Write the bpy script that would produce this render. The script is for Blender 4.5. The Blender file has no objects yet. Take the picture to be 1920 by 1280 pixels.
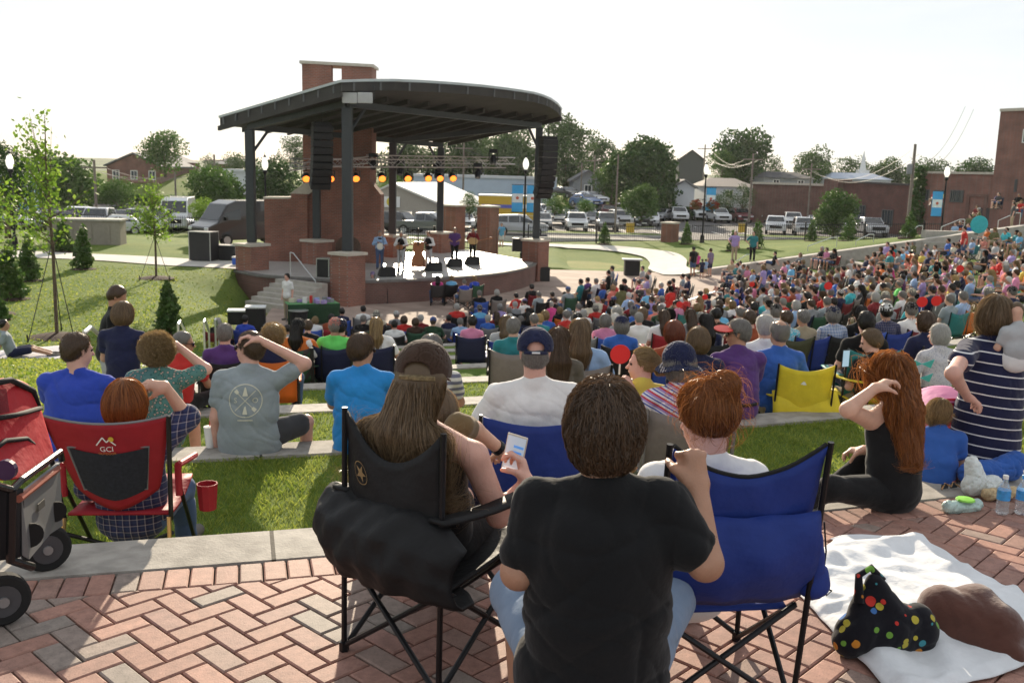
import bpy,bmesh,math,random
import numpy as np
from mathutils import Vector,Matrix,Euler
random.seed(7);rng=np.random.default_rng(11)
PI=math.pi
sc=bpy.context.scene
col=sc.collection
F=1800.0;TH=math.radians(9.9);ROLL=0.0269;CH=1.70
_R0=Vector((1,0,0));_U0=Vector((0,math.sin(TH),math.cos(TH)));FWD=Vector((0,math.cos(TH),-math.sin(TH)))
RIGHT=_R0*math.cos(ROLL)+_U0*math.sin(ROLL)
UP=_U0*math.cos(ROLL)-_R0*math.sin(ROLL)
CAM=Vector((0,0,CH))
cam=bpy.data.cameras.new('camera');camo=bpy.data.objects.new('camera',cam);col.objects.link(camo)
camo.matrix_world=Matrix(((RIGHT.x,UP.x,-FWD.x,CAM.x),(RIGHT.y,UP.y,-FWD.y,CAM.y),(RIGHT.z,UP.z,-FWD.z,CAM.z),(0,0,0,1)))
cam.sensor_width=36;cam.lens=36*F/1920;cam.clip_end=3000;cam.clip_start=0.05
cam.dof.use_dof=True;cam.dof.focus_distance=4.2;cam.dof.aperture_fstop=8.5
sc.camera=camo
SUN_AZ=Vector((-0.10,1.0)).normalized();SUN_EL=math.radians(19)
w=bpy.data.worlds.new('World');sc.world=w;w.use_nodes=True
nt=w.node_tree;nt.nodes.clear()
def wn(t,**k):
 n=nt.nodes.new(t)
 for a,b in k.items():setattr(n,a,b)
 return n
sky=wn('ShaderNodeTexSky',sky_type='NISHITA',sun_disc=False)
sky.sun_elevation=SUN_EL;sky.sun_rotation=math.atan2(SUN_AZ.x,SUN_AZ.y);sky.air_density=1.0;sky.dust_density=.5;sky.ozone_density=1.5
bg1=wn('ShaderNodeBackground');bg1.inputs[1].default_value=0.055
bg2=wn('ShaderNodeBackground');bg2.inputs[0].default_value=(.95,.98,1,1);bg2.inputs[1].default_value=0.60
tc=wn('ShaderNodeTexCoord');mp=wn('ShaderNodeMapping');mp.inputs[3].default_value=(1,1,6)
nz=wn('ShaderNodeTexNoise');nz.inputs['Scale'].default_value=1.6;nz.inputs['Detail'].default_value=7;nz.inputs['Roughness'].default_value=.62
cr=wn('ShaderNodeValToRGB');cr.color_ramp.elements[0].position=.46;cr.color_ramp.elements[1].position=.72;cr.color_ramp.elements[0].color=(.68,.68,.68,1)
mx=wn('ShaderNodeMixShader');wo=wn('ShaderNodeOutputWorld')
L=nt.links.new
L(tc.outputs['Generated'],mp.inputs[0]);L(mp.outputs[0],nz.inputs[0]);L(nz.outputs[0],cr.inputs[0])
L(sky.outputs[0],bg1.inputs[0]);L(cr.outputs[0],mx.inputs[0]);L(bg1.outputs[0],mx.inputs[1]);L(bg2.outputs[0],mx.inputs[2]);L(mx.outputs[0],wo.inputs[0])
sun=bpy.data.lights.new('sun','SUN');sun.energy=5.0;sun.angle=math.radians(.55);sun.color=(1,.86,.66)
suno=bpy.data.objects.new('sun',sun);col.objects.link(suno)
sdir=Vector((SUN_AZ.x*math.cos(SUN_EL),SUN_AZ.y*math.cos(SUN_EL),math.sin(SUN_EL)))
suno.rotation_euler=sdir.to_track_quat('Z','Y').to_euler();suno.location=(-4,30,20)
sc.view_settings.view_transform='Standard';sc.view_settings.look='None';sc.view_settings.exposure=0.80;sc.view_settings.gamma=1
sc.cycles.max_bounces=6;sc.cycles.transparent_max_bounces=12;sc.cycles.use_denoising=True
def ray(px,py):
 return(RIGHT*((px-960)/F)+UP*(-(py-640)/F)+FWD)
def P(px,py,z=None,d=None,y=None):
 r=ray(px,py)
 if z is not None:t=(z-CH)/r.z
 elif y is not None:t=y/r.y
 else:t=d/math.hypot(r.x,r.y)
 return CAM+r*t
def pix(p):
 q=Vector(p)-CAM
 f=q.dot(FWD)
 return(960+F*q.dot(RIGHT)/f,640-F*q.dot(UP)/f)
CX,CY,R0,PITCH,DZ,ZPIT=-15.8,56.0,53.7,3.1,0.45,-3.75
def RK(k):return R0-PITCH*k
def lane_of(r):
 if r>R0:return 0
 return min(8,int((R0-r)/PITCH)+1)
def lane_z(k):return 0.0 if k<=0 else(-DZ*k if k<8 else ZPIT)
def rad(p):return math.hypot(p[0]-CX,p[1]-CY)
def toC(p):
 v=Vector((CX-p[0],CY-p[1]));return v.normalized()
def pol(r,a):return(CX+r*math.cos(a),CY+r*math.sin(a))
def tag(o,label=None,cat=None,group=None,kind=None):
 if label:o['label']=label
 if cat:o['category']=cat
 if group:o['group']=group
 if kind:o['kind']=kind
 return o
def link(o,parent=None):
 col.objects.link(o)
 if parent is not None:o.parent=parent
 return o
def empty(name,loc=(0,0,0),rz=0,label=None,cat=None,group=None,scale=None):
 o=bpy.data.objects.new(name,None);o.empty_display_size=.2;link(o)
 o.location=loc;o.rotation_euler=(0,0,rz)
 if scale:o.scale=(scale,)*3 if not hasattr(scale,'__len__')else scale
 return tag(o,label,cat,group)
class MB:
 def __init__(s):s.v=[];s.f=[];s.mi=[];s.c=[];s.cur=0
 def add(s,vs,fs):
  b=len(s.v);s.v+=[tuple(v)for v in vs];s.f+=[tuple(b+i for i in f)for f in fs];s.mi+=[s.cur]*len(fs);return s
 def box(s,x0,x1,y0,y1,z0,z1):
  return s.add([(x0,y0,z0),(x1,y0,z0),(x1,y1,z0),(x0,y1,z0),(x0,y0,z1),(x1,y0,z1),(x1,y1,z1),(x0,y1,z1)],[(0,3,2,1),(4,5,6,7),(0,1,5,4),(1,2,6,5),(2,3,7,6),(3,0,4,7)])
 def obox(s,a,b,w,z0,z1,z0b=None,z1b=None):
  a=Vector(a[:2]);b=Vector(b[:2]);t=(b-a).normalized();n=Vector((-t.y,t.x))*w/2
  z0b=z0 if z0b is None else z0b;z1b=z1 if z1b is None else z1b
  p=[a-n,b-n,b+n,a+n];zz0=[z0,z0b,z0b,z0];zz1=[z1,z1b,z1b,z1]
  return s.add([(q.x,q.y,h)for q,h in zip(p,zz0)]+[(q.x,q.y,h)for q,h in zip(p,zz1)],[(0,3,2,1),(4,5,6,7),(0,1,5,4),(1,2,6,5),(2,3,7,6),(3,0,4,7)])
 def tube(s,pts,r,n=8,cap=True):
  pts=[Vector(p)for p in pts];rs=r if hasattr(r,'__len__')else[r]*len(pts)
  vs=[];fs=[];prev=None
  for i,p in enumerate(pts):
   t=(pts[min(i+1,len(pts)-1)]-pts[max(i-1,0)]).normalized()
   ref=prev if prev is not None else(Vector((0,0,1))if abs(t.z)<.9 else Vector((1,0,0)))
   u=(ref-t*ref.dot(t));u=u.normalized()if u.length>1e-6 else t.orthogonal().normalized()
   prev=u;v=t.cross(u)
   for j in range(n):
    a=2*PI*j/n;vs.append(p+(u*math.cos(a)+v*math.sin(a))*rs[i])
  for i in range(len(pts)-1):
   for j in range(n):fs.append((i*n+j,i*n+(j+1)%n,(i+1)*n+(j+1)%n,(i+1)*n+j))
  if cap:fs.append(tuple(range(n))[::-1]);fs.append(tuple((len(pts)-1)*n+j for j in range(n)))
  return s.add(vs,fs)
 def lathe(s,c,prof,n=16):
  vs=[];fs=[]
  for(r,z)in prof:
   for j in range(n):a=2*PI*j/n;vs.append((c[0]+r*math.cos(a),c[1]+r*math.sin(a),c[2]+z))
  for i in range(len(prof)-1):
   for j in range(n):fs.append((i*n+j,i*n+(j+1)%n,(i+1)*n+(j+1)%n,(i+1)*n+j))
  fs.append(tuple(range(n))[::-1]);fs.append(tuple((len(prof)-1)*n+j for j in range(n)))
  return s.add(vs,fs)
 def prism(s,poly,z0,z1):
  n=len(poly)
  return s.add([(p[0],p[1],z0)for p in poly]+[(p[0],p[1],z1)for p in poly],[tuple(range(n))[::-1],tuple(range(n,2*n))]+[(i,(i+1)%n,n+(i+1)%n,n+i)for i in range(n)])
 def extr(s,poly3,d):
  n=len(poly3);d=Vector(d)
  return s.add([Vector(p)for p in poly3]+[Vector(p)+d for p in poly3],[tuple(range(n))[::-1],tuple(range(n,2*n))]+[(i,(i+1)%n,n+(i+1)%n,n+i)for i in range(n)])
 def grid(s,nu,nv,fn):
  vs=[fn(i/nu,j/nv)for j in range(nv+1)for i in range(nu+1)]
  return s.add(vs,[(j*(nu+1)+i,j*(nu+1)+i+1,(j+1)*(nu+1)+i+1,(j+1)*(nu+1)+i)for j in range(nv)for i in range(nu)])
 def xf(s,M):
  s.v=[tuple(M@Vector(v))for v in s.v];return s
 def mesh(s,name,mats,smooth=False):
  m=bpy.data.meshes.new(name);m.from_pydata(s.v,[],s.f)
  for k in(mats if isinstance(mats,(list,tuple))else[mats]):m.materials.append(k)
  if any(s.mi):m.polygons.foreach_set('material_index',s.mi)
  if smooth:m.shade_smooth()if hasattr(m,'shade_smooth')else None
  m.validate();m.update();return m
 def build(s,name,mats,parent=None,smooth=False,bevel=0,solid=0,sub=0,**kw):
  m=s.mesh(name,mats,smooth);o=bpy.data.objects.new(name,m);link(o,parent)
  if solid:q=o.modifiers.new('solid','SOLIDIFY');q.thickness=solid;q.offset=0
  if sub:q=o.modifiers.new('sub','SUBSURF');q.levels=sub;q.render_levels=sub
  if bevel:q=o.modifiers.new('bevel','BEVEL');q.width=bevel;q.segments=2;q.limit_method='ANGLE'
  return tag(o,**kw)
def recalc(o):
 bm=bmesh.new();bm.from_mesh(o.data);bmesh.ops.recalc_face_normals(bm,faces=bm.faces);bm.to_mesh(o.data);bm.free();return o
def np_mesh(name,V,Fq,mats,smooth=True,attr=None):
 m=bpy.data.meshes.new(name);V=np.asarray(V,np.float32);Fq=np.asarray(Fq,np.int32)
 k=Fq.shape[1]
 m.vertices.add(len(V));m.vertices.foreach_set('co',V.ravel())
 m.loops.add(Fq.size);m.loops.foreach_set('vertex_index',Fq.ravel())
 m.polygons.add(len(Fq));m.polygons.foreach_set('loop_start',np.arange(0,Fq.size,k,dtype=np.int32))
 if smooth:m.polygons.foreach_set('use_smooth',np.ones(len(Fq),bool))
 if attr is not None:
  a=m.attributes.new('rnd','FLOAT','POINT');a.data.foreach_set('value',np.asarray(attr,np.float32))
 for q in(mats if isinstance(mats,(list,tuple))else[mats]):m.materials.append(q)
 m.update(calc_edges=True);return m
def copy_tree(o,parent=None):
 c=o.copy();link(c,parent)
 for ch in[q for q in o.children]:copy_tree(ch,c)
 return c
_M={}
def mat(name,c,rough=.8,metal=0,var=.12,vs=6.0,bump=0.0,bs=40.0,trans=0.0,spec=.3,emit=0,alpha=1,sheen=0,world=False,transm=0):
 if name in _M:return _M[name]
 m=bpy.data.materials.new(name);m.use_nodes=True;n=m.node_tree;b=n.nodes['Principled BSDF']
 out=n.nodes['Material Output']
 b.inputs['Roughness'].default_value=rough;b.inputs['Metallic'].default_value=metal
 b.inputs['Specular IOR Level'].default_value=spec
 if sheen:b.inputs['Sheen Weight'].default_value=sheen
 if transm:b.inputs['Transmission Weight'].default_value=transm
 if alpha<1:b.inputs['Alpha'].default_value=alpha
 co=n.nodes.new('ShaderNodeTexCoord');src=co.outputs['Object']
 if world:
  g=n.nodes.new('ShaderNodeNewGeometry');src=g.outputs['Position']
 if var:
  t=n.nodes.new('ShaderNodeTexNoise');t.inputs['Scale'].default_value=vs;t.inputs['Detail'].default_value=5;t.inputs['Roughness'].default_value=.6
  n.links.new(src,t.inputs[0])
  r=n.nodes.new('ShaderNodeMapRange');r.inputs[1].default_value=.3;r.inputs[2].default_value=.7;r.inputs[3].default_value=1-var;r.inputs[4].default_value=1+var
  n.links.new(t.outputs[0],r.inputs[0])
  h=n.nodes.new('ShaderNodeVectorMath');h.operation='SCALE';h.inputs[0].default_value=c[:3]
  n.links.new(r.outputs[0],h.inputs['Scale']);n.links.new(h.outputs[0],b.inputs['Base Color']);csock=h.outputs[0]
 else:
  b.inputs['Base Color'].default_value=(*c[:3],1);csock=None
 if bump:
  t2=n.nodes.new('ShaderNodeTexNoise');t2.inputs['Scale'].default_value=bs;t2.inputs['Detail'].default_value=4
  n.links.new(src,t2.inputs[0]);bp=n.nodes.new('ShaderNodeBump');bp.inputs['Strength'].default_value=bump;bp.inputs['Distance'].default_value=.02
  n.links.new(t2.outputs[0],bp.inputs['Height']);n.links.new(bp.outputs[0],b.inputs['Normal'])
 if emit:
  b.inputs['Emission Color'].default_value=(*c[:3],1);b.inputs['Emission Strength'].default_value=emit
 if trans:
  tr=n.nodes.new('ShaderNodeBsdfTranslucent');mxs=n.nodes.new('ShaderNodeMixShader');mxs.inputs[0].default_value=trans
  if csock:n.links.new(csock,tr.inputs[0])
  else:tr.inputs[0].default_value=(*c[:3],1)
  n.links.new(b.outputs[0],mxs.inputs[1]);n.links.new(tr.outputs[0],mxs.inputs[2]);n.links.new(mxs.outputs[0],out.inputs[0])
 _M[name]=m;return m
def leafmat(name,c1,c2,trans=.35):
 if name in _M:return _M[name]
 m=bpy.data.materials.new(name);m.use_nodes=True;n=m.node_tree;b=n.nodes['Principled BSDF'];out=n.nodes['Material Output']
 b.inputs['Roughness'].default_value=.55;b.inputs['Specular IOR Level'].default_value=.25
 a=n.nodes.new('ShaderNodeAttribute');a.attribute_name='rnd'
 mixc=n.nodes.new('ShaderNodeMix');mixc.data_type='RGBA';mixc.inputs[6].default_value=(*c1,1);mixc.inputs[7].default_value=(*c2,1)
 n.links.new(a.outputs['Fac'],mixc.inputs[0]);n.links.new(mixc.outputs[2],b.inputs['Base Color'])
 tr=n.nodes.new('ShaderNodeBsdfTranslucent');n.links.new(mixc.outputs[2],tr.inputs[0])
 ms=n.nodes.new('ShaderNodeMixShader');ms.inputs[0].default_value=trans
 n.links.new(b.outputs[0],ms.inputs[1]);n.links.new(tr.outputs[0],ms.inputs[2]);n.links.new(ms.outputs[0],out.inputs[0])
 _M[name]=m;return m
def brickmat(name,c1,c2,mortar,scale=1.0,bw=.22,bh=.075):
 if name in _M:return _M[name]
 m=bpy.data.materials.new(name);m.use_nodes=True;n=m.node_tree;b=n.nodes['Principled BSDF'];b.inputs['Roughness'].default_value=.9
 g=n.nodes.new('ShaderNodeNewGeometry');sx=n.nodes.new('ShaderNodeSeparateXYZ');n.links.new(g.outputs['Position'],sx.inputs[0])
 ad=n.nodes.new('ShaderNodeMath');ad.operation='ADD';n.links.new(sx.outputs[0],ad.inputs[0]);n.links.new(sx.outputs[1],ad.inputs[1])
 cx=n.nodes.new('ShaderNodeCombineXYZ');n.links.new(ad.outputs[0],cx.inputs[0]);n.links.new(sx.outputs[2],cx.inputs[1])
 t=n.nodes.new('ShaderNodeTexBrick');t.inputs['Color1'].default_value=(*c1,1);t.inputs['Color2'].default_value=(*c2,1);t.inputs['Mortar'].default_value=(*mortar,1)
 t.inputs['Scale'].default_value=scale;t.inputs['Brick Width'].default_value=bw;t.inputs['Row Height'].default_value=bh;t.inputs['Mortar Size'].default_value=.008
 n.links.new(cx.outputs[0],t.inputs[0])
 nz_=n.nodes.new('ShaderNodeTexNoise');nz_.inputs['Scale'].default_value=.9;nz_.inputs['Detail'].default_value=6;n.links.new(g.outputs['Position'],nz_.inputs[0])
 r=n.nodes.new('ShaderNodeMapRange');r.inputs[1].default_value=.3;r.inputs[2].default_value=.7;r.inputs[3].default_value=.75;r.inputs[4].default_value=1.2
 n.links.new(nz_.outputs[0],r.inputs[0]);h=n.nodes.new('ShaderNodeVectorMath');h.operation='SCALE'
 n.links.new(t.outputs[0],h.inputs[0]);n.links.new(r.outputs[0],h.inputs['Scale']);n.links.new(h.outputs[0],b.inputs['Base Color'])
 _M[name]=m;return m
def grassmat(name,c1,c2,c3,sc1=.35,sc2=9.0):
 if name in _M:return _M[name]
 m=bpy.data.materials.new(name);m.use_nodes=True;n=m.node_tree;b=n.nodes['Principled BSDF'];b.inputs['Roughness'].default_value=.9;b.inputs['Specular IOR Level'].default_value=.1
 g=n.nodes.new('ShaderNodeNewGeometry')
 def nz2(s,d=6):
  t=n.nodes.new('ShaderNodeTexNoise');t.inputs['Scale'].default_value=s;t.inputs['Detail'].default_value=d;t.inputs['Roughness'].default_value=.65;n.links.new(g.outputs['Position'],t.inputs[0]);return t
 a=nz2(sc1);d=nz2(sc2)
 m1=n.nodes.new('ShaderNodeMix');m1.data_type='RGBA';m1.inputs[6].default_value=(*c1,1);m1.inputs[7].default_value=(*c2,1)
 r=n.nodes.new('ShaderNodeMapRange');r.inputs[1].default_value=.35;r.inputs[2].default_value=.65;n.links.new(a.outputs[0],r.inputs[0]);n.links.new(r.outputs[0],m1.inputs[0])
 m2=n.nodes.new('ShaderNodeMix');m2.data_type='RGBA';m2.inputs[7].default_value=(*c3,1);n.links.new(m1.outputs[2],m2.inputs[6])
 r2=n.nodes.new('ShaderNodeMapRange');r2.inputs[1].default_value=.45;r2.inputs[2].default_value=.75;n.links.new(d.outputs[0],r2.inputs[0]);n.links.new(r2.outputs[0],m2.inputs[0])
 n.links.new(m2.outputs[2],b.inputs['Base Color'])
 e=nz2(60,3);bp=n.nodes.new('ShaderNodeBump');bp.inputs['Strength'].default_value=.8;bp.inputs['Distance'].default_value=.03;n.links.new(e.outputs[0],bp.inputs['Height']);n.links.new(bp.outputs[0],b.inputs['Normal'])
 _M[name]=m;return m
GRASS=grassmat('grass',(.10,.16,.03),(.17,.21,.045),(.07,.12,.02))
GRASSD=grassmat('dry grass',(.20,.22,.06),(.28,.27,.09),(.12,.15,.04))
GRAVEL=mat('gravel',(.19,.17,.15),.95,var=.35,vs=3,world=True)
ASPH=mat('asphalt',(.095,.09,.09),.85,var=.25,vs=1.5,bump=.2,bs=80,world=True)
CONC=mat('concrete',(.40,.37,.33),.85,var=.16,vs=3.5,bump=.25,bs=90,world=True)
CONCL=mat('pale concrete',(.50,.48,.44),.85,var=.12,vs=2.0,bump=.2,bs=70,world=True)
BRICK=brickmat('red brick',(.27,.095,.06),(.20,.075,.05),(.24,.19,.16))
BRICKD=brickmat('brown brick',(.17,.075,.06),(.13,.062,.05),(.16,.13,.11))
BRICKP=brickmat('far brick',(.24,.10,.075),(.20,.09,.07),(.2,.15,.13))
STEEL=mat('dark painted steel',(.05,.055,.06),.5,.3,var=.1)
BLACK=mat('black metal',(.012,.012,.014),.4,.3,var=0)
RAILM=mat('brushed rail metal',(.62,.64,.64),.35,.9,var=.05)
ROOFM=mat('roof metal',(.42,.45,.46),.4,.5,var=.1,vs=1)
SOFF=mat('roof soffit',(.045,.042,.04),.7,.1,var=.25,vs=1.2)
STONE=mat('cast stone',(.50,.45,.38),.8,var=.12,vs=5)
BARK=mat('bark',(.12,.085,.06),.95,var=.3,vs=12,bump=.5,bs=30)
WHITE=mat('white paint',(.75,.75,.73),.6,var=.06)
GLASS=mat('dark window glass',(.03,.04,.05),.08,0,var=0,spec=.6)
# GROUND AND TERRACES
def smooth(t):t=max(0,min(1,t));return t*t*(3-2*t)
A_L=math.radians(-75.0)
def ground_hit(px_,py_,d0=8,d1=120):
 r=ray(px_,py_);h=math.hypot(r.x,r.y);d=d0
 while d<d1:
  q=CAM+r*(d/h)
  if q.z<=HZ(q.x,q.y):return Vector((q.x,q.y,HZ(q.x,q.y)))
  d+=.15
 return CAM+r*(d1/h)
def HZ(x,y):
 r=rad((x,y));rr=(CY-y)if x<CX else r
 base=max(-2.75,min(0.0,-DZ*(R0-rr)/PITCH))
 dx,dy=x-CX,y-CY
 s=-(dx*math.sin(A_L)-dy*math.cos(A_L))
 s=-(-dx*math.sin(A_L)+dy*math.cos(A_L))
 if y>53:
  zb=max(-3.72,min(-1.0,-3.55+.165*(x-11)));zf=-3.5+.035*x
  t=smooth((y-56)/18);zr=zb*(1-t)+zf*t
  zl=-2.75-.45*smooth((y-50)/22)
  u=smooth((x+6)/7);z2=zl*(1-u)+zr*u
  if x>3:z2-=.35*math.exp(-((x-5)/5)**2-((y-63)/6)**2)
  v=smooth((y-53)/4)if x<-4 else 1
  return z2*v+base*(1-v)
 z=base
 if r<33 or y>23:
  bank=-3.78+max(0,s)*.42
  if y>36.5 and x<-8:bank=bank*(1-smooth((y-36.5)/4.5))+base*smooth((y-36.5)/4.5)
  z=min(base,bank)if r<31 else base*(1-smooth((33-r)/2))+min(base,bank)*smooth((33-r)/2)
 return z+.03*math.sin(x*.7)*math.cos(y*.5)
def aleft(k):return math.radians({0:-86,1:-79.5}.get(k,-75.2))
NX,NY=150,112;X0,X1,Y0,Y1=-62,46,-4,75
xs=[X0+(X1-X0)*i/NX for i in range(NX+1)];ys=[Y0+(Y1-Y0)*j/NY for j in range(NY+1)]
vs=[];fs=[]
for y in ys:
 for x in xs:vs.append((x,y,HZ(x,y)))
def inbowl(x,y):
 r=rad((x,y));a=math.atan2(y-CY,x-CX)
 if y>56.2:return False
 if r>R0:return y<16 and x>-14
 k=lane_of(r)
 return a>aleft(max(1,min(k-1,2))if k<8 else 2)-math.radians(.2)
for j in range(NY):
 for i in range(NX):
  q=[(xs[i+a],ys[j+b])for a,b in((0,0),(1,0),(1,1),(0,1))]
  if all(inbowl(*p)for p in q):continue
  b=j*(NX+1)+i;fs.append((b,b+1,b+NX+2,b+NX+1))
for n_,v in enumerate(vs):
 if inbowl(v[0],v[1]):
  r=rad(v);vs[n_]=(v[0],v[1],lane_z(lane_of(r))-.5)
b=MB();b.add(vs,fs);b.build('lawn',GRASS,smooth=True,kind='structure')
b=MB()
for k in range(1,8):
 a0,a1=aleft(k-1 if k>1 else 1),0.0;n=90;z=lane_z(k)-.02;ro,ri=RK(k-1)+.02,RK(k)+.3
 b.grid(n,4,lambda u,v:(*pol(ri+(ro-ri)*v,a0+(a1-a0)*u),z))
b.build('terrace_lawn',GRASS,kind='structure')
PAVE=brickmat('pit paving',(.36,.27,.22),(.30,.22,.18),(.22,.18,.16),bw=.4,bh=.2)
b=MB();pts=[pol(RK(7)+.1,aleft(8)+(0-aleft(8))*i/60)for i in range(61)]
b.add([(x,y,ZPIT)for x,y in pts]+[(CX+3.5,CY,ZPIT)],[(i,i+1,61)for i in range(60)])
b.build('pit_paving',PAVE,kind='structure')
WALLM=mat('seat wall concrete',(.40,.37,.33),.85,var=.20,vs=1.3,bump=.25,bs=90,world=True);n=WALLM.node_tree;bw_=n.nodes['Principled BSDF']
g=n.nodes.new('ShaderNodeNewGeometry');sx=n.nodes.new('ShaderNodeSeparateXYZ');n.links.new(g.outputs['Position'],sx.inputs[0])
def mth(op,a,b_):k=n.nodes.new('ShaderNodeMath');k.operation=op;[n.links.new(v,k.inputs[i])if hasattr(v,'links')else setattr(k.inputs[i],'default_value',v)for i,v in enumerate((a,b_))];return k.outputs[0]
ang=mth('ARCTAN2',mth('SUBTRACT',sx.outputs[1],CY),mth('SUBTRACT',sx.outputs[0],CX));jt=mth('LESS_THAN',mth('FRACT',mth('MULTIPLY',ang,17.0),0.0),.006)
mj=n.nodes.new('ShaderNodeMix');mj.data_type='RGBA';mj.inputs[7].default_value=(.07,.06,.05,1);n.links.new(jt,mj.inputs[0]);n.links.new(bw_.inputs['Base Color'].links[0].from_socket,mj.inputs[6])
tn2=n.nodes.new('ShaderNodeTexNoise');tn2.inputs['Scale'].default_value=9;tn2.inputs['Detail'].default_value=8;n.links.new(g.outputs['Position'],tn2.inputs[0]);mr2=n.nodes.new('ShaderNodeMapRange');mr2.inputs[1].default_value=.35;mr2.inputs[2].default_value=.6;mr2.inputs[3].default_value=.72;mr2.inputs[4].default_value=1.0;n.links.new(tn2.outputs[0],mr2.inputs[0]);vs2=n.nodes.new('ShaderNodeVectorMath');vs2.operation='SCALE';n.links.new(mj.outputs[2],vs2.inputs[0]);n.links.new(mr2.outputs[0],vs2.inputs['Scale']);n.links.new(vs2.outputs[0],bw_.inputs['Base Color'])
ORD=['nearest the brick plaza','second down from the plaza with men seated on it','third down from the plaza','fourth down from the plaza','fifth down, halfway into the bowl','sixth down, among the packed chairs','seventh down, near the pit','lowest, edging the pit']
for k in range(8):
 b=MB();n=140;a0=aleft(k);a1=0.0 if k else math.radians(-50)
 ri,ro=RK(k),RK(k)+.37;zt=-DZ*k+.004;zb=lane_z(k+1)-.3;e=.018
 prof=[(ri,zb),(ri,zt-e),(ri+e,zt),(ro,zt),(ro,zb)]
 V=[(*pol(r,a0+(a1-a0)*i/n),z)for i in range(n+1)for r,z in prof];m=len(prof)
 Fq=[(i*m+j,i*m+(j+1)%m,(i+1)*m+(j+1)%m,(i+1)*m+j)for i in range(n)for j in range(m)]
 Fq+=[tuple(range(m)),tuple(n*m+j for j in range(m))[::-1]]
 b.add(V,Fq);b.build('seat_wall',WALLM,label='curved concrete seat wall, '+ORD[k],cat='wall',group='curved concrete seat walls')
b=MB();x=11.2
b.obox((11.2,56.27),(33,56.27),.7,-4.2,-3.50,-4.2,0.12)
b.build('retaining_wall',CONC,label='long sloping concrete retaining wall closing the far end of the terraces',cat='wall')
b=MB();b.box(24.2,28.2,56.9,57.6,-2.9,-.95);b.box(23.6,28.2,55.6,56.6,-2.9,-1.55)
b.build('stair_block',CONC,label='stepped concrete block at the top right end of the retaining wall',cat='wall')
b=MB()
for k in range(1,9):
 for st in range(3):
  r=RK(k-1)-.0-st*.36;z=lane_z(k-1)-(lane_z(k-1)-lane_z(k))*(st+1)/4
  a0=(aleft(2)if k>2 else aleft(1))-math.radians(.05);a1=a0-1.7/RK(k)
  p=[pol(r,a0),pol(r,a1),pol(r-.37,a1),pol(r-.37,a0)];b.prism(p,z-.6,z)
 a0=(aleft(2)if k>2 else aleft(1))-math.radians(.05);a1=a0-1.7/RK(k)
 if k<8:b.prism([pol(RK(k-1)-1.08,a0),pol(RK(k-1)-1.08,a1),pol(RK(k),a1),pol(RK(k),a0)],lane_z(k)-.5,lane_z(k)+.006)
b.build('aisle_steps',CONCL,kind='structure')
def rail(p0,p1,h=.92,label=''):
 p0,p1=Vector(p0),Vector(p1);r=empty('hand_rail',p0,0,label,'handrail','aisle handrails')
 o=Vector((0,0,0));d=p1-p0;u=Vector((d.x,d.y,0)).normalized()
 t0=o+Vector((0,0,h));t1=d+Vector((0,0,h));pre=t0-u*.34
 b=MB();b.tube([pre,t0,t1],.024,8);b.build('grip',RAILM,r,smooth=False)
 for q in(pre,t1):
  b=MB();b.tube([Vector((q.x,q.y,q.z)),Vector((q.x,q.y,q.z-h-.25))],.022,8);b.build('post',RAILM,r)
 return r
RL=['nearest the red pet wagon','behind the man in the royal blue shirt','beside the boy and man standing','left of the evergreen shrub','behind the white haired spectator','close to the merchandise table']
for i,k in enumerate([1,2,3,4,5,6]):
 ang=[-77.0,-76.1,-76.3,-75.7,-75.4,-75.3][i];a=math.radians(ang)
 r=RK(k-1)if k==1 else RK(k)
 p0=(*pol(r+.1,a),lane_z(k if k>1 else 0));p1=(*pol(r-1.2,a),lane_z(k+1 if k>1 else 1))
 rail(p0,p1,label='brushed metal handrail beside the left steps, '+RL[i])
RR=[((1340,548),(1314,566),'slanting above the pit paving'),((1462,548),(1424,566),'behind the woman in the lavender dress'),((1606,536),(1586,548),'beside the pale curved path'),((1762,518),(1722,538),'above the black sun hat'),((1722,424),(1700,440),'in front of the white parked vans'),((1560,446),(1515,462),'between two evergreen shrubs'),((1630,440),(1605,452),'beside the silver pickup'),((1400,478),(1378,492),'on the lawn behind the two standing men'),((1905,400),(1872,414),'at the top right corner by the brick tower'),((1800,412),(1765,426),'below the brick building windows')]
for(a,c,l)in RR:
 if a[1]<500 or a[1]<450:y_=58.5;p0=P(*a,y=y_ if a[1]<445 or a[0]<1700 else 57)
 else:p0=None
 if p0 is None:
  for k in range(8,0,-1):
   q=P(*a,z=lane_z(k)+.9)
   if k==lane_of(rad(q))and q.y<56:p0=q;break
  if p0 is None:p0=P(*a,z=-1.8)
  p0.z-=.9;kk=min(7,lane_of(rad(p0)))
  t=toC(p0);p1=Vector((p0.x+t.x*1.5,p0.y+t.y*1.5,p0.z-.6))
 else:
  p0.z-=.9;p1=P(*c,y=p0.y-.3);p1.z-=.9
 rail(p0,p1,label='brushed metal handrail on the right, '+l)
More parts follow.
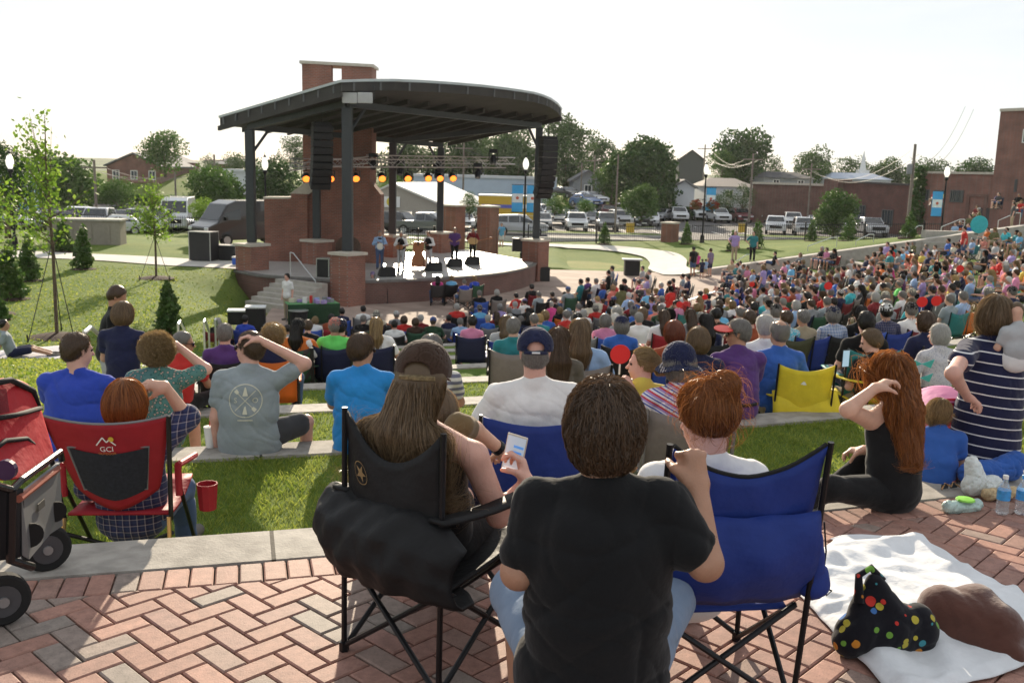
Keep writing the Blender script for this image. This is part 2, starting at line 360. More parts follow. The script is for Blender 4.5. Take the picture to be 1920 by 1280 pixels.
# BRICK PLAZA (herringbone, every brick modelled)
def clip_poly(poly,cx_,cy_,R):
 m=Vector((sum(p[0]for p in poly)/len(poly)-cx_,sum(p[1]for p in poly)/len(poly)-cy_)).normalized()
 out=[]
 def d(p):return(p[0]-cx_)*m.x+(p[1]-cy_)*m.y-R
 for i in range(len(poly)):
  a,c=poly[i],poly[(i+1)%len(poly)];da,dc=d(a),d(c)
  if da>=0:out.append(a)
  if(da>=0)!=(dc>=0):
   t=da/(da-dc);out.append((a[0]+(c[0]-a[0])*t,a[1]+(c[1]-a[1])*t))
 return out
V=[];Fc=[];CA=[]
bev=.0035
def addbrick(poly,z=0.0,g=.0035):
 n=len(poly)
 if n<3:return
 cx_=sum(p[0]for p in poly)/n;cy_=sum(p[1]for p in poly)/n
 def sh(s):
  o=[]
  for i in range(n):
   p=Vector(poly[i]);a=(Vector(poly[i])-Vector(poly[i-1]));c=(Vector(poly[(i+1)%n])-Vector(poly[i]))
   if a.length<1e-4 or c.length<1e-4:o.append(p);continue
   na=Vector((-a.y,a.x)).normalized();nc=Vector((-c.y,c.x)).normalized();m=(na+nc)
   if m.length<.2:o.append(p);continue
   m.normalize();o.append(p+m*min(.03,s/max(.35,m.dot(na))))
  return o
 ar=0
 for i in range(n):ar+=poly[i][0]*poly[(i+1)%n][1]-poly[(i+1)%n][0]*poly[i][1]
 if ar<0:poly=poly[::-1];ar=-ar
 if ar<.0012:return
 zz=z+random.uniform(-.0016,.0012);tx,ty=random.uniform(-.008,.008),random.uniform(-.008,.008)
 b0=len(V);lo=sh(g);hi=sh(g+.006)
 for p in lo:V.append((p.x,p.y,zz-.03))
 for p in lo:V.append((p.x,p.y,zz-.005+(p.x-cx_)*tx+(p.y-cy_)*ty))
 for p in hi:V.append((p.x,p.y,zz+(p.x-cx_)*tx+(p.y-cy_)*ty))
 for i in range(n):
  j=(i+1)%n;Fc.append((b0+i,b0+j,b0+n+j,b0+n+i));Fc.append((b0+n+i,b0+n+j,b0+2*n+j,b0+2*n+i))
 Fc.append(tuple(b0+2*n+i for i in range(n)))
 c=random.random();CA.extend([c]*(3*n))
BW,BL=.1,.2;rot=math.radians(47);cr_,sr_=math.cos(rot),math.sin(rot)
def W(u,v):return(u*cr_-v*sr_,u*sr_+v*cr_+2)
RS=R0+.37+.205
for i in range(-90,91):
 for j in range(-90,91):
  q=(i-j)%4
  if q==0:rct=(i,j,i+2,j+1)
  elif q==3:rct=(i,j-1+1,i+1,j+2)
  else:continue
  u0,v0,u1,v1=[c_*BW for c_ in rct]
  pl=[W(u0,v0),W(u1,v0),W(u1,v1),W(u0,v1)]
  mx_,my_=sum(p[0]for p in pl)/4,sum(p[1]for p in pl)/4
  if not(-4.2<mx_<4.6 and .9<my_<7):continue
  r=rad((mx_,my_))
  if r<RS-.12:continue
  if r<RS+.13:pl=clip_poly(pl,CX,CY,RS)
  addbrick(pl)
a=math.radians(-82)
while a<math.radians(-66):
 da=.1/(RS);p=[pol(RS,a),pol(RS,a+da),pol(RS-.2,a+da),pol(RS-.2,a)]
 addbrick(p,-.001);a+=da
me=bpy.data.meshes.new('plaza_bricks');me.from_pydata(V,[],Fc);at=me.attributes.new('rnd','FLOAT','POINT');at.data.foreach_set('value',CA)
m=bpy.data.materials.new('clay paver');m.use_nodes=True;n=m.node_tree;bs_=n.nodes['Principled BSDF'];bs_.inputs['Roughness'].default_value=.7;bs_.inputs['Specular IOR Level'].default_value=.35
a_=n.nodes.new('ShaderNodeAttribute');a_.attribute_name='rnd';rp=n.nodes.new('ShaderNodeValToRGB');e=rp.color_ramp.elements
e[0].position=0;e[0].color=(.23,.195,.17,1);e[1].position=1;e[1].color=(.31,.17,.13,1)
for p_,c_ in((.14,(.26,.195,.165)),(.24,(.29,.155,.12)),(.6,(.36,.19,.145)),(.8,(.27,.15,.125))):q=e.new(p_);q.color=(*c_,1)
n.links.new(a_.outputs['Fac'],rp.inputs[0]);g=n.nodes.new('ShaderNodeNewGeometry');tn=n.nodes.new('ShaderNodeTexNoise');tn.inputs['Scale'].default_value=22;tn.inputs['Detail'].default_value=8;tn.inputs['Roughness'].default_value=.7
n.links.new(g.outputs['Position'],tn.inputs[0]);mr=n.nodes.new('ShaderNodeMapRange');mr.inputs[1].default_value=.3;mr.inputs[2].default_value=.7;mr.inputs[3].default_value=.72;mr.inputs[4].default_value=1.3
n.links.new(tn.outputs[0],mr.inputs[0]);vm=n.nodes.new('ShaderNodeVectorMath');vm.operation='SCALE';n.links.new(rp.outputs[0],vm.inputs[0]);n.links.new(mr.outputs[0],vm.inputs['Scale'])
vt=n.nodes.new('ShaderNodeTexVoronoi');vt.inputs['Scale'].default_value=120;n.links.new(g.outputs['Position'],vt.inputs[0]);lt=n.nodes.new('ShaderNodeMath');lt.operation='LESS_THAN';lt.inputs[1].default_value=.14;n.links.new(vt.outputs[0],lt.inputs[0])
mk=n.nodes.new('ShaderNodeMix');mk.data_type='RGBA';mk.inputs[7].default_value=(.05,.04,.035,1);n.links.new(lt.outputs[0],mk.inputs[0]);n.links.new(vm.outputs[0],mk.inputs[6]);n.links.new(mk.outputs[2],bs_.inputs['Base Color'])
t3=n.nodes.new('ShaderNodeTexNoise');t3.inputs['Scale'].default_value=160;t3.inputs['Detail'].default_value=5;n.links.new(g.outputs['Position'],t3.inputs[0]);bpn=n.nodes.new('ShaderNodeBump');bpn.inputs['Strength'].default_value=.35;bpn.inputs['Distance'].default_value=.004;n.links.new(t3.outputs[0],bpn.inputs['Height']);n.links.new(bpn.outputs[0],bs_.inputs['Normal'])
me.materials.append(m);o=bpy.data.objects.new('plaza_paving',me);link(o);tag(o,kind='structure')
b=MB();b.add([(*pol(RK(0)+.3,math.radians(t)),-.022)for t in range(-88,-58)]+[(*pol(RK(0)+9,math.radians(t)),-.022)for t in range(-88,-58)],[(i,i+1,31+i,30+i)for i in range(29)])
b.build('joint_sand',mat('joint sand',(.07,.06,.05),.95,var=.3,vs=30,world=True),kind='structure')
# FAR GROUND, PARKING, PATHS
b=MB();b.add([(-900,60,-3.9),(900,60,-3.9),(900,1500,-3.9),(-900,1500,-3.9),(-900,-60,-4.3),(900,-60,-4.3)],[(0,1,2,3),(4,5,1,0)]);b.build('ground',GRASSD,kind='structure')
b=MB();b.add([(-75,76.5,-3.30),(62,76.5,-3.30),(70,121,-3.30),(-75,121,-3.30)],[(0,1,2,3)]);b.build('parking_lot',ASPH,kind='structure')
b=MB()
for x0,x1,y0,y1 in((-75,70,75.9,76.5),(-75,70,121,121.4)):b.box(x0,x1,y0,y1,-4,-3.16)
def isl(cx_,cy_,rx,ry):return[(cx_+rx*math.copysign(abs(math.cos(t))**.6,math.cos(t)),cy_+ry*math.copysign(abs(math.sin(t))**.6,math.sin(t)))for t in[2*PI*i/20 for i in range(20)]]
ISL=[(4.5,83.5,8.5,1.6),(27,86,8,1.5),(-24,84,9,1.5),(11,96,3,1.2)]
for q in ISL:b.prism(isl(*q),-3.6,-3.16)
b.build('kerb',CONCL,kind='structure')
b=MB()
for q in ISL:b.prism(isl(q[0],q[1],q[2]-.2,q[3]-.2),-3.3,-3.14)
b.build('island_grass',GRASS,kind='structure')
b=MB()
for i in range(30):
 x=-42+i*2.9
 if abs(x-4)<1:continue
 b.add([(x,88,-3.294),(x+.12,88,-3.294),(x+.12,93,-3.294),(x,93,-3.294)],[(0,1,2,3)])
 b.add([(x,101,-3.294),(x+.12,101,-3.294),(x+.12,106,-3.294),(x,106,-3.294)],[(0,1,2,3)])
b.build('parking_lines',mat('road paint',(.7,.7,.68),.8,var=.2,world=True),kind='structure')
def ramp(name,x0,x1,y0,y1,z0,z1,m,n=12):
 b=MB();b.grid(n,6,lambda u,v:(x0+(x1-x0)*u,y0+(y1-y0)*v,z0+(z1-z0)*smooth(v)+.25*math.sin(u*9)*v));return b.build(name,m,smooth=True,kind='structure')
ramp('hill',-140,-16,121.5,155,-3.3,.6,GRASS)
ramp('hill',-15.8,140,121.5,160,-3.6,-.6,GRASSD)
ramp('hill',-190,220,150,420,-.8,3.5,mat('far hillside',(.07,.10,.04),.95,var=.3,vs=.05,world=True))
def path(name,cl,wd,dz=.02,m=CONCL):
 pts=[];c=[Vector(p)for p in cl];c=[c[0]]+c+[c[-1]]
 for i in range(1,len(c)-2):
  for s in range(10):
   t=s/10;p0,p1,p2,p3=c[i-1:i+3]
   pts.append(.5*((2*p1)+(p2-p0)*t+(2*p0-5*p1+4*p2-p3)*t*t+(3*p1-p0-3*p2+p3)*t**3))
 pts.append(c[-1]);b=MB();V=[];
 for i,p in enumerate(pts):
  t=(pts[min(i+1,len(pts)-1)]-pts[max(i-1,0)]).normalized();nn=Vector((-t.y,t.x))*wd/2
  for s in(-1,-.5,0,.5,1):q=p+nn*s;V.append((q.x,q.y,max(HZ(q.x,q.y),HZ(q.x+.5,q.y),HZ(q.x-.5,q.y),HZ(q.x,q.y+.5))+dz))
 b.add(V,[(i*5+j,i*5+j+1,(i+1)*5+j+1,(i+1)*5+j)for i in range(len(pts)-1)for j in range(4)])
 return b.build(name,m,kind='structure')
path('path',[(9.6,54.4),(9.3,58),(9.9,62),(9.5,66),(6.5,69.5),(1,71),(-8,71.5)],2.3,.05)
path('path',[(-11.6,43.2),(-14,44),(-20,45.5),(-32,47)],3.0,.03,CONCL)
b=MB();b.prism([(4.8,53.2),(11.5,53.6),(12.2,56),(4.4,56)],-4,ZPIT-.004);b.build('pit_paving',PAVE,kind='structure')
# STAGE
SZ=-2.75
A_,B_,Lc,Nn,O_=Vector((-6.75,38.9)),Vector((1.1,50)),Vector((-11.5,42.1)),Vector((-6.4,50.4)),Vector((-4.2,54))
Mb=Vector((-9.35,45.5))
st=empty('stage',(0,0,0),0,'brick fronted concert stage platform with pale floor and curved front edge','stage')
front=[]
for i in range(25):
 t=i/24;p=A_.lerp(B_,t);nrm=Vector(((B_-A_).y,-(B_-A_).x)).normalized();front.append(p+nrm*2.1*math.sin(PI*t)**.8)
back=[(-2.6,56.6),(-9.8,50.5),(-13.2,44.6),(-12.6,42.3),(-10.7,40.3)]
poly=[(p.x,p.y)for p in front]+back
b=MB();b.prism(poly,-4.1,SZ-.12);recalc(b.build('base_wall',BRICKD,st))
def offs(poly,d):
 c=Vector((sum(p[0]for p in poly)/len(poly),sum(p[1]for p in poly)/len(poly)))
 return[tuple(Vector(p)+(Vector(p)-c).normalized()*d)for p in poly]
b=MB();b.prism(offs(poly,.08),SZ-.12,SZ-.02);recalc(b.build('coping',mat('stage coping',(.16,.15,.14),.7,var=.2),st))
b=MB();b.prism(offs(poly,-.22),SZ-.03,SZ);recalc(b.build('floor',mat('stage concrete',(.40,.39,.37),.38,var=.15,vs=1.5,spec=.6,world=True),st))
b=MB()
for i in range(6):
 a0=Vector((-9.9,39.7));u=Vector((.85,-.53)).normalized();v=Vector((-.53,-.85)).normalized()
 q=Vector((-8.6,39.2))+v*(i*.33);w_=u*1.3
 b.prism([tuple(q-w_),tuple(q+w_),tuple(q+w_+v*.34),tuple(q-w_+v*.34)],-4,SZ-.1-i*.15)
b.build('steps',CONC,st)
def pier(p,base,top,w_=.95,label='',col_top=None,name='brick_pier'):
 e=empty(name,(p.x,p.y,base),math.radians(-35),label,'pillar','brick pillars')
 h=top-base;b=MB();b.box(-w_/2,w_/2,-w_/2,w_/2,-.1,h-.16);b.build('shaft',BRICK,e)
 b=MB();b.box(-w_/2-.07,w_/2+.07,-w_/2-.07,w_/2+.07,h-.16,h-.05);b.add([(-w_/2-.07,-w_/2-.07,h-.05),(w_/2+.07,-w_/2-.07,h-.05),(w_/2+.07,w_/2+.07,h-.05),(-w_/2-.07,w_/2+.07,h-.05),(0,0,h)],[(0,1,4),(1,2,4),(2,3,4),(3,0,4)])
 b.build('cap',STONE,e);return e
CT=-1.55
for p,ba,l in((A_,ZPIT,'large brick pillar with stone cap at the near front stage corner'),(B_,ZPIT,'brick pillar with stone cap at the right end of the stage'),(Lc,-2.75,'low brick pillar with stone cap beside the blue cooler'),(Mb,-2.8,'brick pillar with stone cap behind the equipment cases'),(Nn,-2.8,'brick pillar with stone cap behind the banjo player'),(O_,-2.8,'brick pillar with stone cap behind the bass player')):
 pier(p,ba,CT,1.0,l)
for px_,l in((851,'brick gate pillar behind the singer in the purple shirt'),(914,'brick gate pillar with flat top right of the guitar player'),(1255,'brick gate pillar standing alone in the black fence')):
 q=P(px_,455,y=62 if px_<1000 else 73.5);pier(Vector((q.x,q.y)),-3.4,(-3.4+3.1)if px_<1000 else-1.55,1.0,l)
def zroof(x,y):
 return RC[0]+RC[1]*x+RC[2]*y
M_=np.array([[1,-6.82,38.0],[1,2.2,50.0],[1,-13.04,43.0]]);RC=np.linalg.solve(M_,np.array([5.07,5.04,3.86])-.46)
fr=[(-6.82,38),(-5.9,38.3),(-4.88,38.8),(-3.8,39.6),(-2.69,40.6),(-1.6,41.7),(-.53,42.98),(.1,43.8),(.66,44.6),(1.1,45.5),(1.5,46.6),(1.9,48.2),(2.2,50)]
rp_=fr+[(-4.1,55.5),(-13.04,43)]
rf=empty('stage_roof',(0,0,0),0,'big fan shaped stage roof with pale metal rim on dark steel posts','roof')
def zslab(poly,f0,f1):
 n=len(poly);vs=[(p[0],p[1],f0(*p))for p in poly]+[(p[0],p[1],f1(*p))for p in poly]
 return vs,[tuple(range(n))[::-1],tuple(range(n,2*n))]+[(i,(i+1)%n,n+(i+1)%n,n+i)for i in range(n)]
b=MB();b.add(*zslab(offs(rp_,.06),lambda x,y:zroof(x,y)+.36,lambda x,y:zroof(x,y)+.46));recalc(b.build('roof_sheet',ROOFM,rf))
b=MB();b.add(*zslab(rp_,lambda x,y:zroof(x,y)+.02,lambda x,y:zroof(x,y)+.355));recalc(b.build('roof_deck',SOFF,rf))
b=MB();n_=len(fr)
for i in range(n_-1):
 a,c=Vector(fr[i]),Vector(fr[i+1]);m_=(a+c)/2;nn=Vector(((c-a).y,-(c-a).x)).normalized()
 q=m_+nn*.03;z_=zroof(m_.x,m_.y);b.obox(q-nn*.02,q+nn*.02,.07,z_+.02,z_+.355)
for i in range(9):
 t=i/9+.05;a=Vector((-13.1,43)).lerp(Vector((-6.76,38)),t);z_=zroof(a.x,a.y);u=Vector((-.62,-.78))*.04;b.obox(a+u-Vector((.03,0)),a+u+Vector((.03,0)),.06,z_+.02,z_+.35)
b.build('fascia_rib',mat('fascia rib',(.12,.125,.13),.6),rf)
b=MB();dirAB=(B_-A_).normalized();dn=Vector((-dirAB.y,dirAB.x))
for i in range(13):
 t=i/12;p=Vector(fr[0]).lerp(Vector(fr[-1]),t);q=Vector((-13.1,43)).lerp(Vector((-3.9,55.5)),t)
 b.obox(p,q,.12,zroof(*p)-.18,zroof(*p)+.02,zroof(*q)-.18,zroof(*q)+.02)
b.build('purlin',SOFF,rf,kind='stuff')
for pa,pb in((A_,B_),(Lc,Mb),(Mb,Nn),(Nn,O_),(Lc,A_),(Nn,B_)):
 b=MB();b.obox(pa,pb,.3,zroof(*pa)-.42,zroof(*pa)-.18,zroof(*pb)-.42,zroof(*pb)-.18);b.build('beam',STEEL,rf)
for p,w_ in((A_,.4),(B_,.36),(Lc,.36),(Mb,.34),(Nn,.36),(O_,.36)):
 b=MB();zt=zroof(*p)-.42;b.box(p.x-w_/2,p.x+w_/2,p.y-w_/2,p.y+w_/2,CT,zt);b.build('column',STEEL,rf,bevel=.02)
 b=MB()
 u=dirAB if p is not B_ and p is not O_ else-dirAB
 b.tube([(p.x,p.y,zt-1.1),(p.x+u.x*1.05,p.y+u.y*1.05,zroof(p.x+u.x*1.05,p.y+u.y*1.05)-.35)],.07,6);b.build('brace',STEEL,rf)
ch=empty('brick_chimney',(0,0,0),0,'tall brick fireplace chimney rising through the stage roof','chimney')
def atd(px_,y):q=P(px_,300,y=y);return q.x
cy_=47.3
def zz(px_,py_,y):return P(px_,py_,y=y).z
xl,xr=atd(568,cy_),atd(697,cy_);zc1=zz(600,143,cy_+.6)
b=MB();b.box(xl,xr,cy_,cy_+1.5,SZ,zz(620,152,cy_));b.build('shaft',BRICK,ch)
zt0=zz(620,152,cy_);zt1=zz(620,121,cy_)
x1=atd(622,cy_);x2=atd(641,cy_)
b=MB();b.box(xl,x1,cy_,cy_+.45,zt0,zt1);b.box(x2,xr,cy_,cy_+.45,zt0,zt1);b.box(xl,xl+.45,cy_+.45,cy_+1.5,zt0,zt1);b.box(xr-.45,xr,cy_+.45,cy_+1.5,zt0,zt1);b.build('flue_opening',BRICK,ch)
b=MB();b.add([(xl-.1,cy_-.1,zt1),(xr+.1,cy_-.1,zt1-.08),(xr+.1,cy_+1.6,zt1-.08),(xl-.1,cy_+1.6,zt1),(xl-.1,cy_-.1,zt1+.14),(xr+.1,cy_-.1,zt1+.05),(xr+.1,cy_+1.6,zt1+.05),(xl-.1,cy_+1.6,zt1+.14)],[(0,3,2,1),(4,5,6,7),(0,1,5,4),(1,2,6,5),(2,3,7,6),(3,0,4,7)]);b.build('cap',STONE,ch)
yb=cy_-.8
pr=[(575,455),(575,372),(603,340),(603,300),(694,300),(694,340),(714,365),(714,455)]
b=MB();b.extr([(atd(a,yb),yb,zz(a,c,yb)if c<450 else SZ)for a,c in pr],(0,1.2,0));recalc(b.build('breast',BRICK,ch))
b=MB();xa,xb=atd(628,yb-.1),atd(676,yb-.1);arc=[(xa,SZ)]+[(xa+(xb-xa)*(1-math.cos(PI*i/10))/2,SZ+.75+.55*math.sin(PI*i/10))for i in range(11)]+[(xb,SZ)]
b.extr([(x,yb-.03,z)for x,z in arc],(0,.03,0));recalc(b.build('hearth',mat('hearth soot',(.12,.08,.06),.95,var=.3),ch))  # thin dark brown arch set on the face of the brick breast
lw=empty('brick_wall',(0,0,0),0,'stepped brick wing wall with pale sloping stone top left of the chimney','wall')
yw=46.2
b=MB();b.extr([(atd(a,yw),yw,zz(a,c,yw)if c<450 else SZ)for a,c in((494,455),(494,372),(545,372),(545,362),(575,362),(575,455))],(0,1.0,0));recalc(b.build('wall',BRICK,lw))
b=MB();b.extr([(atd(a,yw-.05),yw-.05,zz(a,c,yw))for a,c in((542,363),(572,342),(602,340),(602,348),(577,364))],(0,1.1,0));recalc(b.build('stone_shoulder',STONE,lw))
b=MB();b.extr([(atd(a,yw-.05),yw-.05,zz(a,c,yw))for a,c in((492,373),(492,369),(543,369),(543,373))],(0,1.1,0));recalc(b.build('coping',STONE,lw))
def truss(p,q,s=.3,label='',n=16):
 e=empty('lighting_truss',p,0,label,'truss','aluminium lighting trusses');p,q=Vector(p),Vector(q);d=q-p;u=d.normalized();v=Vector((0,0,1));w_=u.cross(v).normalized()
 b=MB();cs=[v*s/2+w_*s/2,v*s/2-w_*s/2,-v*s/2-w_*s/2,-v*s/2+w_*s/2]
 for c in cs:b.tube([c,d+c],.028,5)
 for i in range(n):
  for k in range(4):
   a,c=cs[k],cs[(k+1)%4];b.tube([d*(i/n)+(a if i%2 else c),d*((i+1)/n)+(c if i%2 else a)],.013,4,False)
 b.build('lattice',mat('aluminium',(.6,.6,.6),.35,.9,var=0),e)
 return e
T0,T1=P(545,305,y=41.5),P(945,308,y=48);truss(T0,T1,.34,'silver lattice truss across the front of the stage carrying coloured lamps',26)
truss(P(690,298,y=46.5),P(962,302,y=52),.34,'silver lattice truss higher at the back of the stage',20)
truss(P(545,313,y=43.8),P(690,300,y=46.5),.3,'short silver lattice truss in front of the chimney',10)
LENS=mat('lit amber lens',(1.0,.24,.03),.4,var=0,emit=1.3)
LLN=['leftmost, against the chimney','second from the left','third from the left, over the chimney','fourth, left of the banjo player','fifth, above the bearded singer','sixth, mid stage','seventh, left of the bass player','rightmost, above the bass player']
for i,px_ in enumerate((570,611,655,702,750,789,812,838)):
 t=(px_-545)/400;q=T0.lerp(T1,t);e=empty('stage_light',q,0,'black stage lamp with glowing amber lens, '+LLN[i],'stage light','stage lamps')
 b=MB();b.tube([(0,0,-.1),(0,0,-.36)],.03,6);b.box(-.2,-.17,-.05,.05,-.62,-.34);b.box(.17,.2,-.05,.05,-.62,-.34);b.box(-.2,.2,-.05,.05,-.36,-.33);b.build('yoke',BLACK,e)
 dr=Vector((.25,-.85,-.5)).normalized();b=MB();c=Vector((0,0,-.6));b.tube([c-dr*.25,c-dr*.1,c+dr*.18],[.1,.16,.18],12);b.build('housing',BLACK,e)
 b=MB();b.tube([c+dr*.181,c+dr*.19],.155,14);b.build('lens',LENS,e)
MVN=['above the banjo player','over the centre of the stage','above the purple shirted singer','near the right end of the back truss','by the front left corner']
for i,(px_,py_)in enumerate(((700,300),(750,312),(820,318),(925,292),(896,318))):
 q=P(px_,py_,y=46.5 if px_>720 else 44);e=empty('moving_light',q,0,'black moving head spotlight hanging from the truss '+MVN[i],'stage light','moving head lamps')
 b=MB();b.box(-.2,.2,-.15,.15,.12,.3);b.box(-.22,-.17,-.08,.08,-.25,.12);b.box(.17,.22,-.08,.08,-.25,.12);b.build('yoke',BLACK,e,bevel=.02)
 b=MB();b.tube([(0,.08,0),(0,0,-.15),(0,-.1,-.4)],[.11,.16,.13],10);b.build('head',BLACK,e,smooth=False)
def linearray(top,label,flip=1,n=9):
 e=empty('speaker_array',top,math.radians(25),label,'loudspeaker','hanging speaker arrays')
 b=MB();b.box(-.35,.35,-.3,.3,-.1,.05);b.tube([(0,0,.05),(0,0,.8)],.02,5);b.build('rigging',BLACK,e)
 a=0;p=Vector((0,0,-.1))
 for i in range(n):
  a=-((i/n)**2)*.75
  d=Vector((0,math.sin(a)*-1,-math.cos(a)));nn=Vector((0,-math.cos(a),-math.sin(a)*-1))
  nn=Vector((0,-d.z*-1,d.y));nn=Vector((0,d.z,-d.y))
  b=MB();h=.27;f=nn*.3;u=Vector((.42,0,0));q=p+d*h
  b.add([p-u-f*.6,p+u-f*.6,p+u+f,p-u+f,q-u-f*.6,q+u-f*.6,q+u+f,q-u+f],[(0,3,2,1),(4,5,6,7),(0,1,5,4),(1,2,6,5),(2,3,7,6),(3,0,4,7)])
  recalc(b.build('speaker_cabinet',mat('speaker grille',(.018,.018,.02),.6,var=.1),e,bevel=.03));p=q+d*.015
linearray(P(603,232,y=40.5),'curved column of black loudspeakers hanging at the left front of the stage')
linearray(P(1028,258,y=48.2),'curved column of black loudspeakers hanging at the right end of the stage',n=10)
for px_,l in((657,'left of the pair'),(686,'right of the pair')):
 q=P(px_,184,y=38.4);e=empty('horn_speaker',q,0,'pale grey fill loudspeaker under the roof corner, '+l,'loudspeaker','pale speakers under the roof corner')
 b=MB();b.add([(-.3,-.2,-.22),(.3,-.2,-.22),(.22,.3,-.16),(-.22,.3,-.16),(-.3,-.25,.2),(.3,-.25,.2),(.22,.3,.16),(-.22,.3,.16)],[(0,3,2,1),(4,5,6,7),(0,1,5,4),(1,2,6,5),(2,3,7,6),(3,0,4,7)]);b.build('cabinet',mat('pale cabinet',(.45,.45,.46),.6,var=.05),e,bevel=.04)
 b=MB();b.tube([(-.33,0,0),(-.33,0,.45),(.33,0,.45),(.33,0,0)],.018,5);b.build('bracket',STEEL,e)
SUBM=mat('black cabinet paint',(.012,.012,.013),.65,var=.1)
def cabinet(name,c,sx,sy,sz,rz,label,cat,group=None,m=SUBM,grille=True,trim=None):
 e=empty(name,c,rz,label,cat,group);b=MB();b.box(-sx/2,sx/2,-sy/2,sy/2,0,sz);b.build('cabinet',m,e,bevel=.025)
 if grille:b=MB();b.box(-sx/2+.06,sx/2-.06,-sy/2-.02,-sy/2-.004,.06,sz-.06);b.build('grille',mat('speaker mesh',(.03,.03,.03),.8,var=.1),e)
 if trim:
  b=MB()
  for x in(-sx/2-.012,sx/2-.025):
   for y in(-sy/2-.012,sy/2-.025):b.box(x,x+.037,y,y+.037,-.01,sz+.01)
  for x in(-sx/2-.012,sx/2-.025):b.box(x,x+.037,-sy/2+.03,sy/2-.03,sz-.02,sz+.014)
  for y in(-sy/2-.012,sy/2-.025):b.box(-sx/2+.03,sx/2-.03,y,y+.037,sz-.02,sz+.014)
  b.build('metal_trim',trim,e)
 return e
for px_,py_,sx,l in((712,566,1.9,'behind the seated man in the purple cap'),(816,549,1.3,'left of centre under the bass player'),(917,535,1.35,'right of centre'),(1004,527,1.35,'at the foot of the right brick pillar')):
 q=P(px_,py_,z=ZPIT);cabinet('subwoofer',(q.x,q.y+.35,ZPIT),sx,.9,.72,math.radians(10),'black subwoofer box before the stage, '+l,'loudspeaker','subwoofers before the stage')
for px_,py_,l in((725,518,'in front of the banjo player'),(813,508,'in front of the bass player'),(852,500,'before the purple shirted singer'),(885,496,'before the guitar player')):
 q=P(px_,py_,z=SZ);e=empty('floor_monitor',(q.x,q.y,SZ),math.radians(200),'black wedge monitor on the stage edge '+l,'loudspeaker','wedge monitors on stage')
 b=MB();b.extr([(-.35,-.25,0),(-.35,.25,0),(-.35,.2,.38),(-.35,-.22,.1)],(.7,0,0));b.build('cabinet',SUBM,e,bevel=.02);b=MB();b.extr([(-.3,.19,.395),(-.3,-.2,.13),(-.3,-.22,.16),(-.3,.19,.42)],(.6,0,0));b.build('grille',mat('speaker mesh',(.03,.03,.03),.8),e)
ALU=mat('case edge metal',(.5,.5,.5),.4,.8,var=0);CASE=mat('black case laminate',(.022,.022,.025),.45,var=.1)
for(px_,py_,z,sx,sy,sz,l)in((378,489,-2.72,1.1,.8,1.35,'tall, standing upright beside the van'),(424,488,-2.72,1.2,.8,.7,'low and wide, next to the tall one'),(573,487,SZ+.02,1.0,.7,1.15,'on stage before the wing wall, tallest there'),(549,489,SZ+.02,.9,.7,.6,'on stage, the low one at the left'),(975,472,SZ+.02,.8,.7,.75,'on the right end of the stage'),(606,520,SZ+.02,.55,.5,.75,'small, behind the near front pillar')):
 q=P(px_,py_,z=z);cabinet('flight_case',(q.x,q.y+.4,z),sx,sy,sz,math.radians(-12),'black flight case with metal edges, '+l,'equipment case','black flight cases',CASE,False,ALU)
q=P(449,496,z=-2.7);e=empty('cooler',(q.x,q.y,-2.7),math.radians(-15),'blue cooler box with white lid by the low pillar','cooler')
b=MB();b.box(-.28,.28,-.18,.18,0,.3);b.build('tub',mat('cooler blue',(.04,.12,.5),.4,var=0),e,bevel=.03);b=MB();b.box(-.29,.29,-.19,.19,.303,.37);b.build('lid',WHITE,e,bevel=.02);b=MB();b.tube([(-.3,0,.2),(-.33,-.1,.12),(.33,-.1,.12),(.3,0,.2)],.012,5);b.build('handle',WHITE,e)
rail((-9.3,40.4,SZ),(-8.0,38.6,-3.7),label='white metal handrail of the steps left of the stage')
q=P(1184,516,z=ZPIT);e=empty('litter_bin',q,0,'black litter bin on the paving by the lawn edge','bin');b=MB();b.box(-.42,.42,-.35,.35,0,.85);b.build('bin_body',SUBM,e,bevel=.04);b=MB();b.box(-.55,.55,-.42,.42,.86,.93);b.build('rim',mat('bin lining',(.35,.37,.4),.5),e,bevel=.02)
q=P(1024,503,z=-3.6);
# FENCE
FENM=mat('fence black',(.012,.012,.013),.5,.2,var=0)
def fence(pa,pb,z0,z1,label,h=1.35):
 e=empty('iron_fence',(pa[0],pa[1],z0),0,label,'fence','black picket fences');d=Vector((pb[0]-pa[0],pb[1]-pa[1],z1-z0));n=int(d.length/.16)
 b=MB()
 for i in range(n):q=d*(i/n);b.box(q.x-.012,q.x+.012,q.y-.012,q.y+.012,q.z+.08,q.z+h)
 b.build('pickets',FENM,e);b=MB()
 for hz in(.15,h-.12):b.tube([(0,0,hz),(d.x,d.y,d.z+hz)],.025,4)
 b.build('rail',FENM,e);k=int(d.length/4.4)
 for i in range(k+1):q=d*(i/k);b=MB();b.box(q.x-.05,q.x+.05,q.y-.05,q.y+.05,q.z-.2,q.z+h+.12);b.build('post',FENM,e)
fence((1.0,72),(11.3,73.5),-3.45,-3.15,'black iron picket fence between the stage and the lone brick pillar')
fence((13,73.5),(36,74.5),-3.1,-2.35,'black iron picket fence along the car park on the right')
fence((-9.5,66),(-1.2,62),-3.3,-3.3,'black iron picket fence seen through the stage')
fence((-38,68),(-17,70),-3.25,-3.25,'black iron picket fence on the left behind the lawn')
for px_,py_,sx,sz,l in((640,487,.8,.7,'black guitar amplifier before the hearth, left of two'),(672,484,.7,.55,'black guitar amplifier before the hearth, right of two')):
 q=P(px_,py_,z=SZ);cabinet('amplifier',(q.x,q.y,SZ),sx,.4,sz,-.2,l,'amplifier','amplifiers on stage')
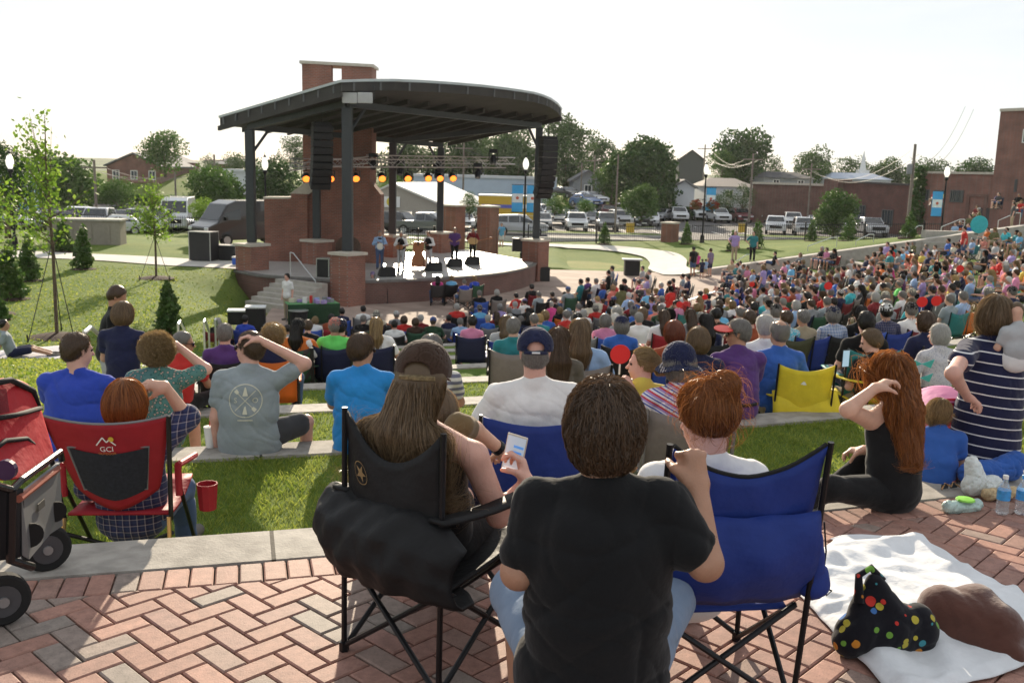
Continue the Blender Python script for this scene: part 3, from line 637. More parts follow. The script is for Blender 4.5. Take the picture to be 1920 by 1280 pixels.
q=P(658,478,z=SZ);e=empty('equipment_table',(q.x,q.y,SZ),-.1,'low table of mixed stage gear in front of the fireplace','table');b=MB();b.box(-1.3,1.3,-.35,.35,.62,.66);b.build('table_top',mat('grey table',(.3,.3,.29),.6),e)
for s_ in(-1.2,1.2):b=MB();b.box(s_-.03,s_+.03,-.3,.3,0,.62);b.build('leg',STEEL,e)
# TREES
LEAF=[leafmat('leaf mid green',(.03,.085,.012),(.10,.19,.025)),leafmat('leaf dark green',(.018,.055,.012),(.06,.12,.02),.25),leafmat('leaf fresh green',(.10,.20,.02),(.24,.36,.05),.5),leafmat('evergreen leaf',(.03,.08,.02),(.10,.17,.03),.3),leafmat('far tree leaf',(.04,.08,.025),(.09,.15,.04),.25)]
def leaf_cloud(name,lobes,n,size,m,flat=.6,up=.3):
 """leaf faces scattered through the shells of ellipsoid lobes"""
 L_=np.array(lobes,float);vol=(L_[:,3]*L_[:,4]*L_[:,5])**.66;pr=vol/vol.sum();idx=rng.choice(len(L_),n,p=pr)
 d=rng.normal(size=(n,3));d/=np.linalg.norm(d,axis=1)[:,None]
 rr=(rng.random(n)**.4)*.55+.48+rng.normal(size=n)*.05
 rr*=1+.16*np.sin(d[:,0]*5+idx)*np.cos(d[:,1]*6+idx*2)+.1*np.sin(d[:,2]*9+idx*3)
 c=L_[idx,:3]+d*rr[:,None]*L_[idx,3:6]
 q=rng.normal(size=(n,3))+d*.5;q/=np.linalg.norm(q,axis=1)[:,None]
 r2=rng.normal(size=(n,3));u=np.cross(q,r2);u/=np.linalg.norm(u,axis=1)[:,None];v=np.cross(q,u)
 s=(size*(.6+.8*rng.random(n)))[:,None]
 V=np.stack([c-u*s*.5,c+v*s*.35,c+u*s*.6,c-v*s*.35],1).reshape(-1,3)
 Fq=np.arange(4*n).reshape(-1,4);clump=.5+.5*np.sin(c[:,0]*2.1/max(.3,size*3)+c[:,2]*1.7/max(.3,size*3)+idx)
 a=np.clip(.6*rng.random(n)+.4*clump,0,1)
 return np_mesh(name,V,Fq,m,False,np.repeat(a,4))
def crown_lobes(w_,h,seed,n=9,zc=0.0,wild=.3):
 r_=random.Random(seed);out=[]
 for i in range(n):
  a=r_.uniform(0,2*PI);t=i/n;z=(t-.5)*h*.72;rad_=w_/2*(.62*math.sqrt(max(.05,1-(2*t-.9)**2)))
  s=r_.uniform(.26,.42)*w_*(1-.25*t);out.append((math.cos(a)*rad_,math.sin(a)*rad_,zc+z+r_.uniform(-.1,.1)*h*wild,s,s,s*r_.uniform(.6,.85)))
 out.append((0,0,zc,w_*.33,w_*.33,h*.4));return out
def trunk_mb(h,r,w_,ch,seed,nl=6):
 r_=random.Random(seed);b=MB();top=Vector((r_.uniform(-.1,.1)*h,r_.uniform(-.1,.1)*h,h+ch*.5))
 b.tube([(0,0,-.2),(0,0,h*.3),(top.x*.3,top.y*.3,h),top],[r*1.25,r,r*.75,r*.15],8)
 for i in range(nl):
  a=i*2.4+r_.random();z=h*(.75+.3*i/nl);e=Vector((math.cos(a)*w_*.36,math.sin(a)*w_*.36,z+ch*r_.uniform(.2,.5)));m_=Vector((e.x*.45,e.y*.45,z+ch*.18))
  b.tube([(0,0,z),m_,e],[r*.45,r*.28,r*.08],5)
 return b
_tm={}
def tree(name,px_,pt,pb,wpx,d,m,label,group=None,n=2600,seed=0,cat='tree',crown_frac=.8,key=None,gz=None):
 """tree with its crown top at pixel row pt and foot at row pb, crown wpx wide, d metres away"""
 c=P(px_,pb,d=d);t=P(px_,pt,d=d);zb=gz if gz is not None else c.z;H=t.z-zb;s1=d/F
 W_=wpx*s1;e=empty(name,(c.x,c.y,zb),seed*1.3,label,cat,group)
 ch=H*crown_frac;k=key if key is not None else seed
 if key is not None and key in _tm:
  cm,tmm,w0,h0=_tm[key]
 else:
  w0,h0=W_,H;lb=crown_lobes(W_*.92,ch,seed,11,H-ch/2)
  cm=leaf_cloud('crown',lb,int(n*2.6),max(.10,W_*.04)if d<60 else W_*.042,m);tmm=trunk_mb(H-ch,max(.06,H*.028),W_,ch,seed).mesh('trunk',BARK,True)
  if key is not None:_tm[key]=(cm,tmm,w0,h0)
 sx,sz_=W_/w0,H/h0
 for nm,me_ in(('crown',cm),('trunk',tmm)):
  o=bpy.data.objects.new(nm,me_);link(o,e);o.scale=(sx,sx,sz_)
 return e
G1='trees beyond the car park'
T=[(1215,262,402,150,119,1,'broad dark green tree in the middle of the far side of the car park',0,5200),(1145,292,400,70,118,0,'lighter green tree leaning against the broad middle tree on its left',1,2400),(1130,248,380,78,150,1,'round dark tree standing behind and left of the broad middle tree',2,2200),(1060,208,380,105,140,4,'tallest hazy tree just right of the stage roof',3,3600),(965,236,370,120,145,4,'hazy tree crown seen under the right half of the stage roof',4,3200),(855,238,370,130,150,4,'hazy tree crown seen under the middle of the stage roof',5,3200),(760,252,370,100,150,4,'hazy tree crown directly right of the chimney under the roof',6,2600),(1392,246,380,118,165,1,'high round tree rising behind the low grey roofs right of centre',7,3600),(1350,268,385,60,160,0,'smaller tree joined to the high round tree on its left side',8,1800),(1448,286,380,50,170,4,'low tree just right of the high round tree',9,1400),(1522,276,370,80,185,4,'round tree behind the utility pole left of the young car park tree',10,2000),(1590,292,365,62,190,4,'tree left of the white steeple',11,1500),(1545,300,370,50,180,0,'low tree in front between round tree and steeple',12,1200),(1660,298,365,80,190,4,'wide low tree right of the white steeple',13,1800),(1738,300,365,80,185,4,'low tree behind the tall grey utility pole',14,1600),(1830,297,360,75,180,1,'tree touching the left side of the tall brick tower',15,1600),(1790,312,360,40,190,4,'small low tree between pole and brick tower',16,900),(310,242,330,82,140,0,'single round tree on the skyline behind the brick house at left',17,1900),(395,318,398,105,96,0,'bushy green tree left of the black van',18,3200),(440,288,340,60,150,4,'hazy tree just left of the first stage column',19,1300),(525,292,420,110,100,1,'dark tree between the left stage columns',20,3000),(555,248,330,60,140,4,'hazy tall tree left of the chimney',21,1500),(392,288,330,36,160,4,'small dark tree beside the far gabled house',22,800),(15,252,440,95,60,1,'dark leafy tree cut off by the left edge of the photo',23,2600),(130,292,400,130,120,0,'wide green tree behind the tall sapling',24,3000),(55,300,400,90,125,4,'hazy tree behind the blue awning on the left',25,1800),(225,330,400,60,118,0,'green tree in front of the brick house at left',26,1500),(640,300,400,60,110,1,'dark tree seen between chimney and first front column',27,1200),(735,318,400,40,95,0,'fresh green tree just right of the chimney above the shed',28,1300),]
for t in T:tree('tree',t[0],t[1],t[2],t[3],t[4],LEAF[t[5]],t[6],G1,t[8],t[7]+40,crown_frac=.82)
for px_,pt,pb,wd,d,m_,l,sd,nn in((1202,345,412,76,92,3,'round shaggy young tree on the car park island right of centre',1,2600),(1562,350,445,80,86,3,'rounded young tree with pointed shoots before the brick warehouse',2,3000),(380,372,425,50,74,2,'light green young tree left of the black van',3,1500),(880,358,408,40,84,3,'small bushy tree left of the yellow truck',4,1300),(812,352,405,22,92,3,'slim tree right of the gabled shed',5,600),(1360,352,400,40,118,1,'dark conifer in front of the grey roofed house',6,900),(1392,340,400,40,118,1,'dark conifer at the left corner of the long brick wall',7,1000),(1335,360,400,36,118,1,'dark conifer behind the hanging flower baskets',8,700),(1040,366,402,50,98,0,'low leafy shrub among the cars right of the stage',9,900),(1100,372,402,40,100,0,'second low leafy shrub among the cars right of the stage',10,800)):
 tree('young_tree',px_,pt,pb,wd,d,LEAF[m_],l,'young trees around the car park',nn,sd+90,crown_frac=.86)
def shrub(px_,pt,pb,wpx,d,label,seed,z=None,n=1500):
 c=ground_hit(px_,pb);d=math.hypot(c.x,c.y);H=P(px_,pt,d=d).z-c.z;W_=wpx*d/F
 e=empty('evergreen_shrub',c,seed,label,'shrub','evergreen shrubs on the lawn')
 lb=[(random.Random(seed+i).uniform(-.08,.08)*W_,random.Random(seed+i*2).uniform(-.08,.08)*W_,H*(.14+.76*i/6),W_*(.5-.055*i-(.06 if i==6 else 0)),W_*(.5-.055*i),H*.13)for i in range(7)]
 o=bpy.data.objects.new('crown',leaf_cloud('crown',lb,n,.085+.04*W_,LEAF[3]));link(o,e)
 b=MB();b.tube([(0,0,-.1),(0,0,H*.9)],[.06,.01],6);b.build('stem',BARK,e)
 b=MB();b.lathe((0,0,0),[(W_*.62,-.1),(W_*.6,.02),(W_*.3,.06),(.02,.07)],14);b.build('mulch_ring',mat('dark mulch',(.045,.025,.018),.95,var=.4,vs=20,bump=.8,bs=40),e)
SH=[(20,455,562,50,29,'largest of the left lawn, cut by the photo edge'),(55,440,527,36,36,'second from the left edge, dark and narrow'),(157,425,505,36,40,'with its own mulch ring right of the tall sapling trunk'),(118,415,472,40,48,'before the beige utility cabinet'),(317,528,628,48,22,'beside the handrails, nearest to the seats'),(0,560,600,30,26,'low at the very left edge'),(1133,418,458,24,None,'on the lawn right of the stage before the white parked car'),(1287,417,458,22,None,'just right of the lone brick pillar'),(1418,412,466,28,None,'behind the man in the dark teal shirt'),(1374,432,470,22,None,'behind the man in the lavender shirt'),(1521,412,452,20,None,'slim, before the silver car left of the young tree'),(1590,402,452,28,None,'right of the rounded young tree'),(1704,397,446,30,None,'below the tall grey utility pole'),(1908,375,410,26,None,'at the brick tower by the top handrail')]
for i,(a,t,bb,wd,d,l)in enumerate(SH):
 if d is None:d=66 if a<1400 else(62 if a<1700 else 60)
 shrub(a,t,bb,wd,d,'upright evergreen shrub '+l,i,n=1700 if a<400 else 900)
def sapling(px_,pb,pt,d,wpx,label,seed,n=1500,tall=True):
 c=ground_hit(px_,pb);d=math.hypot(c.x,c.y);H=P(px_,pt,d=d).z-c.z;W_=wpx*d/F;r_=random.Random(seed)
 e=empty('sapling',c,0,label,'tree','staked saplings on the lawn');b=MB();b.tube([(0,0,-.1),(.02,0,H*.4),(-.04,0,H*.7),(0,0,H*.97)],[.05,.04,.025,.008],8)
 pts=[]
 for i in range(29):
  z=H*(r_.uniform(.36,.8)if i>3 else r_.uniform(.6,.72));a=r_.uniform(0,2*PI);ln=W_*r_.uniform(.25,.55)*(1.2-z/H);rise=r_.uniform(.35,1.3)*ln
  if i<=3:ln*=.7;rise=H*.30
  e1=Vector((math.cos(a)*ln,math.sin(a)*ln,z+rise));b.tube([(0,0,z),(e1.x*.5,e1.y*.5,z+rise*.4),e1],[.016,.011,.004],4,False)
  for t in range(44):f=r_.uniform(.25,1.05);pts.append(Vector((e1.x*f,e1.y*f,z+rise*f*f*.9+rise*.1*f))+Vector([r_.gauss(0,.13)for _ in range(3)]))
 for t in range(60):pts.append(Vector((r_.gauss(0,.08),r_.gauss(0,.08),H*r_.uniform(.7,1.0))))
 b.build('trunk',BARK,e);c_=np.array([tuple(p)for p in pts]);n=len(c_)
 u=rng.normal(size=(n,3));u/=np.linalg.norm(u,axis=1)[:,None];v=np.cross(u,rng.normal(size=(n,3)));v/=np.linalg.norm(v,axis=1)[:,None];s=(.058*(.6+.8*rng.random(n)))[:,None]
 V_=np.stack([c_-u*s,c_+v*s*.6,c_+u*s,c_-v*s*.6],1).reshape(-1,3);o=bpy.data.objects.new('crown',np_mesh('crown',V_,np.arange(4*n).reshape(-1,4),LEAF[2],False,np.repeat(rng.random(n),4)));link(o,e)
 b=MB()
 for a in(1.9,4.4,5.6):b.tube([(0,0,H*.42),(math.cos(a)*.95,math.sin(a)*.95,.02)],.012,4);b.tube([(math.cos(a)*.95,math.sin(a)*.95,-.1),(math.cos(a)*.98,math.sin(a)*.98,.2)],.02,4)
 b.build('guy_wires',BLACK,e);b=MB();b.lathe((0,0,0),[(.72,-.15),(.7,.01),(.4,.07),(.06,.1)],18);b.build('mulch_ring',mat('dark mulch',(.045,.025,.018),.95,var=.4,vs=20,bump=.8,bs=40),e)
sapling(107,633,203,19.5,215,'tall staked sapling with bright leaves and long top shoots on the left lawn',3)
sapling(293,522,330,32,120,'shorter staked sapling before the flight cases on the lawn',5)
sapling(-20,590,330,24,190,'bright leaved sapling whose branches enter at the left photo edge',9)
# BUILDINGS
def wallbox(name,pa,pb,dep,z0,zt,m,label,cat='building',zt2=None,nm='wall'):
 e=empty(name,(0,0,0),0,label,cat);a,c=Vector(pa),Vector(pb);t=(c-a).normalized();nn=Vector((-t.y,t.x));zt2=zt if zt2 is None else zt2
 b=MB();b.obox(a+nn*dep/2,c+nn*dep/2,dep,z0,zt,z0,zt2);recalc(b.build(nm,m,e));e['_a']=0;return e,a,c,t,nn
def window(e,a,t,nn,s0,s1,z0,z1,bars=2,fm=None):
 fm=fm or mat('window frame',(.10,.10,.10),.5,var=0);p,q=a+t*s0,a+t*s1
 b=MB();w_=.09
 for(u0,u1,v0,v1)in((s0,s1,z0,z0+w_),(s0,s1,z1-w_,z1),(s0,s0+w_,z0+w_,z1-w_),(s1-w_,s1,z0+w_,z1-w_)):b.obox(a+t*u0-nn*.04,a+t*u1-nn*.04,.1,v0,v1)
 for i in range(1,bars+1):u=s0+(s1-s0)*i/(bars+1);b.obox(a+t*(u-.03)-nn*.035,a+t*(u+.03)-nn*.035,.07,z0+w_,z1-w_)
 f=recalc(b.build('window',fm,e));b=MB();b.obox(a+t*(s0+w_)-nn*.012,a+t*(s1-w_)-nn*.012,.02,z0+w_,z1-w_);b.build('pane',GLASS,f)
def xy(px_,y):q=P(px_,400,y=y);return Vector((q.x,q.y))
yA=117
e,a,c,t,nn=wallbox('brick_warehouse',xy(1408,yA),xy(1556,yA-5),22,-3.6,1.25,BRICKD,'long low brown brick warehouse with pale roof edge behind the car park')
b=MB();b.obox(a-nn*.0,c-nn*.0,.5,1.252,1.5);b.build('roof_edge',STONE,e)
e,a,c,t,nn=wallbox('brick_warehouse',xy(1551,yA-7),xy(1716,yA-22),20,-3.6,1.75,brickmat('dark red brick',(.14,.045,.035),(.11,.04,.032),(.1,.08,.07)),'dark red brick warehouse wing with barred windows right of the young tree',zt2=1.55)
Ln=(c-a).length
b=MB();b.obox(a,c,.4,1.752,1.95,1.552,1.75);b.build('roof_edge',mat('dark flashing',(.06,.05,.05),.6),e)
window(e,a,t,nn,Ln*.33,Ln*.47,-2.6,-.6,3);window(e,a,t,nn,Ln*.66,Ln*.78,-2.6,-.9,3)
b=MB();b.obox(xy(1553,yA-8),xy(1580,yA-9.5),2.5,-3.6,2.05);b.build('corner_bay',BRICKD,e)
e,a,c,t,nn=wallbox('brick_building',xy(1716,92),xy(1856,86.4),25,-3.6,2.75,BRICKP,'large orange red brick building with a tall tower block at the right edge')
Ln=(c-a).length;S=Ln/152
for x0,x1_,pz0,pz1 in((1722,1743,355,376),(1753,1776,356,376),(1786,1813,356,379)):window(e,a,t,nn,(x0-1716)*S,(x1_-1716)*S,P(x0,pz1,y=90).z,P(x0,pz0,y=90).z,2)
b=MB();b.obox(a,c,.3,2.752,2.95);b.build('roof_edge',STONE,e)
b=MB();p0,p1=a+t*(104*S),a+t*(145*S);b.obox(p0-nn*.05,p1-nn*.05,.1,.75,1.0);b.obox(p0-nn*.05,p0-nn*.05+t*.3,.1,-3.5,.745);b.obox(p1-nn*.05-t*.3,p1-nn*.05,.1,-3.5,.745);b.build('brick_band',BRICKD,e)
b=MB();p0=a+t*(128*S);b.obox(p0-nn*.04,p0-nn*.04+t*1.2,.08,-3.0,-.2);b.build('door',mat('door paint',(.06,.05,.05),.5),e)
zt=P(1880,206,y=84).z;q0,q1=xy(1855,86.3),xy(2010,80);tt=(q1-q0).normalized();nq=Vector((-tt.y,tt.x))
b=MB();b.obox(q0+nq*8,q1+nq*8,16,-3.6,zt);recalc(b.build('tower',BRICKP,e));b=MB();b.obox(q0+nq*.1,q1+nq*.1,.5,zt,zt+.25);b.build('tower_coping',STONE,e)
for x0,x1_,pz0,pz1 in((1906,1922,242,268),(1896,1906,336,360)):
 s0=(xy(x0,84.5)-q0).dot(tt);s1=(xy(x1_,84.5)-q0).dot(tt);window(e,q0,tt,nq,s0,s1,P(x0,pz1,y=84.5).z,P(x0,pz0,y=84.5).z,0,WHITE if pz0<300 else None)
o=bpy.data.objects.new('climbing_ivy',leaf_cloud('climbing_ivy',[(0,0,-1.5+i*.9,.9-.08*i,.35,.6)for i in range(6)],900,.35,LEAF[1]));link(o);q=xy(1720,91.4);o.location=(q.x,q.y,-.2);tag(o,'dark climbing ivy at the left corner of the orange red brick building','ivy')
def canopy_mat():
 m=mat('canopy blue stripe',(.05,.32,.55),.6,var=0);n=m.node_tree;w_=n.nodes.new('ShaderNodeTexWave');w_.wave_type='BANDS';w_.bands_direction='Z';w_.inputs['Scale'].default_value=.32;g=n.nodes.new('ShaderNodeNewGeometry');n.links.new(g.outputs['Position'],w_.inputs[0])
 cr_=n.nodes.new('ShaderNodeValToRGB');cr_.color_ramp.interpolation='CONSTANT';cr_.color_ramp.elements[0].color=(.05,.30,.52,1);cr_.color_ramp.elements[1].color=(.6,.64,.66,1);cr_.color_ramp.elements[1].position=.62;n.links.new(w_.outputs[0],cr_.inputs[0]);n.links.new(cr_.outputs[0],n.nodes['Principled BSDF'].inputs['Base Color']);return m
ROOFG=mat('grey shingle',(.17,.17,.18),.9,var=.2,vs=1,world=True);SIDE=mat('pale siding',(.55,.57,.60),.8,var=.06,vs=1)
def house(x0,x1_,pt,pe,pb,d,label,wall,roof,gable=True,dep=10,name='house',wins=2,flat=False):
 a,c=xy(x0,d),xy(x1_,d);za,ze,zb=P((x0+x1_)/2,pt,y=d).z,P((x0+x1_)/2,pe,y=d).z,P((x0+x1_)/2,pb,y=d).z;t=(c-a).normalized();nn=Vector((-t.y,t.x));e=empty(name,(0,0,0),0,label,'building')
 b=MB();b.obox(a+nn*dep/2,c+nn*dep/2,dep,zb-2,ze)
 m_=(a+c)/2
 if gable:b.extr([(*a,ze),(*c,ze),(*m_,za)],(nn.x*dep,nn.y*dep,0))
 recalc(b.build('wall',wall,e));o_=.35;b=MB()
 if flat:b.obox(a+nn*dep/2,c+nn*dep/2,dep+.4,ze+.003,ze+.35)
 elif gable:
  for s0,sg in((a-t*o_,1),(c+t*o_,-1)):
   b.extr([(*(s0-nn*o_),ze-.1),(*(m_-nn*o_),za+.05),(*(m_-nn*o_),za+.25),(*(s0-nn*o_),ze+.1)],(nn.x*(dep+2*o_),nn.y*(dep+2*o_),0))
 else:
  V_=[(*(a-nn*o_-t*o_),ze),(*(c-nn*o_+t*o_),ze),(*(c+nn*dep),ze),(*(a+nn*dep),ze),(*(a+nn*dep/2+t*1.5),za),(*(c+nn*dep/2-t*1.5),za)]
  b.add(V_,[(0,1,5,4),(1,2,5),(2,3,4,5),(3,0,4),(0,3,2,1)])
 recalc(b.build('roof',roof,e));Ln=(c-a).length
 for i in range(wins):s=Ln*(i+.5)/wins;window(e,a,t,nn,s-.5,s+.5,zb+(ze-zb)*.35,zb+(ze-zb)*.8,1,WHITE)
 return e
house(204,305,289,312,350,140,'red brick gabled house on the slope at left with white eaves',BRICKP,ROOFG,wins=3,dep=14)
house(288,338,290,304,335,152,'low brick wing with dark hipped roof behind the gabled brick house',BRICKP,ROOFG,False,dep=10,wins=1)
house(398,455,296,308,335,160,'far brick house with dark roof left of the first stage column',BRICKP,ROOFG,False,wins=2)
house(415,462,322,322,336,130,'low white flat roofed building behind the bushy tree at left',SIDE,SIDE,False,wins=0,flat=True)
house(-70,46,330,330,372,78,'blue and white striped canopy building at the left photo edge',canopy_mat(),WHITE,False,wins=0,flat=True,dep=2.5)
house(775,1042,334,334,378,128,'long pale blue white warehouse seen through the stage',mat('bluish white siding',(.42,.50,.60),.8,var=.05,vs=1),SIDE,False,wins=0,flat=True,dep=14)
house(893,958,306,324,340,150,'white gabled house above the pale blue warehouse',mat('bluish white siding',(.42,.50,.60)),ROOFG,wins=2)
house(1073,1128,322,340,372,128,'grey cottage half hidden left of the broad middle tree',mat('grey siding',(.28,.29,.31),.8),ROOFG,wins=1)
house(1262,1300,340,352,378,118,'white shed wall behind the flower basket lamp post',SIDE,ROOFG,wins=0)
house(1268,1314,283,301,330,190,'far dark gabled house on the skyline left of the high round tree',mat('dark siding',(.08,.085,.08)),mat('dark flat roof',(.05,.05,.055),.8),wins=0)
house(1318,1412,334,350,382,122,'long low house with pale hipped roof right of the globe lamp',SIDE,mat('tan shingle',(.24,.21,.19),.9,var=.1),False,wins=3)
house(1428,1520,322,334,350,150,'dark roofed low building above the brown brick warehouse',mat('grey siding',(.28,.29,.31)),mat('dark flat roof',(.05,.05,.055),.8),False,wins=2)
house(1555,1665,324,336,350,165,'building with a long blue grey metal roof beside the steeple',SIDE,mat('blue grey roof',(.28,.33,.42),.5),False,wins=0)
q=P(1616,336,y=175);e=empty('church_steeple',q,0,'slender white church steeple on the skyline','steeple');zs=P(1616,283,y=175).z-q.z
b=MB();b.box(-1.7,1.7,-1.7,1.7,-3,.6);b.box(-.9,.9,-.9,.9,.6,1.6);b.build('base',WHITE,e);b=MB();b.lathe((0,0,1.6),[(.62,0),(.04,zs-1.6)],8);b.build('spire',WHITE,e)
yS=84;e=empty('open_shed',(0,0,0),0,'open sided shed with beige gable and white metal roof seen through the stage','shed')
def S3(px_,py_,y=yS):q=P(px_,py_,y=y);return(q.x,q.y,q.z)
gb=mat('beige cladding',(.36,.33,.28),.8,var=.05)
b=MB();b.extr([S3(708,356),S3(735,345),S3(843,392),S3(843,395),S3(708,395)],(0,.15,0));recalc(b.build('gable',gb,e))
b=MB();b.extr([S3(735,342,yS-.2),S3(846,390,yS-.2),S3(846,394,yS-.2),S3(735,346,yS-.2)],(3.5,14,0));b.extr([S3(735,342,yS-.2),S3(704,357,yS-.2),S3(704,360,yS-.2),S3(735,346,yS-.2)],(3.5,14,0));recalc(b.build('roof',mat('white metal roof',(.6,.6,.58),.4,.3,var=.05),e))
for x in(710,775,838):q=S3(x,395);b=MB();b.box(q[0]-.12,q[0]+.12,q[1],q[1]+.25,-3.4,q[2]);b.build('post',gb,e)
q0,q1=S3(718,388),S3(750,369);b=MB();b.box(q0[0],q1[0],yS-.1,yS-.03,q0[2],q1[2]);sgn=b.build('sign_panel',WHITE,e)
b=MB();b.lathe((0,0,0),[(.42,0),(.4,.02)],20);b.xf(Matrix.Translation(((q0[0]+q1[0])/2,yS-.11,(q0[2]+q1[2])/2))@Matrix.Rotation(PI/2,4,'X'));b.build('sign_emblem',mat('sign yellow',(.65,.55,.08),.6),sgn)
q=P(165,462,z=-2.9);e=empty('utility_cabinet',(q.x,q.y,-2.9),.15,'long beige utility cabinet on the left lawn behind the sapling','utility box')
b=MB();b.box(-1.9,1.9,-.7,.7,0,1.45);b.build('housing',mat('cabinet beige',(.30,.27,.22),.7,var=.08),e,bevel=.03);b=MB();b.box(-2,2,-.8,.8,1.453,1.55);b.build('lid',mat('cabinet lid',(.4,.38,.33),.6),e)
for x in(-.95,0,.95):b=MB();b.box(x-.9*.48,x+.9*.48,-.735,-.703,.15,1.3);b.build('door',mat('cabinet door',(.27,.24,.2),.7),e)
for i,(x0,x1_,pt,pb,y,l)in enumerate(((1005,1120,392,404,119,'clipped hedge behind the cars right of the stage'),(225,480,388,404,119,'long green hedge behind the cars on the left'),(1235,1400,386,402,118,'dark hedge behind the row of parked cars right of centre'),(0,215,372,400,119,'overgrown bank hedge left behind the sapling'))):
 a,c=xy(x0,y),xy(x1_,y);n_=14;zb=-3.3;zt=max(P(x0,pt,y=y).z,zb+1.2)
 lb=[(a.x+(c.x-a.x)*(k+.5)/n_,y,(zt+zb)/2,(c.x-a.x)/n_*.75,.9,(zt-zb)/2*(1+.1*math.sin(k*3)))for k in range(n_)]
 o=bpy.data.objects.new('hedge',leaf_cloud('hedge',lb,3200,.4,LEAF[0 if i!=2 else 1]));link(o);tag(o,l,'hedge')
# LAMPS, POLES
GLOBE=mat('lamp globe',(.85,.83,.75),.3,var=0,emit=.6)  # emission puts the sun's glow into the white globe
def lamp(px_,pt,base,label,banner=None,basket=False,h=None):
 e=empty('street_lamp',base,0,label,'street lamp','globe street lamps');H=P(px_,pt,y=base[1]).z-base[2]
 b=MB();b.lathe((0,0,0),[(.22,-.2),(.22,.15),(.16,.25),(.13,.7),(.07,.85),(.055,H-1.1),(.09,H-1.05),(.14,H-.95),(.12,H-.85)],10);b.build('pole',BLACK,e)
 b=MB();b.lathe((0,0,H-.85),[(.09,0),(.18,.2),(.19,.38),(.13,.6),(.03,.74)],12);b.build('globe',GLOBE,e,smooth=True)
 b=MB();b.lathe((0,0,H-.12),[(.09,0),(.07,.08),(.015,.14),(.01,.28)],8);b.build('finial',BLACK,e)
 if banner:
  sides,bl=banner
  for s in sides:
   zc=H-1.8
   for z_ in(zc,zc-1.7):b=MB();b.tube([(0,0,z_),(s*.85,0,z_)],.02,5);b.build('banner_arm',BLACK,e)
   b=MB();b.box(min(s*.12,s*.82),max(s*.12,s*.82),-.015,.015,zc-1.68,zc-.02);bb=b.build('banner',mat('banner sky blue',(.10,.38,.62),.7,trans=.4,var=.1,vs=2),e)
   b=MB();b.box(min(s*.14,s*.8),max(s*.14,s*.8),-.02,-.0155,zc-1.1,zc-.55);b.build('banner_panel',mat('banner white',(.7,.75,.8),.7),bb)
   b=MB();b.lathe((s*.47,0,0),[(.1,0),(.1,.004)],10);b.xf(Matrix.Translation((0,-.021,zc-.82))@Matrix.Rotation(PI/2,4,'X'));b.build('banner_mark',mat('banner red',(.5,.12,.08),.7),bb)
 if basket:
  for s in(-1,1):
   b=MB();zc=H-3.0;b.tube([(0,0,zc+.3),(s*.6,0,zc+.35),(s*.6,0,zc)],.015,5);bb=b.build('basket_bracket',BLACK,e)
   o=bpy.data.objects.new('flower_basket',leaf_cloud('flower_basket',[(s*.6,0,zc-.1,.42,.42,.35)],500,.14,leafmat('red flowers',(.30,.02,.03),(.08,.12,.03),.2)));link(o,e)
q=P(1316,457,y=72.2);lamp(1316,305,(q.x,q.y,-3.2),'black lamp post with white globe and two red flower baskets',((1,),1),True)
q=P(1764,440,y=66);lamp(1766,308,(q.x,q.y,-2.4),'black globe lamp with a narrow banner in front of the orange red brick building',((-1,),1))
q=P(982,448,y=61);lamp(982,292,(q.x,q.y,-3.4),'black globe lamp with two blue banners beside the right stage column',((-1,1),1))
q=P(499,440,y=56);lamp(499,291,(q.x,q.y,-2.9),'globe lamp just right of the left rear stage column')
q=P(28,460,y=48);lamp(24,284,(q.x,q.y,-2.8),'dark globe lamp behind the sapling at the left edge')
WOODP=mat('weathered pole wood',(.20,.17,.14),.9,var=.2)
def pole(px_,pt,pb,d,label,arm=True,lean=0,r=.14,tr=False):
 q=P(px_,pb,y=d);e=empty('utility_pole',q,0,label,'utility pole','utility poles');H=P(px_,pt,y=d).z-q.z
 b=MB();b.tube([(0,0,-1),(lean,0,H)],[r,r*.7],7);b.build('shaft',WOODP,e)
 if arm:b=MB();b.box(lean-1.1,lean+1.1,-.06,.06,H-.7,H-.58);b.build('crossarm',WOODP,e)
 if tr:b=MB();b.lathe((lean-.35,-.1,H-2.6),[(.22,0),(.24,.1),(.24,.8),(.1,.9)],10);b.build('transformer',mat('transformer grey',(.25,.26,.27),.5),e)
 return Vector((q.x+lean,q.y,q.z+H-.6))
w1=pole(1704,270,400,86,'tall grey utility pole at the corner of the brick building',False,0,.17,True)
w2=pole(1515,306,400,108,'slim dark utility pole before the long brick warehouse',True,0,.1)
w3=pole(1405,288,400,110,'utility pole right of the grey roofed houses with many wires',True)
w4=pole(1319,271,330,150,'utility pole on the skyline behind the white globe lamp',True)
pole(1153,290,432,84,'tall thin dark light pole in the car park right of the stage',False,0,.09)
w5=pole(1112,292,380,125,'pale utility pole behind the cars by the grey cottage',True)
pole(1088,306,392,118,'thin utility pole left of the pale one behind the cars',False,0,.1)
w6=pole(182,300,420,82,'pale utility pole behind the left sapling',True);w7=pole(330,322,380,120,'short pole on the grass bank below the brick house',False);w8=pole(404,290,385,110,'utility pole above the bushy tree left of the stage',True)
w9=pole(868,268,372,118,'utility pole seen through the stage over the pale warehouse',True)
def wires(a,c,n=3,sag=1.2,label=''):
 e=MB()
 for i in range(n):
  o_=Vector(((i-(n-1)/2)*.8,0,-.25*(i%2)));
  e.tube([a.lerp(c,t/12)+o_-Vector((0,0,sag*4*(t/12)*(1-t/12)))for t in range(13)],.018,3,False)
 e.build('power_lines',mat('cable',(.08,.08,.08),.6,var=0),label=label,cat='power line',group='overhead power lines')
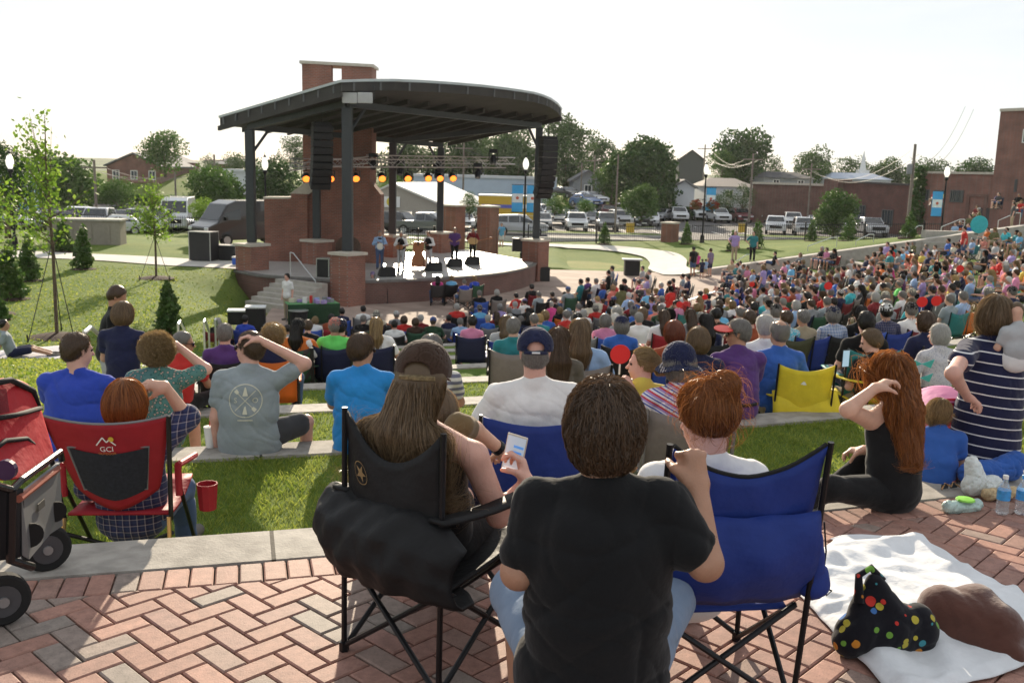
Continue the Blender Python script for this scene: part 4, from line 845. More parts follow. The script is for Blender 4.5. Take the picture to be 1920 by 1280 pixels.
wires(w3,w2,4,1.6,'sagging power lines between the two poles above the brick warehouse');wires(w4,w3,3,1.5,'power lines running right from the skyline pole');wires(w1+Vector((0,0,-.5)),Vector((42,92,9)),2,2.2,'thin power lines from the tall grey pole up to the brick tower')
wires(w6,w8,3,1.5,'power lines crossing behind the saplings on the left');wires(w9,w5,2,1.4,'power lines behind the right half of the stage');wires(w2,w1,2,1.8,'power lines leading to the tall grey pole')
# VEHICLES
TYRE=mat('tyre rubber',(.02,.02,.02),.9,var=0);RIMM=mat('wheel rim',(.45,.46,.47),.4,.8,var=0);CGL=mat('car glass',(.02,.025,.03),.06,0,var=0,spec=.8)
HEADL=mat('headlamp glass',(.7,.72,.75),.15,.2,var=0);TAILL=mat('tail lamp',(.35,.02,.02),.3,var=0)
def paint(name,c):
 m=mat('car paint '+name,c,.35,.15,var=.03,spec=.6);m.node_tree.nodes['Principled BSDF'].inputs['Coat Weight'].default_value=.8;return m
PAINT={'white':paint('white',(.62,.63,.64)),'silver':paint('silver',(.38,.39,.41)),'grey':paint('grey',(.14,.15,.16)),'black':paint('black',(.015,.015,.018)),'dark red':paint('dark red',(.16,.02,.025)),'blue':paint('blue',(.05,.12,.3)),'beige':paint('beige',(.45,.40,.31)),'dark blue':paint('dark blue',(.02,.03,.07))}
_cars={}
def car_proto(kind):
 prof={'sedan':[(-2.25,.45),(-2.28,.8),(-1.75,.95),(-1.15,1.38),(.1,1.42),(.95,.98),(2.0,.82),(2.25,.6),(2.25,.35),(-2.2,.3)],'suv':[(-2.25,.45),(-2.3,1.0),(-2.05,1.62),(-.2,1.72),(.55,1.66),(1.15,1.12),(2.1,1.0),(2.28,.75),(2.28,.4),(-2.2,.38)],'pickup':[(-2.7,.5),(-2.72,1.12),(-.85,1.12),(-.75,1.75),(.55,1.78),(1.25,1.2),(2.45,1.12),(2.65,.85),(2.65,.45),(-2.65,.42)],'van':[(-2.9,.4),(-2.95,2.3),(-2.8,2.55),(1.2,2.55),(1.75,2.35),(2.45,1.35),(3.05,1.1),(3.1,.5),(3.0,.35),(-2.9,.33)]}[kind]
 wd={'sedan':.89,'suv':.93,'pickup':.99,'van':1.02}[kind];wl={'sedan':1.35,'suv':1.4,'pickup':1.65,'van':1.9}[kind];wr={'sedan':.32,'suv':.37,'pickup':.4,'van':.36}[kind]
 e=bpy.data.objects.new('parked_'+kind if kind!='sedan' else 'parked_car',None)
 belt={'sedan':.93,'suv':1.08,'pickup':1.16,'van':1.45}[kind];top=max(p[1]for p in prof)
 def half(z):return wd*(1 if z<belt else 1-.2*(z-belt)/(top-belt)*(1 if kind!='van' else .4))*(1 if z>.5 else .97)
 b=MB();n=len(prof);V_=[]
 for s in(-1,1):
  for y,z in prof:V_.append((s*half(z),y,z))
 b.add(V_,[tuple(range(n)),tuple(range(n,2*n))[::-1]]+[(i,(i+1)%n,n+(i+1)%n,n+i)for i in range(n)])
 body=b.build('body',PAINT['white'],e,bevel=.06);body.data.materials.clear();body.data.materials.append(PAINT['white']);recalc(body)
 cab=[p for p in prof if p[1]>belt-.02]
 def seg(i,j,s0,s1,ins,nm):
  (y0,z0),(y1,z1)=prof[i],prof[j];d=Vector((0,y1-y0,z1-z0));L_=d.length;d.normalize();nn=Vector((0,-d.z,d.y));nn=nn if nn.z>0 else-nn
  a=Vector((0,y0,z0))+d*(s0*L_);c=Vector((0,y0,z0))+d*(s1*L_);b=MB();ha,hc=half(a.z)-ins,half(c.z)-ins
  b.add([(-ha,a.y,a.z),(ha,a.y,a.z),(hc,c.y,c.z),(-hc,c.y,c.z)],[(0,1,2,3)]);b.extr([Vector(v)+nn*.008 for v in b.v],nn*.012);recalc(b.build(nm,CGL,e))
 if kind=='sedan':seg(4,5,.08,.86,.1,'windscreen');seg(2,3,.2,.92,.12,'rear_window')
 if kind=='suv':seg(4,5,.06,.86,.1,'windscreen');seg(1,2,.25,.88,.14,'rear_window')
 if kind=='pickup':seg(4,5,.06,.88,.1,'windscreen');seg(2,3,.2,.9,.14,'rear_window')
 if kind=='van':seg(4,5,.05,.88,.1,'windscreen')
 rg={'sedan':((-1.5,-.35),(-.25,.72)),'suv':((-1.9,-1.05),(-.95,-.1),(0,.85)),'pickup':((-.62,.05),(.13,.95)),'van':((1.0,2.05),)}[kind]
 for s in(-1,1):
  for(y0,y1)in rg:
   z0=belt+.04;z1=top-.12 if kind!='van' else 2.1
   def cl(y):
    for(ya,za),(yb,zb)in zip(prof,prof[1:]):
     if ya<=y<=yb and yb>ya:return za+(zb-za)*(y-ya)/(yb-ya)
    return top
   zz0,zz1=min(z1,cl(y0)-.1),min(z1,cl(y1)-.1);q=[(y0,z0),(y1,z0),(y1,max(z0+.04,zz1)),(y0,max(z0+.04,zz0))]
   b=MB();b.extr([(s*(half(z)+.006),y,z)for y,z in q],(s*.012,0,0));recalc(b.build('side_window',CGL,e))
  fy=prof[7][0]if kind!='van' else 3.08;hz={'sedan':.66,'suv':.82,'pickup':.9,'van':1.0}[kind]
  b=MB();b.box(s*wd-(.36 if s>0 else-.02),s*wd+(-.02 if s>0 else .36),fy-.12,fy+.03,hz-.09,hz+.08);b.build('headlight',HEADL,e,bevel=.02)
  ry=prof[0][0]-.04;b=MB();b.box(s*wd-(.22 if s>0 else-.02),s*wd+(-.02 if s>0 else .22),ry-.02,ry+.12,hz-.02,hz+.2);b.build('tail_light',TAILL,e,bevel=.02)
  for yy in(-wl,wl):
   b=MB();b.tube([(s*(wd-.2),yy,wr),(s*(wd+.015),yy,wr)],wr,14);wh=b.build('wheel',TYRE,e);b=MB();b.tube([(s*(wd+.0),yy,wr),(s*(wd+.03),yy,wr)],wr*.62,10);b.build('rim',RIMM,wh)
 b=MB();fy=prof[8][0]if kind!='van' else 3.08;b.box(-wd+.38,wd-.38,fy-.1,fy+.022,{'sedan':.5,'suv':.6,'pickup':.65,'van':.7}[kind],{'sedan':.68,'suv':.84,'pickup':.98,'van':1.0}[kind]);b.build('grille',mat('grille black',(.02,.02,.02),.4,.3),e)
 b=MB();b.box(-.26,.26,fy+.024,fy+.035,.42,.53);b.build('number_plate',mat('plate',(.6,.6,.58),.5),e)
 for s in(-1,1):b=MB();b.box(min(s*wd,s*(wd+.2)),max(s*wd,s*(wd+.2)),prof[5][0]-.35 if kind!='van' else 1.9,prof[5][0]-.2 if kind!='van' else 2.05,belt+.02,belt+.2);b.build('mirror',BLACK,e,bevel=.02)
 return e
def car(kind,px_,pb,paintn,label,rz=PI,z=-3.3,y=None):
 if kind not in _cars:
  e=car_proto(kind);link(e);_cars[kind]=e
 else:
  e=_cars[kind].copy();link(e)
  for ch in _cars[kind].children:
   c=ch.copy();link(c,e)
   for g in ch.children:link(g.copy(),c)
 q=P(px_,pb,z=z)if y is None else P(px_,pb,y=y);e.location=(q.x,q.y,z if y is None else q.z);e.rotation_euler=(0,0,rz)
 for c in e.children:
  if c.name.startswith('body'):c.material_slots[0].link='OBJECT';c.material_slots[0].material=PAINT[paintn]
 tag(e,label,{'sedan':'car','suv':'SUV','pickup':'pickup truck','van':'van'}[kind],'vehicles parked in the lot')
 return e
CARS=[('suv',1080,433,'white','white SUV nearest the fence behind the lawn shrub right of the stage',0),('suv',1137,432,'grey','dark grey SUV parked right of the nearest white SUV',0),('sedan',1046,421,'silver','silver car behind the nearest white SUV, left of it',0),('sedan',1069,419,'white','white car directly behind the nearest white SUV',0),('sedan',1112,424,'grey','grey car between the white and the dark grey SUV',0),('suv',1162,425,'silver','silver SUV right of the dark grey one',.1),('sedan',1177,416,'blue','blue car under the round shaggy tree',.1),('suv',1198,425,'black','black SUV in front of the round shaggy tree',.1),('sedan',1220,423,'white','white car right of the round shaggy tree',-.15),('sedan',1240,414,'silver','silver car left of the lone brick pillar',-.5),('suv',1271,415,'white','white SUV just right of the lone brick pillar',0),('pickup',1311,413,'white','white pickup behind the flower basket lamp',0),('suv',1346,417,'white','white SUV in the open right of the basket lamp',.1),('suv',1386,417,'dark red','dark red SUV before the dark conifer',.1),('suv',1429,416,'dark blue','dark blue SUV at the left end of the brick warehouse',.1),('suv',1453,438,'white','white SUV close behind the fence left of the slim shrub',-.25),('suv',1485,427,'white','white SUV one row behind, left of the slim shrub',-.2),('pickup',1472,412,'silver','silver pickup far back beneath the brick warehouse',0),('suv',1506,441,'silver','silver SUV behind the slim evergreen shrub',-.2),('sedan',1540,436,'black','black car below the rounded young tree',-.2),('suv',1570,440,'white','white SUV half hidden by the rounded young tree',-.2),('pickup',1630,442,'silver','silver pickup truck between evergreen shrubs on the right',-.05),('suv',1680,430,'white','white SUV left of the tall grey pole',-.35),('suv',1738,434,'white','white SUV under the narrow banner lamp',-.3),('sedan',1728,441,'dark blue','dark blue car in front of the white SUV by the banner lamp',-.3),('pickup',1790,436,'silver','silver pickup below the orange brick building windows',-.4),('suv',1850,438,'white','white SUV farthest right under the brick tower',-1.0),('sedan',1016,428,'grey','grey car partly behind the right stage pillar',0),('sedan',1034,412,'white','white car in the second row right of the stage column',0),('suv',1090,407,'grey','grey SUV in the far row behind the white cars',0),('pickup',1122,408,'black','black pickup in the far row behind the grey car',0),('suv',1158,406,'white','white SUV in the far row by the thin light pole',0),('suv',975,441,'silver','silver SUV side on, right of the stage behind the lamp with two banners',-PI/2+PI),('sedan',905,424,'white','white car seen over the back of the stage, left of the gate pillar',.2),('sedan',945,420,'beige','beige car between the gate pillar and the banner lamp',.1),('suv',925,413,'silver','silver SUV under the yellow truck',.1),('sedan',870,428,'white','white car between the two gate pillars',.1),('suv',748,436,'black','black SUV parked under the open shed',1.2),('pickup',800,440,'grey','grey pickup at the right end of the open shed',1.4),('sedan',1004,414,'white','small white car in the farthest row beside the right stage column',.1),('suv',1026,411,'silver','silver SUV in the farthest row, second from the stage column',0),('sedan',1054,412,'black','black car in the farthest row, third from the stage column',0),('sedan',1102,411,'white','white car in the farthest row right of the grey SUV',.1),('suv',1140,411,'dark red','dark red SUV in the farthest row by the thin light pole',0),('sedan',1184,412,'silver','silver car in the farthest row left of the shaggy tree trunk',.1),('sedan',1228,410,'grey','grey car in the farthest row right of the shaggy tree',0),('sedan',1528,428,'silver','silver car right of the slim shrub in the middle row',-.2),('suv',1602,433,'dark blue','dark blue SUV just right of the rounded young tree',-.2),('suv',1655,427,'grey','grey SUV behind the silver pickup on the right',-.2),('sedan',1706,430,'white','white car behind the shrub at the tall grey pole',-.3),('sedan',1768,441,'silver','silver car directly behind the narrow banner lamp',-.3),('suv',1822,438,'white','white SUV between pickup and the farthest right one',-.6),('sedan',98,430,'silver','silver car behind the tall sapling trunk',.3),('sedan',122,432,'dark red','dark red car just right of the tall sapling trunk',.3),('sedan',236,428,'silver','silver car in the row behind the shorter sapling',.2),('sedan',365,430,'white','white car between white van and light green tree',.2),('sedan',10,428,'blue','blue car at the far left edge behind the sapling',.3),('sedan',45,428,'white','white car second from the left edge',.3),('suv',148,430,'white','white SUV behind the beige utility cabinet',.3),('suv',185,432,'silver','silver SUV right above the utility cabinet',.2),('sedan',215,440,'white','white car right of the utility cabinet',-1.2),('suv',262,434,'black','black SUV behind the shorter sapling',.1),('pickup',296,436,'white','white pickup behind the shorter sapling trunk',.1),('van',335,432,'white','white van left of the light green young tree',.2),('sedan',395,436,'grey','grey car under the light green young tree',.2)]
for k,px_,pb,pn,l,rz in CARS:car(k,px_,pb,pn,l,PI+rz)
for k,px_,pb,pn,l,rz,y in(('suv',1020,367,'grey','grey SUV uppermost on the far slope right of the stage',0,125),('sedan',1016,374,'white','white car below the uppermost grey SUV on the far slope',0,118),('sedan',1062,372,'black','dark car on the far slope by the thin utility pole',.6,120),('sedan',1108,382,'white','white car on the far slope left of the broad middle tree',.6,112),('sedan',1098,387,'blue','blue car on the far slope behind the low shrubs',.5,110)):
 car(k,px_,pb,pn,l,PI+rz,y=y)
v=car('van',452,458,'black','black high roof van parked nose left beside the stage',PI/2+.85,z=-2.75);v['group']='van by the stage'
v.location=(*P(462,458,z=-2.75).xy,-2.75)
q=P(950,414,y=88);e=empty('yellow_truck',(q.x,q.y,-3.3),0,'yellow box trailer with blue stripe and white roof behind the parked cars','truck')
YEL=mat('truck yellow',(.55,.36,.04),.5,var=.05);x0,x1_=-2.6,2.6;zt=P(950,366,y=88).z+3.3;
b=MB();b.box(x0,x1_,0,2.4,.9,zt-.12);b.build('box_body',YEL,e);b=MB();b.box(x0,x1_,-.02,2.42,zt-.117,zt);b.build('roof',WHITE,e);b=MB();b.box(x0+.3,x1_,-.03,-.004,zt*.62,zt*.72);b.build('side_stripe',mat('stripe blue',(.12,.13,.45),.5),e)
b=MB();b.box(x1_-1.3,x1_-.2,-.04,-.031,zt*.62,zt*.74);b.build('side_label',WHITE,e);b=MB();b.box(x0+.1,x1_,-.03,-.004,zt*.40,zt*.43);b.build('trim_line',mat('trim cream',(.6,.5,.3),.5),e)
for x in(x0+.8,x1_-.8):b=MB();b.tube([(x,.0,.45),(x,.3,.45)],.45,14);b.build('wheel',TYRE,e)
for px_,l in((1181,'yellow box marker on the island kerb behind the lawn'),(1391,'yellow box marker right of the flower basket lamp')):
 q=P(px_,436,z=-3.15);e=empty('yellow_marker',(q.x,q.y,-3.15),0,l,'marker post','yellow kerb markers');b=MB();b.box(-.35,.35,-.2,.2,0,.8);b.build('post_body',YEL,e,bevel=.04);b=MB();b.box(-.38,.38,-.22,.22,.803,.88);b.build('cap',mat('marker cap',(.2,.15,.05),.6),e)
# FIGURES: signed-distance bodies, one continuous surface per body / garment
V3=lambda*a:np.array(a,float)
def _n(v):v=np.asarray(v,float);return v/max(1e-9,np.linalg.norm(v))
def prim(a,b,ra,rb=None,ax=None,s=1.0,k=None):return(np.asarray(a,float),np.asarray(b,float),ra,ra if rb is None else rb,None if ax is None else _n(ax),s,k)
def ell(c,r,R=None):return('E',np.asarray(c,float),np.asarray(r,float),R)
def d_prim(p,q):
 if isinstance(q[0],str):
  _,c,r,R=q;d=p-c
  if R is not None:d=d@R
  kk=np.linalg.norm(d/r,axis=1);k2=np.linalg.norm(d/(r*r),axis=1)+1e-9
  return kk*(kk-1)/k2
 a,b,ra,rb,ax,s,_=q;ab=b-a;L2=ab@ab;d=p-a;t=np.clip(d@ab/L2,0,1)if L2>1e-12 else np.zeros(len(p))
 w_=d-t[:,None]*ab
 if ax is not None:
  c=w_@ax;w_=w_-np.outer(c*(1-1/s),ax)
 return np.sqrt((w_*w_).sum(1))-(ra+(rb-ra)*t)
def bounds(prims,m=0.03):
 lo=np.full(3,9e9);hi=-lo
 for q in prims:
  if isinstance(q[0],str):r=q[2].max();lo=np.minimum(lo,q[1]-r);hi=np.maximum(hi,q[1]+r)
  else:
   r=max(q[2],q[3])*max(1,q[5])
   for v in(q[0],q[1]):lo=np.minimum(lo,v-r);hi=np.maximum(hi,v+r)
 return lo-m,hi+m
def d_group(p,prims,k):
 out=np.full(len(p),1.0)
 for q in prims:
  lo,hi=bounds([q],.12);msk=np.all((p>lo)&(p<hi),axis=1)
  if not msk.any():continue
  d=d_prim(p[msk],q);o=out[msk];kk=k if(isinstance(q[0],str)or q[6]is None)else q[6]
  if kk>0:
   h=np.clip(.5+.5*(o-d)/kk,0,1);o=o*(1-h)+d*h-kk*h*(1-h)
  else:o=np.minimum(o,d)
  out[msk]=o
 return out
def folds(p,amp,fr=1.0,seed=0.0,dirv=(0.3,.2,1)):
 q=p*fr;x,y,z=q[:,0]+seed,q[:,1]+seed*.7,q[:,2]
 w1=np.sin(x*7+1.7*np.sin(z*5+seed))+np.sin(z*9+2.1*np.sin(x*6+y*4))
 r1=1-np.abs(np.sin(z*13+w1*1.1+x*5));r2=1-np.abs(np.sin(x*11-z*8+1.4*np.sin(z*7+y*9+seed)))
 r3=1-np.abs(np.sin((x+.6*z)*23+2.2*np.sin(z*11+seed)+np.sin(x*17)))
 return amp*(r1**3*.9+r2**3*.8+.25*w1-.5+.45*r3**4)
def nets(fn,lo,hi,res):
 n=np.maximum(4,np.ceil((hi-lo)/res).astype(int)+1);ax=[lo[i]+res*np.arange(n[i])for i in range(3)]
 st=6 if n.prod()>60000 else 1
 if st==1:
  g=np.stack(np.meshgrid(*ax,indexing='ij'),-1).reshape(-1,3);D=fn(g).reshape(n)
 else:
  m=(n+st-1)//st+1;cax=[lo[i]+res*st*(np.arange(m[i])+.0)for i in range(3)]
  g=np.stack(np.meshgrid(*cax,indexing='ij'),-1).reshape(-1,3);C=fn(g).reshape(m);act=np.abs(C)<res*st*1.9
  a2=act.copy()
  for i in range(3):
   sl=[slice(None)]*3;sr=[slice(None)]*3;sl[i]=slice(1,None);sr[i]=slice(None,-1);t=a2.copy();t[tuple(sl)]|=a2[tuple(sr)];t[tuple(sr)]|=a2[tuple(sl)];a2=t
  sgn=np.where(C<0,-1.0,1.0)
  idx=[np.minimum(np.arange(n[i])//st,m[i]-1)for i in range(3)]
  A=a2[np.ix_(*idx)];D=sgn[np.ix_(*idx)].astype(float)
  I=np.argwhere(A);pts=np.stack([ax[i][I[:,i]]for i in range(3)],1);D[I[:,0],I[:,1],I[:,2]]=fn(pts)
 S=D<0;nx,ny,nz=n;cs=np.zeros((nx-1,ny-1,nz-1),int)
 for a in(0,1):
  for b in(0,1):
   for c in(0,1):cs+=S[a:nx-1+a,b:ny-1+b,c:nz-1+c]
 act=(cs>0)&(cs<8);ids=np.full(act.shape,-1);I=np.argwhere(act);ids[act]=np.arange(len(I))
 acc=np.zeros((len(I),3));cnt=np.zeros(len(I))
 for axis in range(3):
  for u in(0,1):
   for v in(0,1):
    o0=[0,0,0];oth=[i for i in range(3)if i!=axis];o0[oth[0]]=u;o0[oth[1]]=v;o1=list(o0);o1[axis]=1
    d0=D[I[:,0]+o0[0],I[:,1]+o0[1],I[:,2]+o0[2]];d1=D[I[:,0]+o1[0],I[:,1]+o1[1],I[:,2]+o1[2]]
    m=(d0<0)!=(d1<0);t=np.where(m,d0/np.where(m,d0-d1,1),0);pt=np.tile(np.array(o0,float),(len(I),1));pt[:,axis]+=t
    acc[m]+=pt[m];cnt[m]+=1
 V_=lo+(I+acc/np.maximum(1,cnt)[:,None])*res;F_=[]
 for axis in range(3):
  oth=[i for i in range(3)if i!=axis];sl0=[slice(None)]*3;sl1=[slice(None)]*3;sl0[axis]=slice(0,n[axis]-1);sl1[axis]=slice(1,n[axis])
  e=S[tuple(sl0)]!=S[tuple(sl1)];E=np.argwhere(e);E=E[(E[:,oth[0]]>0)&(E[:,oth[1]]>0)&(E[:,oth[0]]<n[oth[0]]-1)&(E[:,oth[1]]<n[oth[1]]-1)]
  if not len(E):continue
  def cid(du,dv):q=E.copy();q[:,oth[0]]-=du;q[:,oth[1]]-=dv;return ids[q[:,0],q[:,1],q[:,2]]
  Q=np.stack([cid(1,1),cid(0,1),cid(0,0),cid(1,0)],1);inside=S[E[:,0],E[:,1],E[:,2]];fl=inside if axis!=1 else~inside
  Q=np.where(fl[:,None],Q,Q[:,::-1]);F_.append(Q)
 F_=np.concatenate(F_);F_=F_[(F_>=0).all(1)]
 return V_,F_
def grad(fn,p,e=.004):
 o=np.stack([fn(p+np.eye(3)[i]*e)-fn(p-np.eye(3)[i]*e)for i in range(3)],1);return o/(np.linalg.norm(o,axis=1)[:,None]+1e-9)
def Rot(yaw=0,pitch=0,roll=0):
 return np.array((Matrix.Rotation(math.radians(yaw),3,'Z')@Matrix.Rotation(math.radians(-pitch),3,'X')@Matrix.Rotation(math.radians(roll),3,'Y')))
def hand(wrist,d,n,side,curl=.5,s=1.0,thumb=.5,crude=False):
 """wrist pos, d = finger direction, n = palm normal (towards palm side), side=+1: thumb towards (d x n)"""
 d=_n(d);n=_n(np.asarray(n)-d*np.dot(n,d));u=np.cross(d,n)*side;w_=np.asarray(wrist,float);P_=[]
 P_.append(prim(w_+d*.01*s,w_+d*.078*s,.020*s,.0185*s,u,1.75))
 if crude:P_.append(prim(w_+d*.07*s,w_+d*.12*s+n*.03*s,.016*s,.011*s,u,1.8));P_.append(prim(w_+d*.03*s+u*.03*s,w_+d*.07*s+u*.05*s+n*.02*s,.012*s));return P_
 ln=(.074,.083,.077,.060)
 for i in range(4):
  off=(.030,.010,-.010,-.029)[i];c=curl if not hasattr(curl,'__len__')else curl[i];b_=w_+(d*(.088,.092,.089,.082)[i]+u*off)*s;ang=0;r=.0094*s;dirn=_n(d+u*(off*1.5))
  for j,f in enumerate((.46,.30,.24)):
   ang+=c*(1.25,1.5,1.1)[j];v=dirn*math.cos(ang)+n*math.sin(ang);e=b_+v*ln[i]*f*s;P_.append(prim(b_,e,r,r*.88,k=.006));b_=e;r*=.9
 t0=w_+(d*.022+u*.028+n*.004)*s;v1=_n(d*.65+u*.6+n*.35);t1=t0+v1*.042*s;v2=_n(d*(.8-thumb*.3)+n*(.3+thumb*.9)+u*(.35-thumb*.7));t2=t1+v2*.032*s;v3=_n(v2+n*thumb*.6-u*thumb*.5);t3=t2+v3*.026*s
 P_+=[prim(t0,t1,.0145*s,.0115*s),prim(t1,t2,.011*s,.0098*s,k=.006),prim(t2,t3,.0098*s,.0085*s,k=.006)]
 return P_
def pose(kind='sit',H=1.0,seat=.43,lean=4,slouch=.0,arms='lap',legs='sit',w=1.0,head=(0,8,0),twist=0,over=None,fwd=.46):
 J={};s=H
 pz=seat+.10*s if kind=='sit' else(.93*s if kind=='stand' else .12)
 J['pel']=V3(0,0,pz);la=math.radians(lean)
 J['nb']=J['pel']+V3(0,math.sin(-la)*.50*s,math.cos(la)*.50*s);J['wa']=J['pel']*.65+J['nb']*.35+V3(0,-.015,0)
 J['up']=_n(J['nb']-J['pel']);hd=J['nb']+J['up']*.05*s+V3(0,.028+.02*(lean>0),.10*s);J['hd']=hd
 tw=math.radians(twist);ct,st_=math.cos(tw),math.sin(tw);rt=V3(ct,st_,0);J['rt']=rt;fw=V3(-st_,ct,0);J['fw']=fw
 sw=.185*w*s
 for S_,g in(('R',1),('L',-1)):
  sh=J['nb']-J['up']*.080*s+rt*g*sw;J['sh'+S_]=sh
  a=arms if isinstance(arms,str)else arms[0 if g>0 else 1]
  if a=='lap':el=sh+V3(g*.05,.07,-.25)*s;wr=el+V3(-g*.10,.21,-.03)*s;hdv=V3(-g*.5,.8,-.2)
  elif a=='knee':el=sh+V3(g*.04,.14,-.22)*s;wr=el+V3(-g*.04,.22,-.02)*s;hdv=V3(-g*.2,1,-.3)
  elif a=='down':el=sh+V3(g*.04,-.02,-.28)*s;wr=el+V3(g*.02,.06,-.25)*s;hdv=V3(0,.2,-1)
  elif a=='rest':el=sh+V3(g*.11,.05,-.23)*s;wr=el+V3(g*.0,.24,.01)*s;hdv=V3(0,1,-.1)
  elif a=='brow':el=sh+V3(g*.16,.13,.06)*s;wr=hd+V3(g*.11,.10,.03)*s;hdv=V3(-g*1,.1,.2)
  elif a=='head':el=sh+V3(g*.20,.02,.12)*s;wr=hd+V3(g*.08,-.05,.07)*s;hdv=V3(-g*1,-.1,.3)
  elif a=='phone':el=sh+V3(g*.05,.06,-.25)*s;wr=el+V3(-g*.12,.16,.14)*s;hdv=V3(-g*.2,.5,.8)
  elif a=='play':el=sh+V3(g*.09,.02,-.24)*s;wr=el+V3(-g*.16,.19,.05*g+.04)*s;hdv=V3(-g*1,.3,0)
  elif a=='back':el=sh+V3(g*.05,-.12,-.23)*s;wr=el+V3(g*.02,-.10,-.2)*s;hdv=V3(0,-.4,-.5)
  elif a=='hip':el=sh+V3(g*.2,-.06,-.22)*s;wr=el+V3(-g*.15,.12,-.16)*s;hdv=V3(-g,.3,-.5)
  else:el,wr,hdv=[np.asarray(q,float)for q in a]
  J['el'+S_],J['wr'+S_],J['hv'+S_]=el,wr,hdv
  hp=J['pel']+rt*g*.085*s*w;J['hp'+S_]=hp
  L_=legs if isinstance(legs,str)else legs[0 if g>0 else 1]
  if kind=='stand' and L_=='sit':L_='stand'
  if L_=='sit':kn=hp+V3(g*.07,.42*s,.02);an=V3(kn[0]+g*.01,kn[1]+.03,.075)
  elif L_=='wide':kn=hp+V3(g*.20,.36*s,.03);an=V3(kn[0]-g*.03,kn[1]+.04,.075)
  elif L_=='cross':kn=hp+V3(g*.16,.34*s,.10 if g>0 else .02);an=kn+V3(-g*.22*(1 if g>0 else .2),.14,-.26 if g>0 else-.4)
  elif L_=='stand':kn=hp+V3(g*.01,.02,-.42*s);an=V3(hp[0]+g*.015,-.01,.075*s)
  elif L_=='long':kn=hp+V3(g*.04,.40,.07);an=kn+V3(0,.36,-.12)
  elif L_=='folded':kn=hp+V3(g*.26,.3,-.02);an=V3(-g*.05,.36,.06)
  elif L_=='high':kn=hp+V3(g*.10,.33,.22);an=V3(kn[0],kn[1]+.12,.07)
  else:kn,an=[np.asarray(q,float)for q in L_]
  J['kn'+S_],J['an'+S_]=kn,an;J['ft'+S_]=an+V3(g*.03,.15*s,-.045*s)
 J['R']=Rot(*head);J['s']=s;J['w']=w
 if over:J.update({k:np.asarray(v,float)for k,v in over.items()})
 return J
def head_prims(J,jaw=1.0):
 c,R,s=J['hd'],J['R'],J['s'];X,Y,Z=R[:,0],R[:,1],R[:,2];o=lambda x,y,z:c+(X*x+Y*y+Z*z)*s
 P_=[ell(o(0,-.012,.028),V3(.077,.095,.088)*s,R),ell(o(0,.028,-.045),V3(.060,.066,.074)*s*jaw,R),ell(o(0,.05,-.092),V3(.032,.028,.022)*s,R)]
 P_+=[prim(o(0,.083,.004),o(0,.112,-.032),.009*s,.013*s,k=.012),prim(o(-.03,.082,.018),o(.03,.082,.018),.011*s,k=.015),prim(o(-.018,.093,-.062),o(.018,.093,-.062),.0075*s,k=.008)]
 for g in(-1,1):P_.append(prim(o(g*.078,-.006,.008),o(g*.075,.002,-.028),.017*s,.011*s,X,.45,k=.006))
 P_.append(prim(o(0,-.022,-.05),J['nb']+J['up']*.0,.055*s*jaw,.060*s,k=.03))
 return P_,o
def body_prims(J,w=None,fat=0.0,hands=(.45,.45),crude=True,handn=(None,None),foot=True,thumb=(.5,.5)):
 s,w=J['s'],w or J['w'];rt=J['rt'];P_,o=head_prims(J,1+fat*.12);f=1+fat
 P_+=[prim(J['nb']-J['up']*.012,J['shR'],.050*s,.048*s),prim(J['nb']-J['up']*.012,J['shL'],.050*s,.048*s),prim(J['nb']-J['up']*.115*s-rt*.075*s*w,J['nb']-J['up']*.115*s+rt*.075*s*w,.078*s)]
 ch=J['nb']-J['up']*.16*s
 P_+=[prim(ch,J['wa'],.108*s*f,.100*s*f,rt,1.38*w),prim(J['wa'],J['pel']+V3(0,-.01,0),.102*s*f,.118*s*f,rt,1.32*w)]
 for i,S_ in enumerate('RL'):
  P_+=[prim(J['sh'+S_],J['el'+S_],.048*s*(1+fat*.6),.040*s*(1+fat*.5)),prim(J['el'+S_],J['wr'+S_],.041*s*(1+fat*.5),.027*s)]
  hn=handn[i];g=1 if S_=='R' else-1
  if hn is None:hn=np.cross(J['hv'+S_],V3(0,0,1))*0+V3(0,0,-1)+V3(0,.001,0)
  P_+=hand(J['wr'+S_],J['hv'+S_],hn,g,hands[i],s,thumb[i],crude)
  P_+=[prim(J['hp'+S_],J['kn'+S_],.084*s*f,.056*s),prim(J['kn'+S_],J['an'+S_],.053*s,.037*s)]
  if foot:P_.append(prim(J['an'+S_]+V3(0,-.02,-.03),J['ft'+S_],.040*s,.033*s))
 return P_
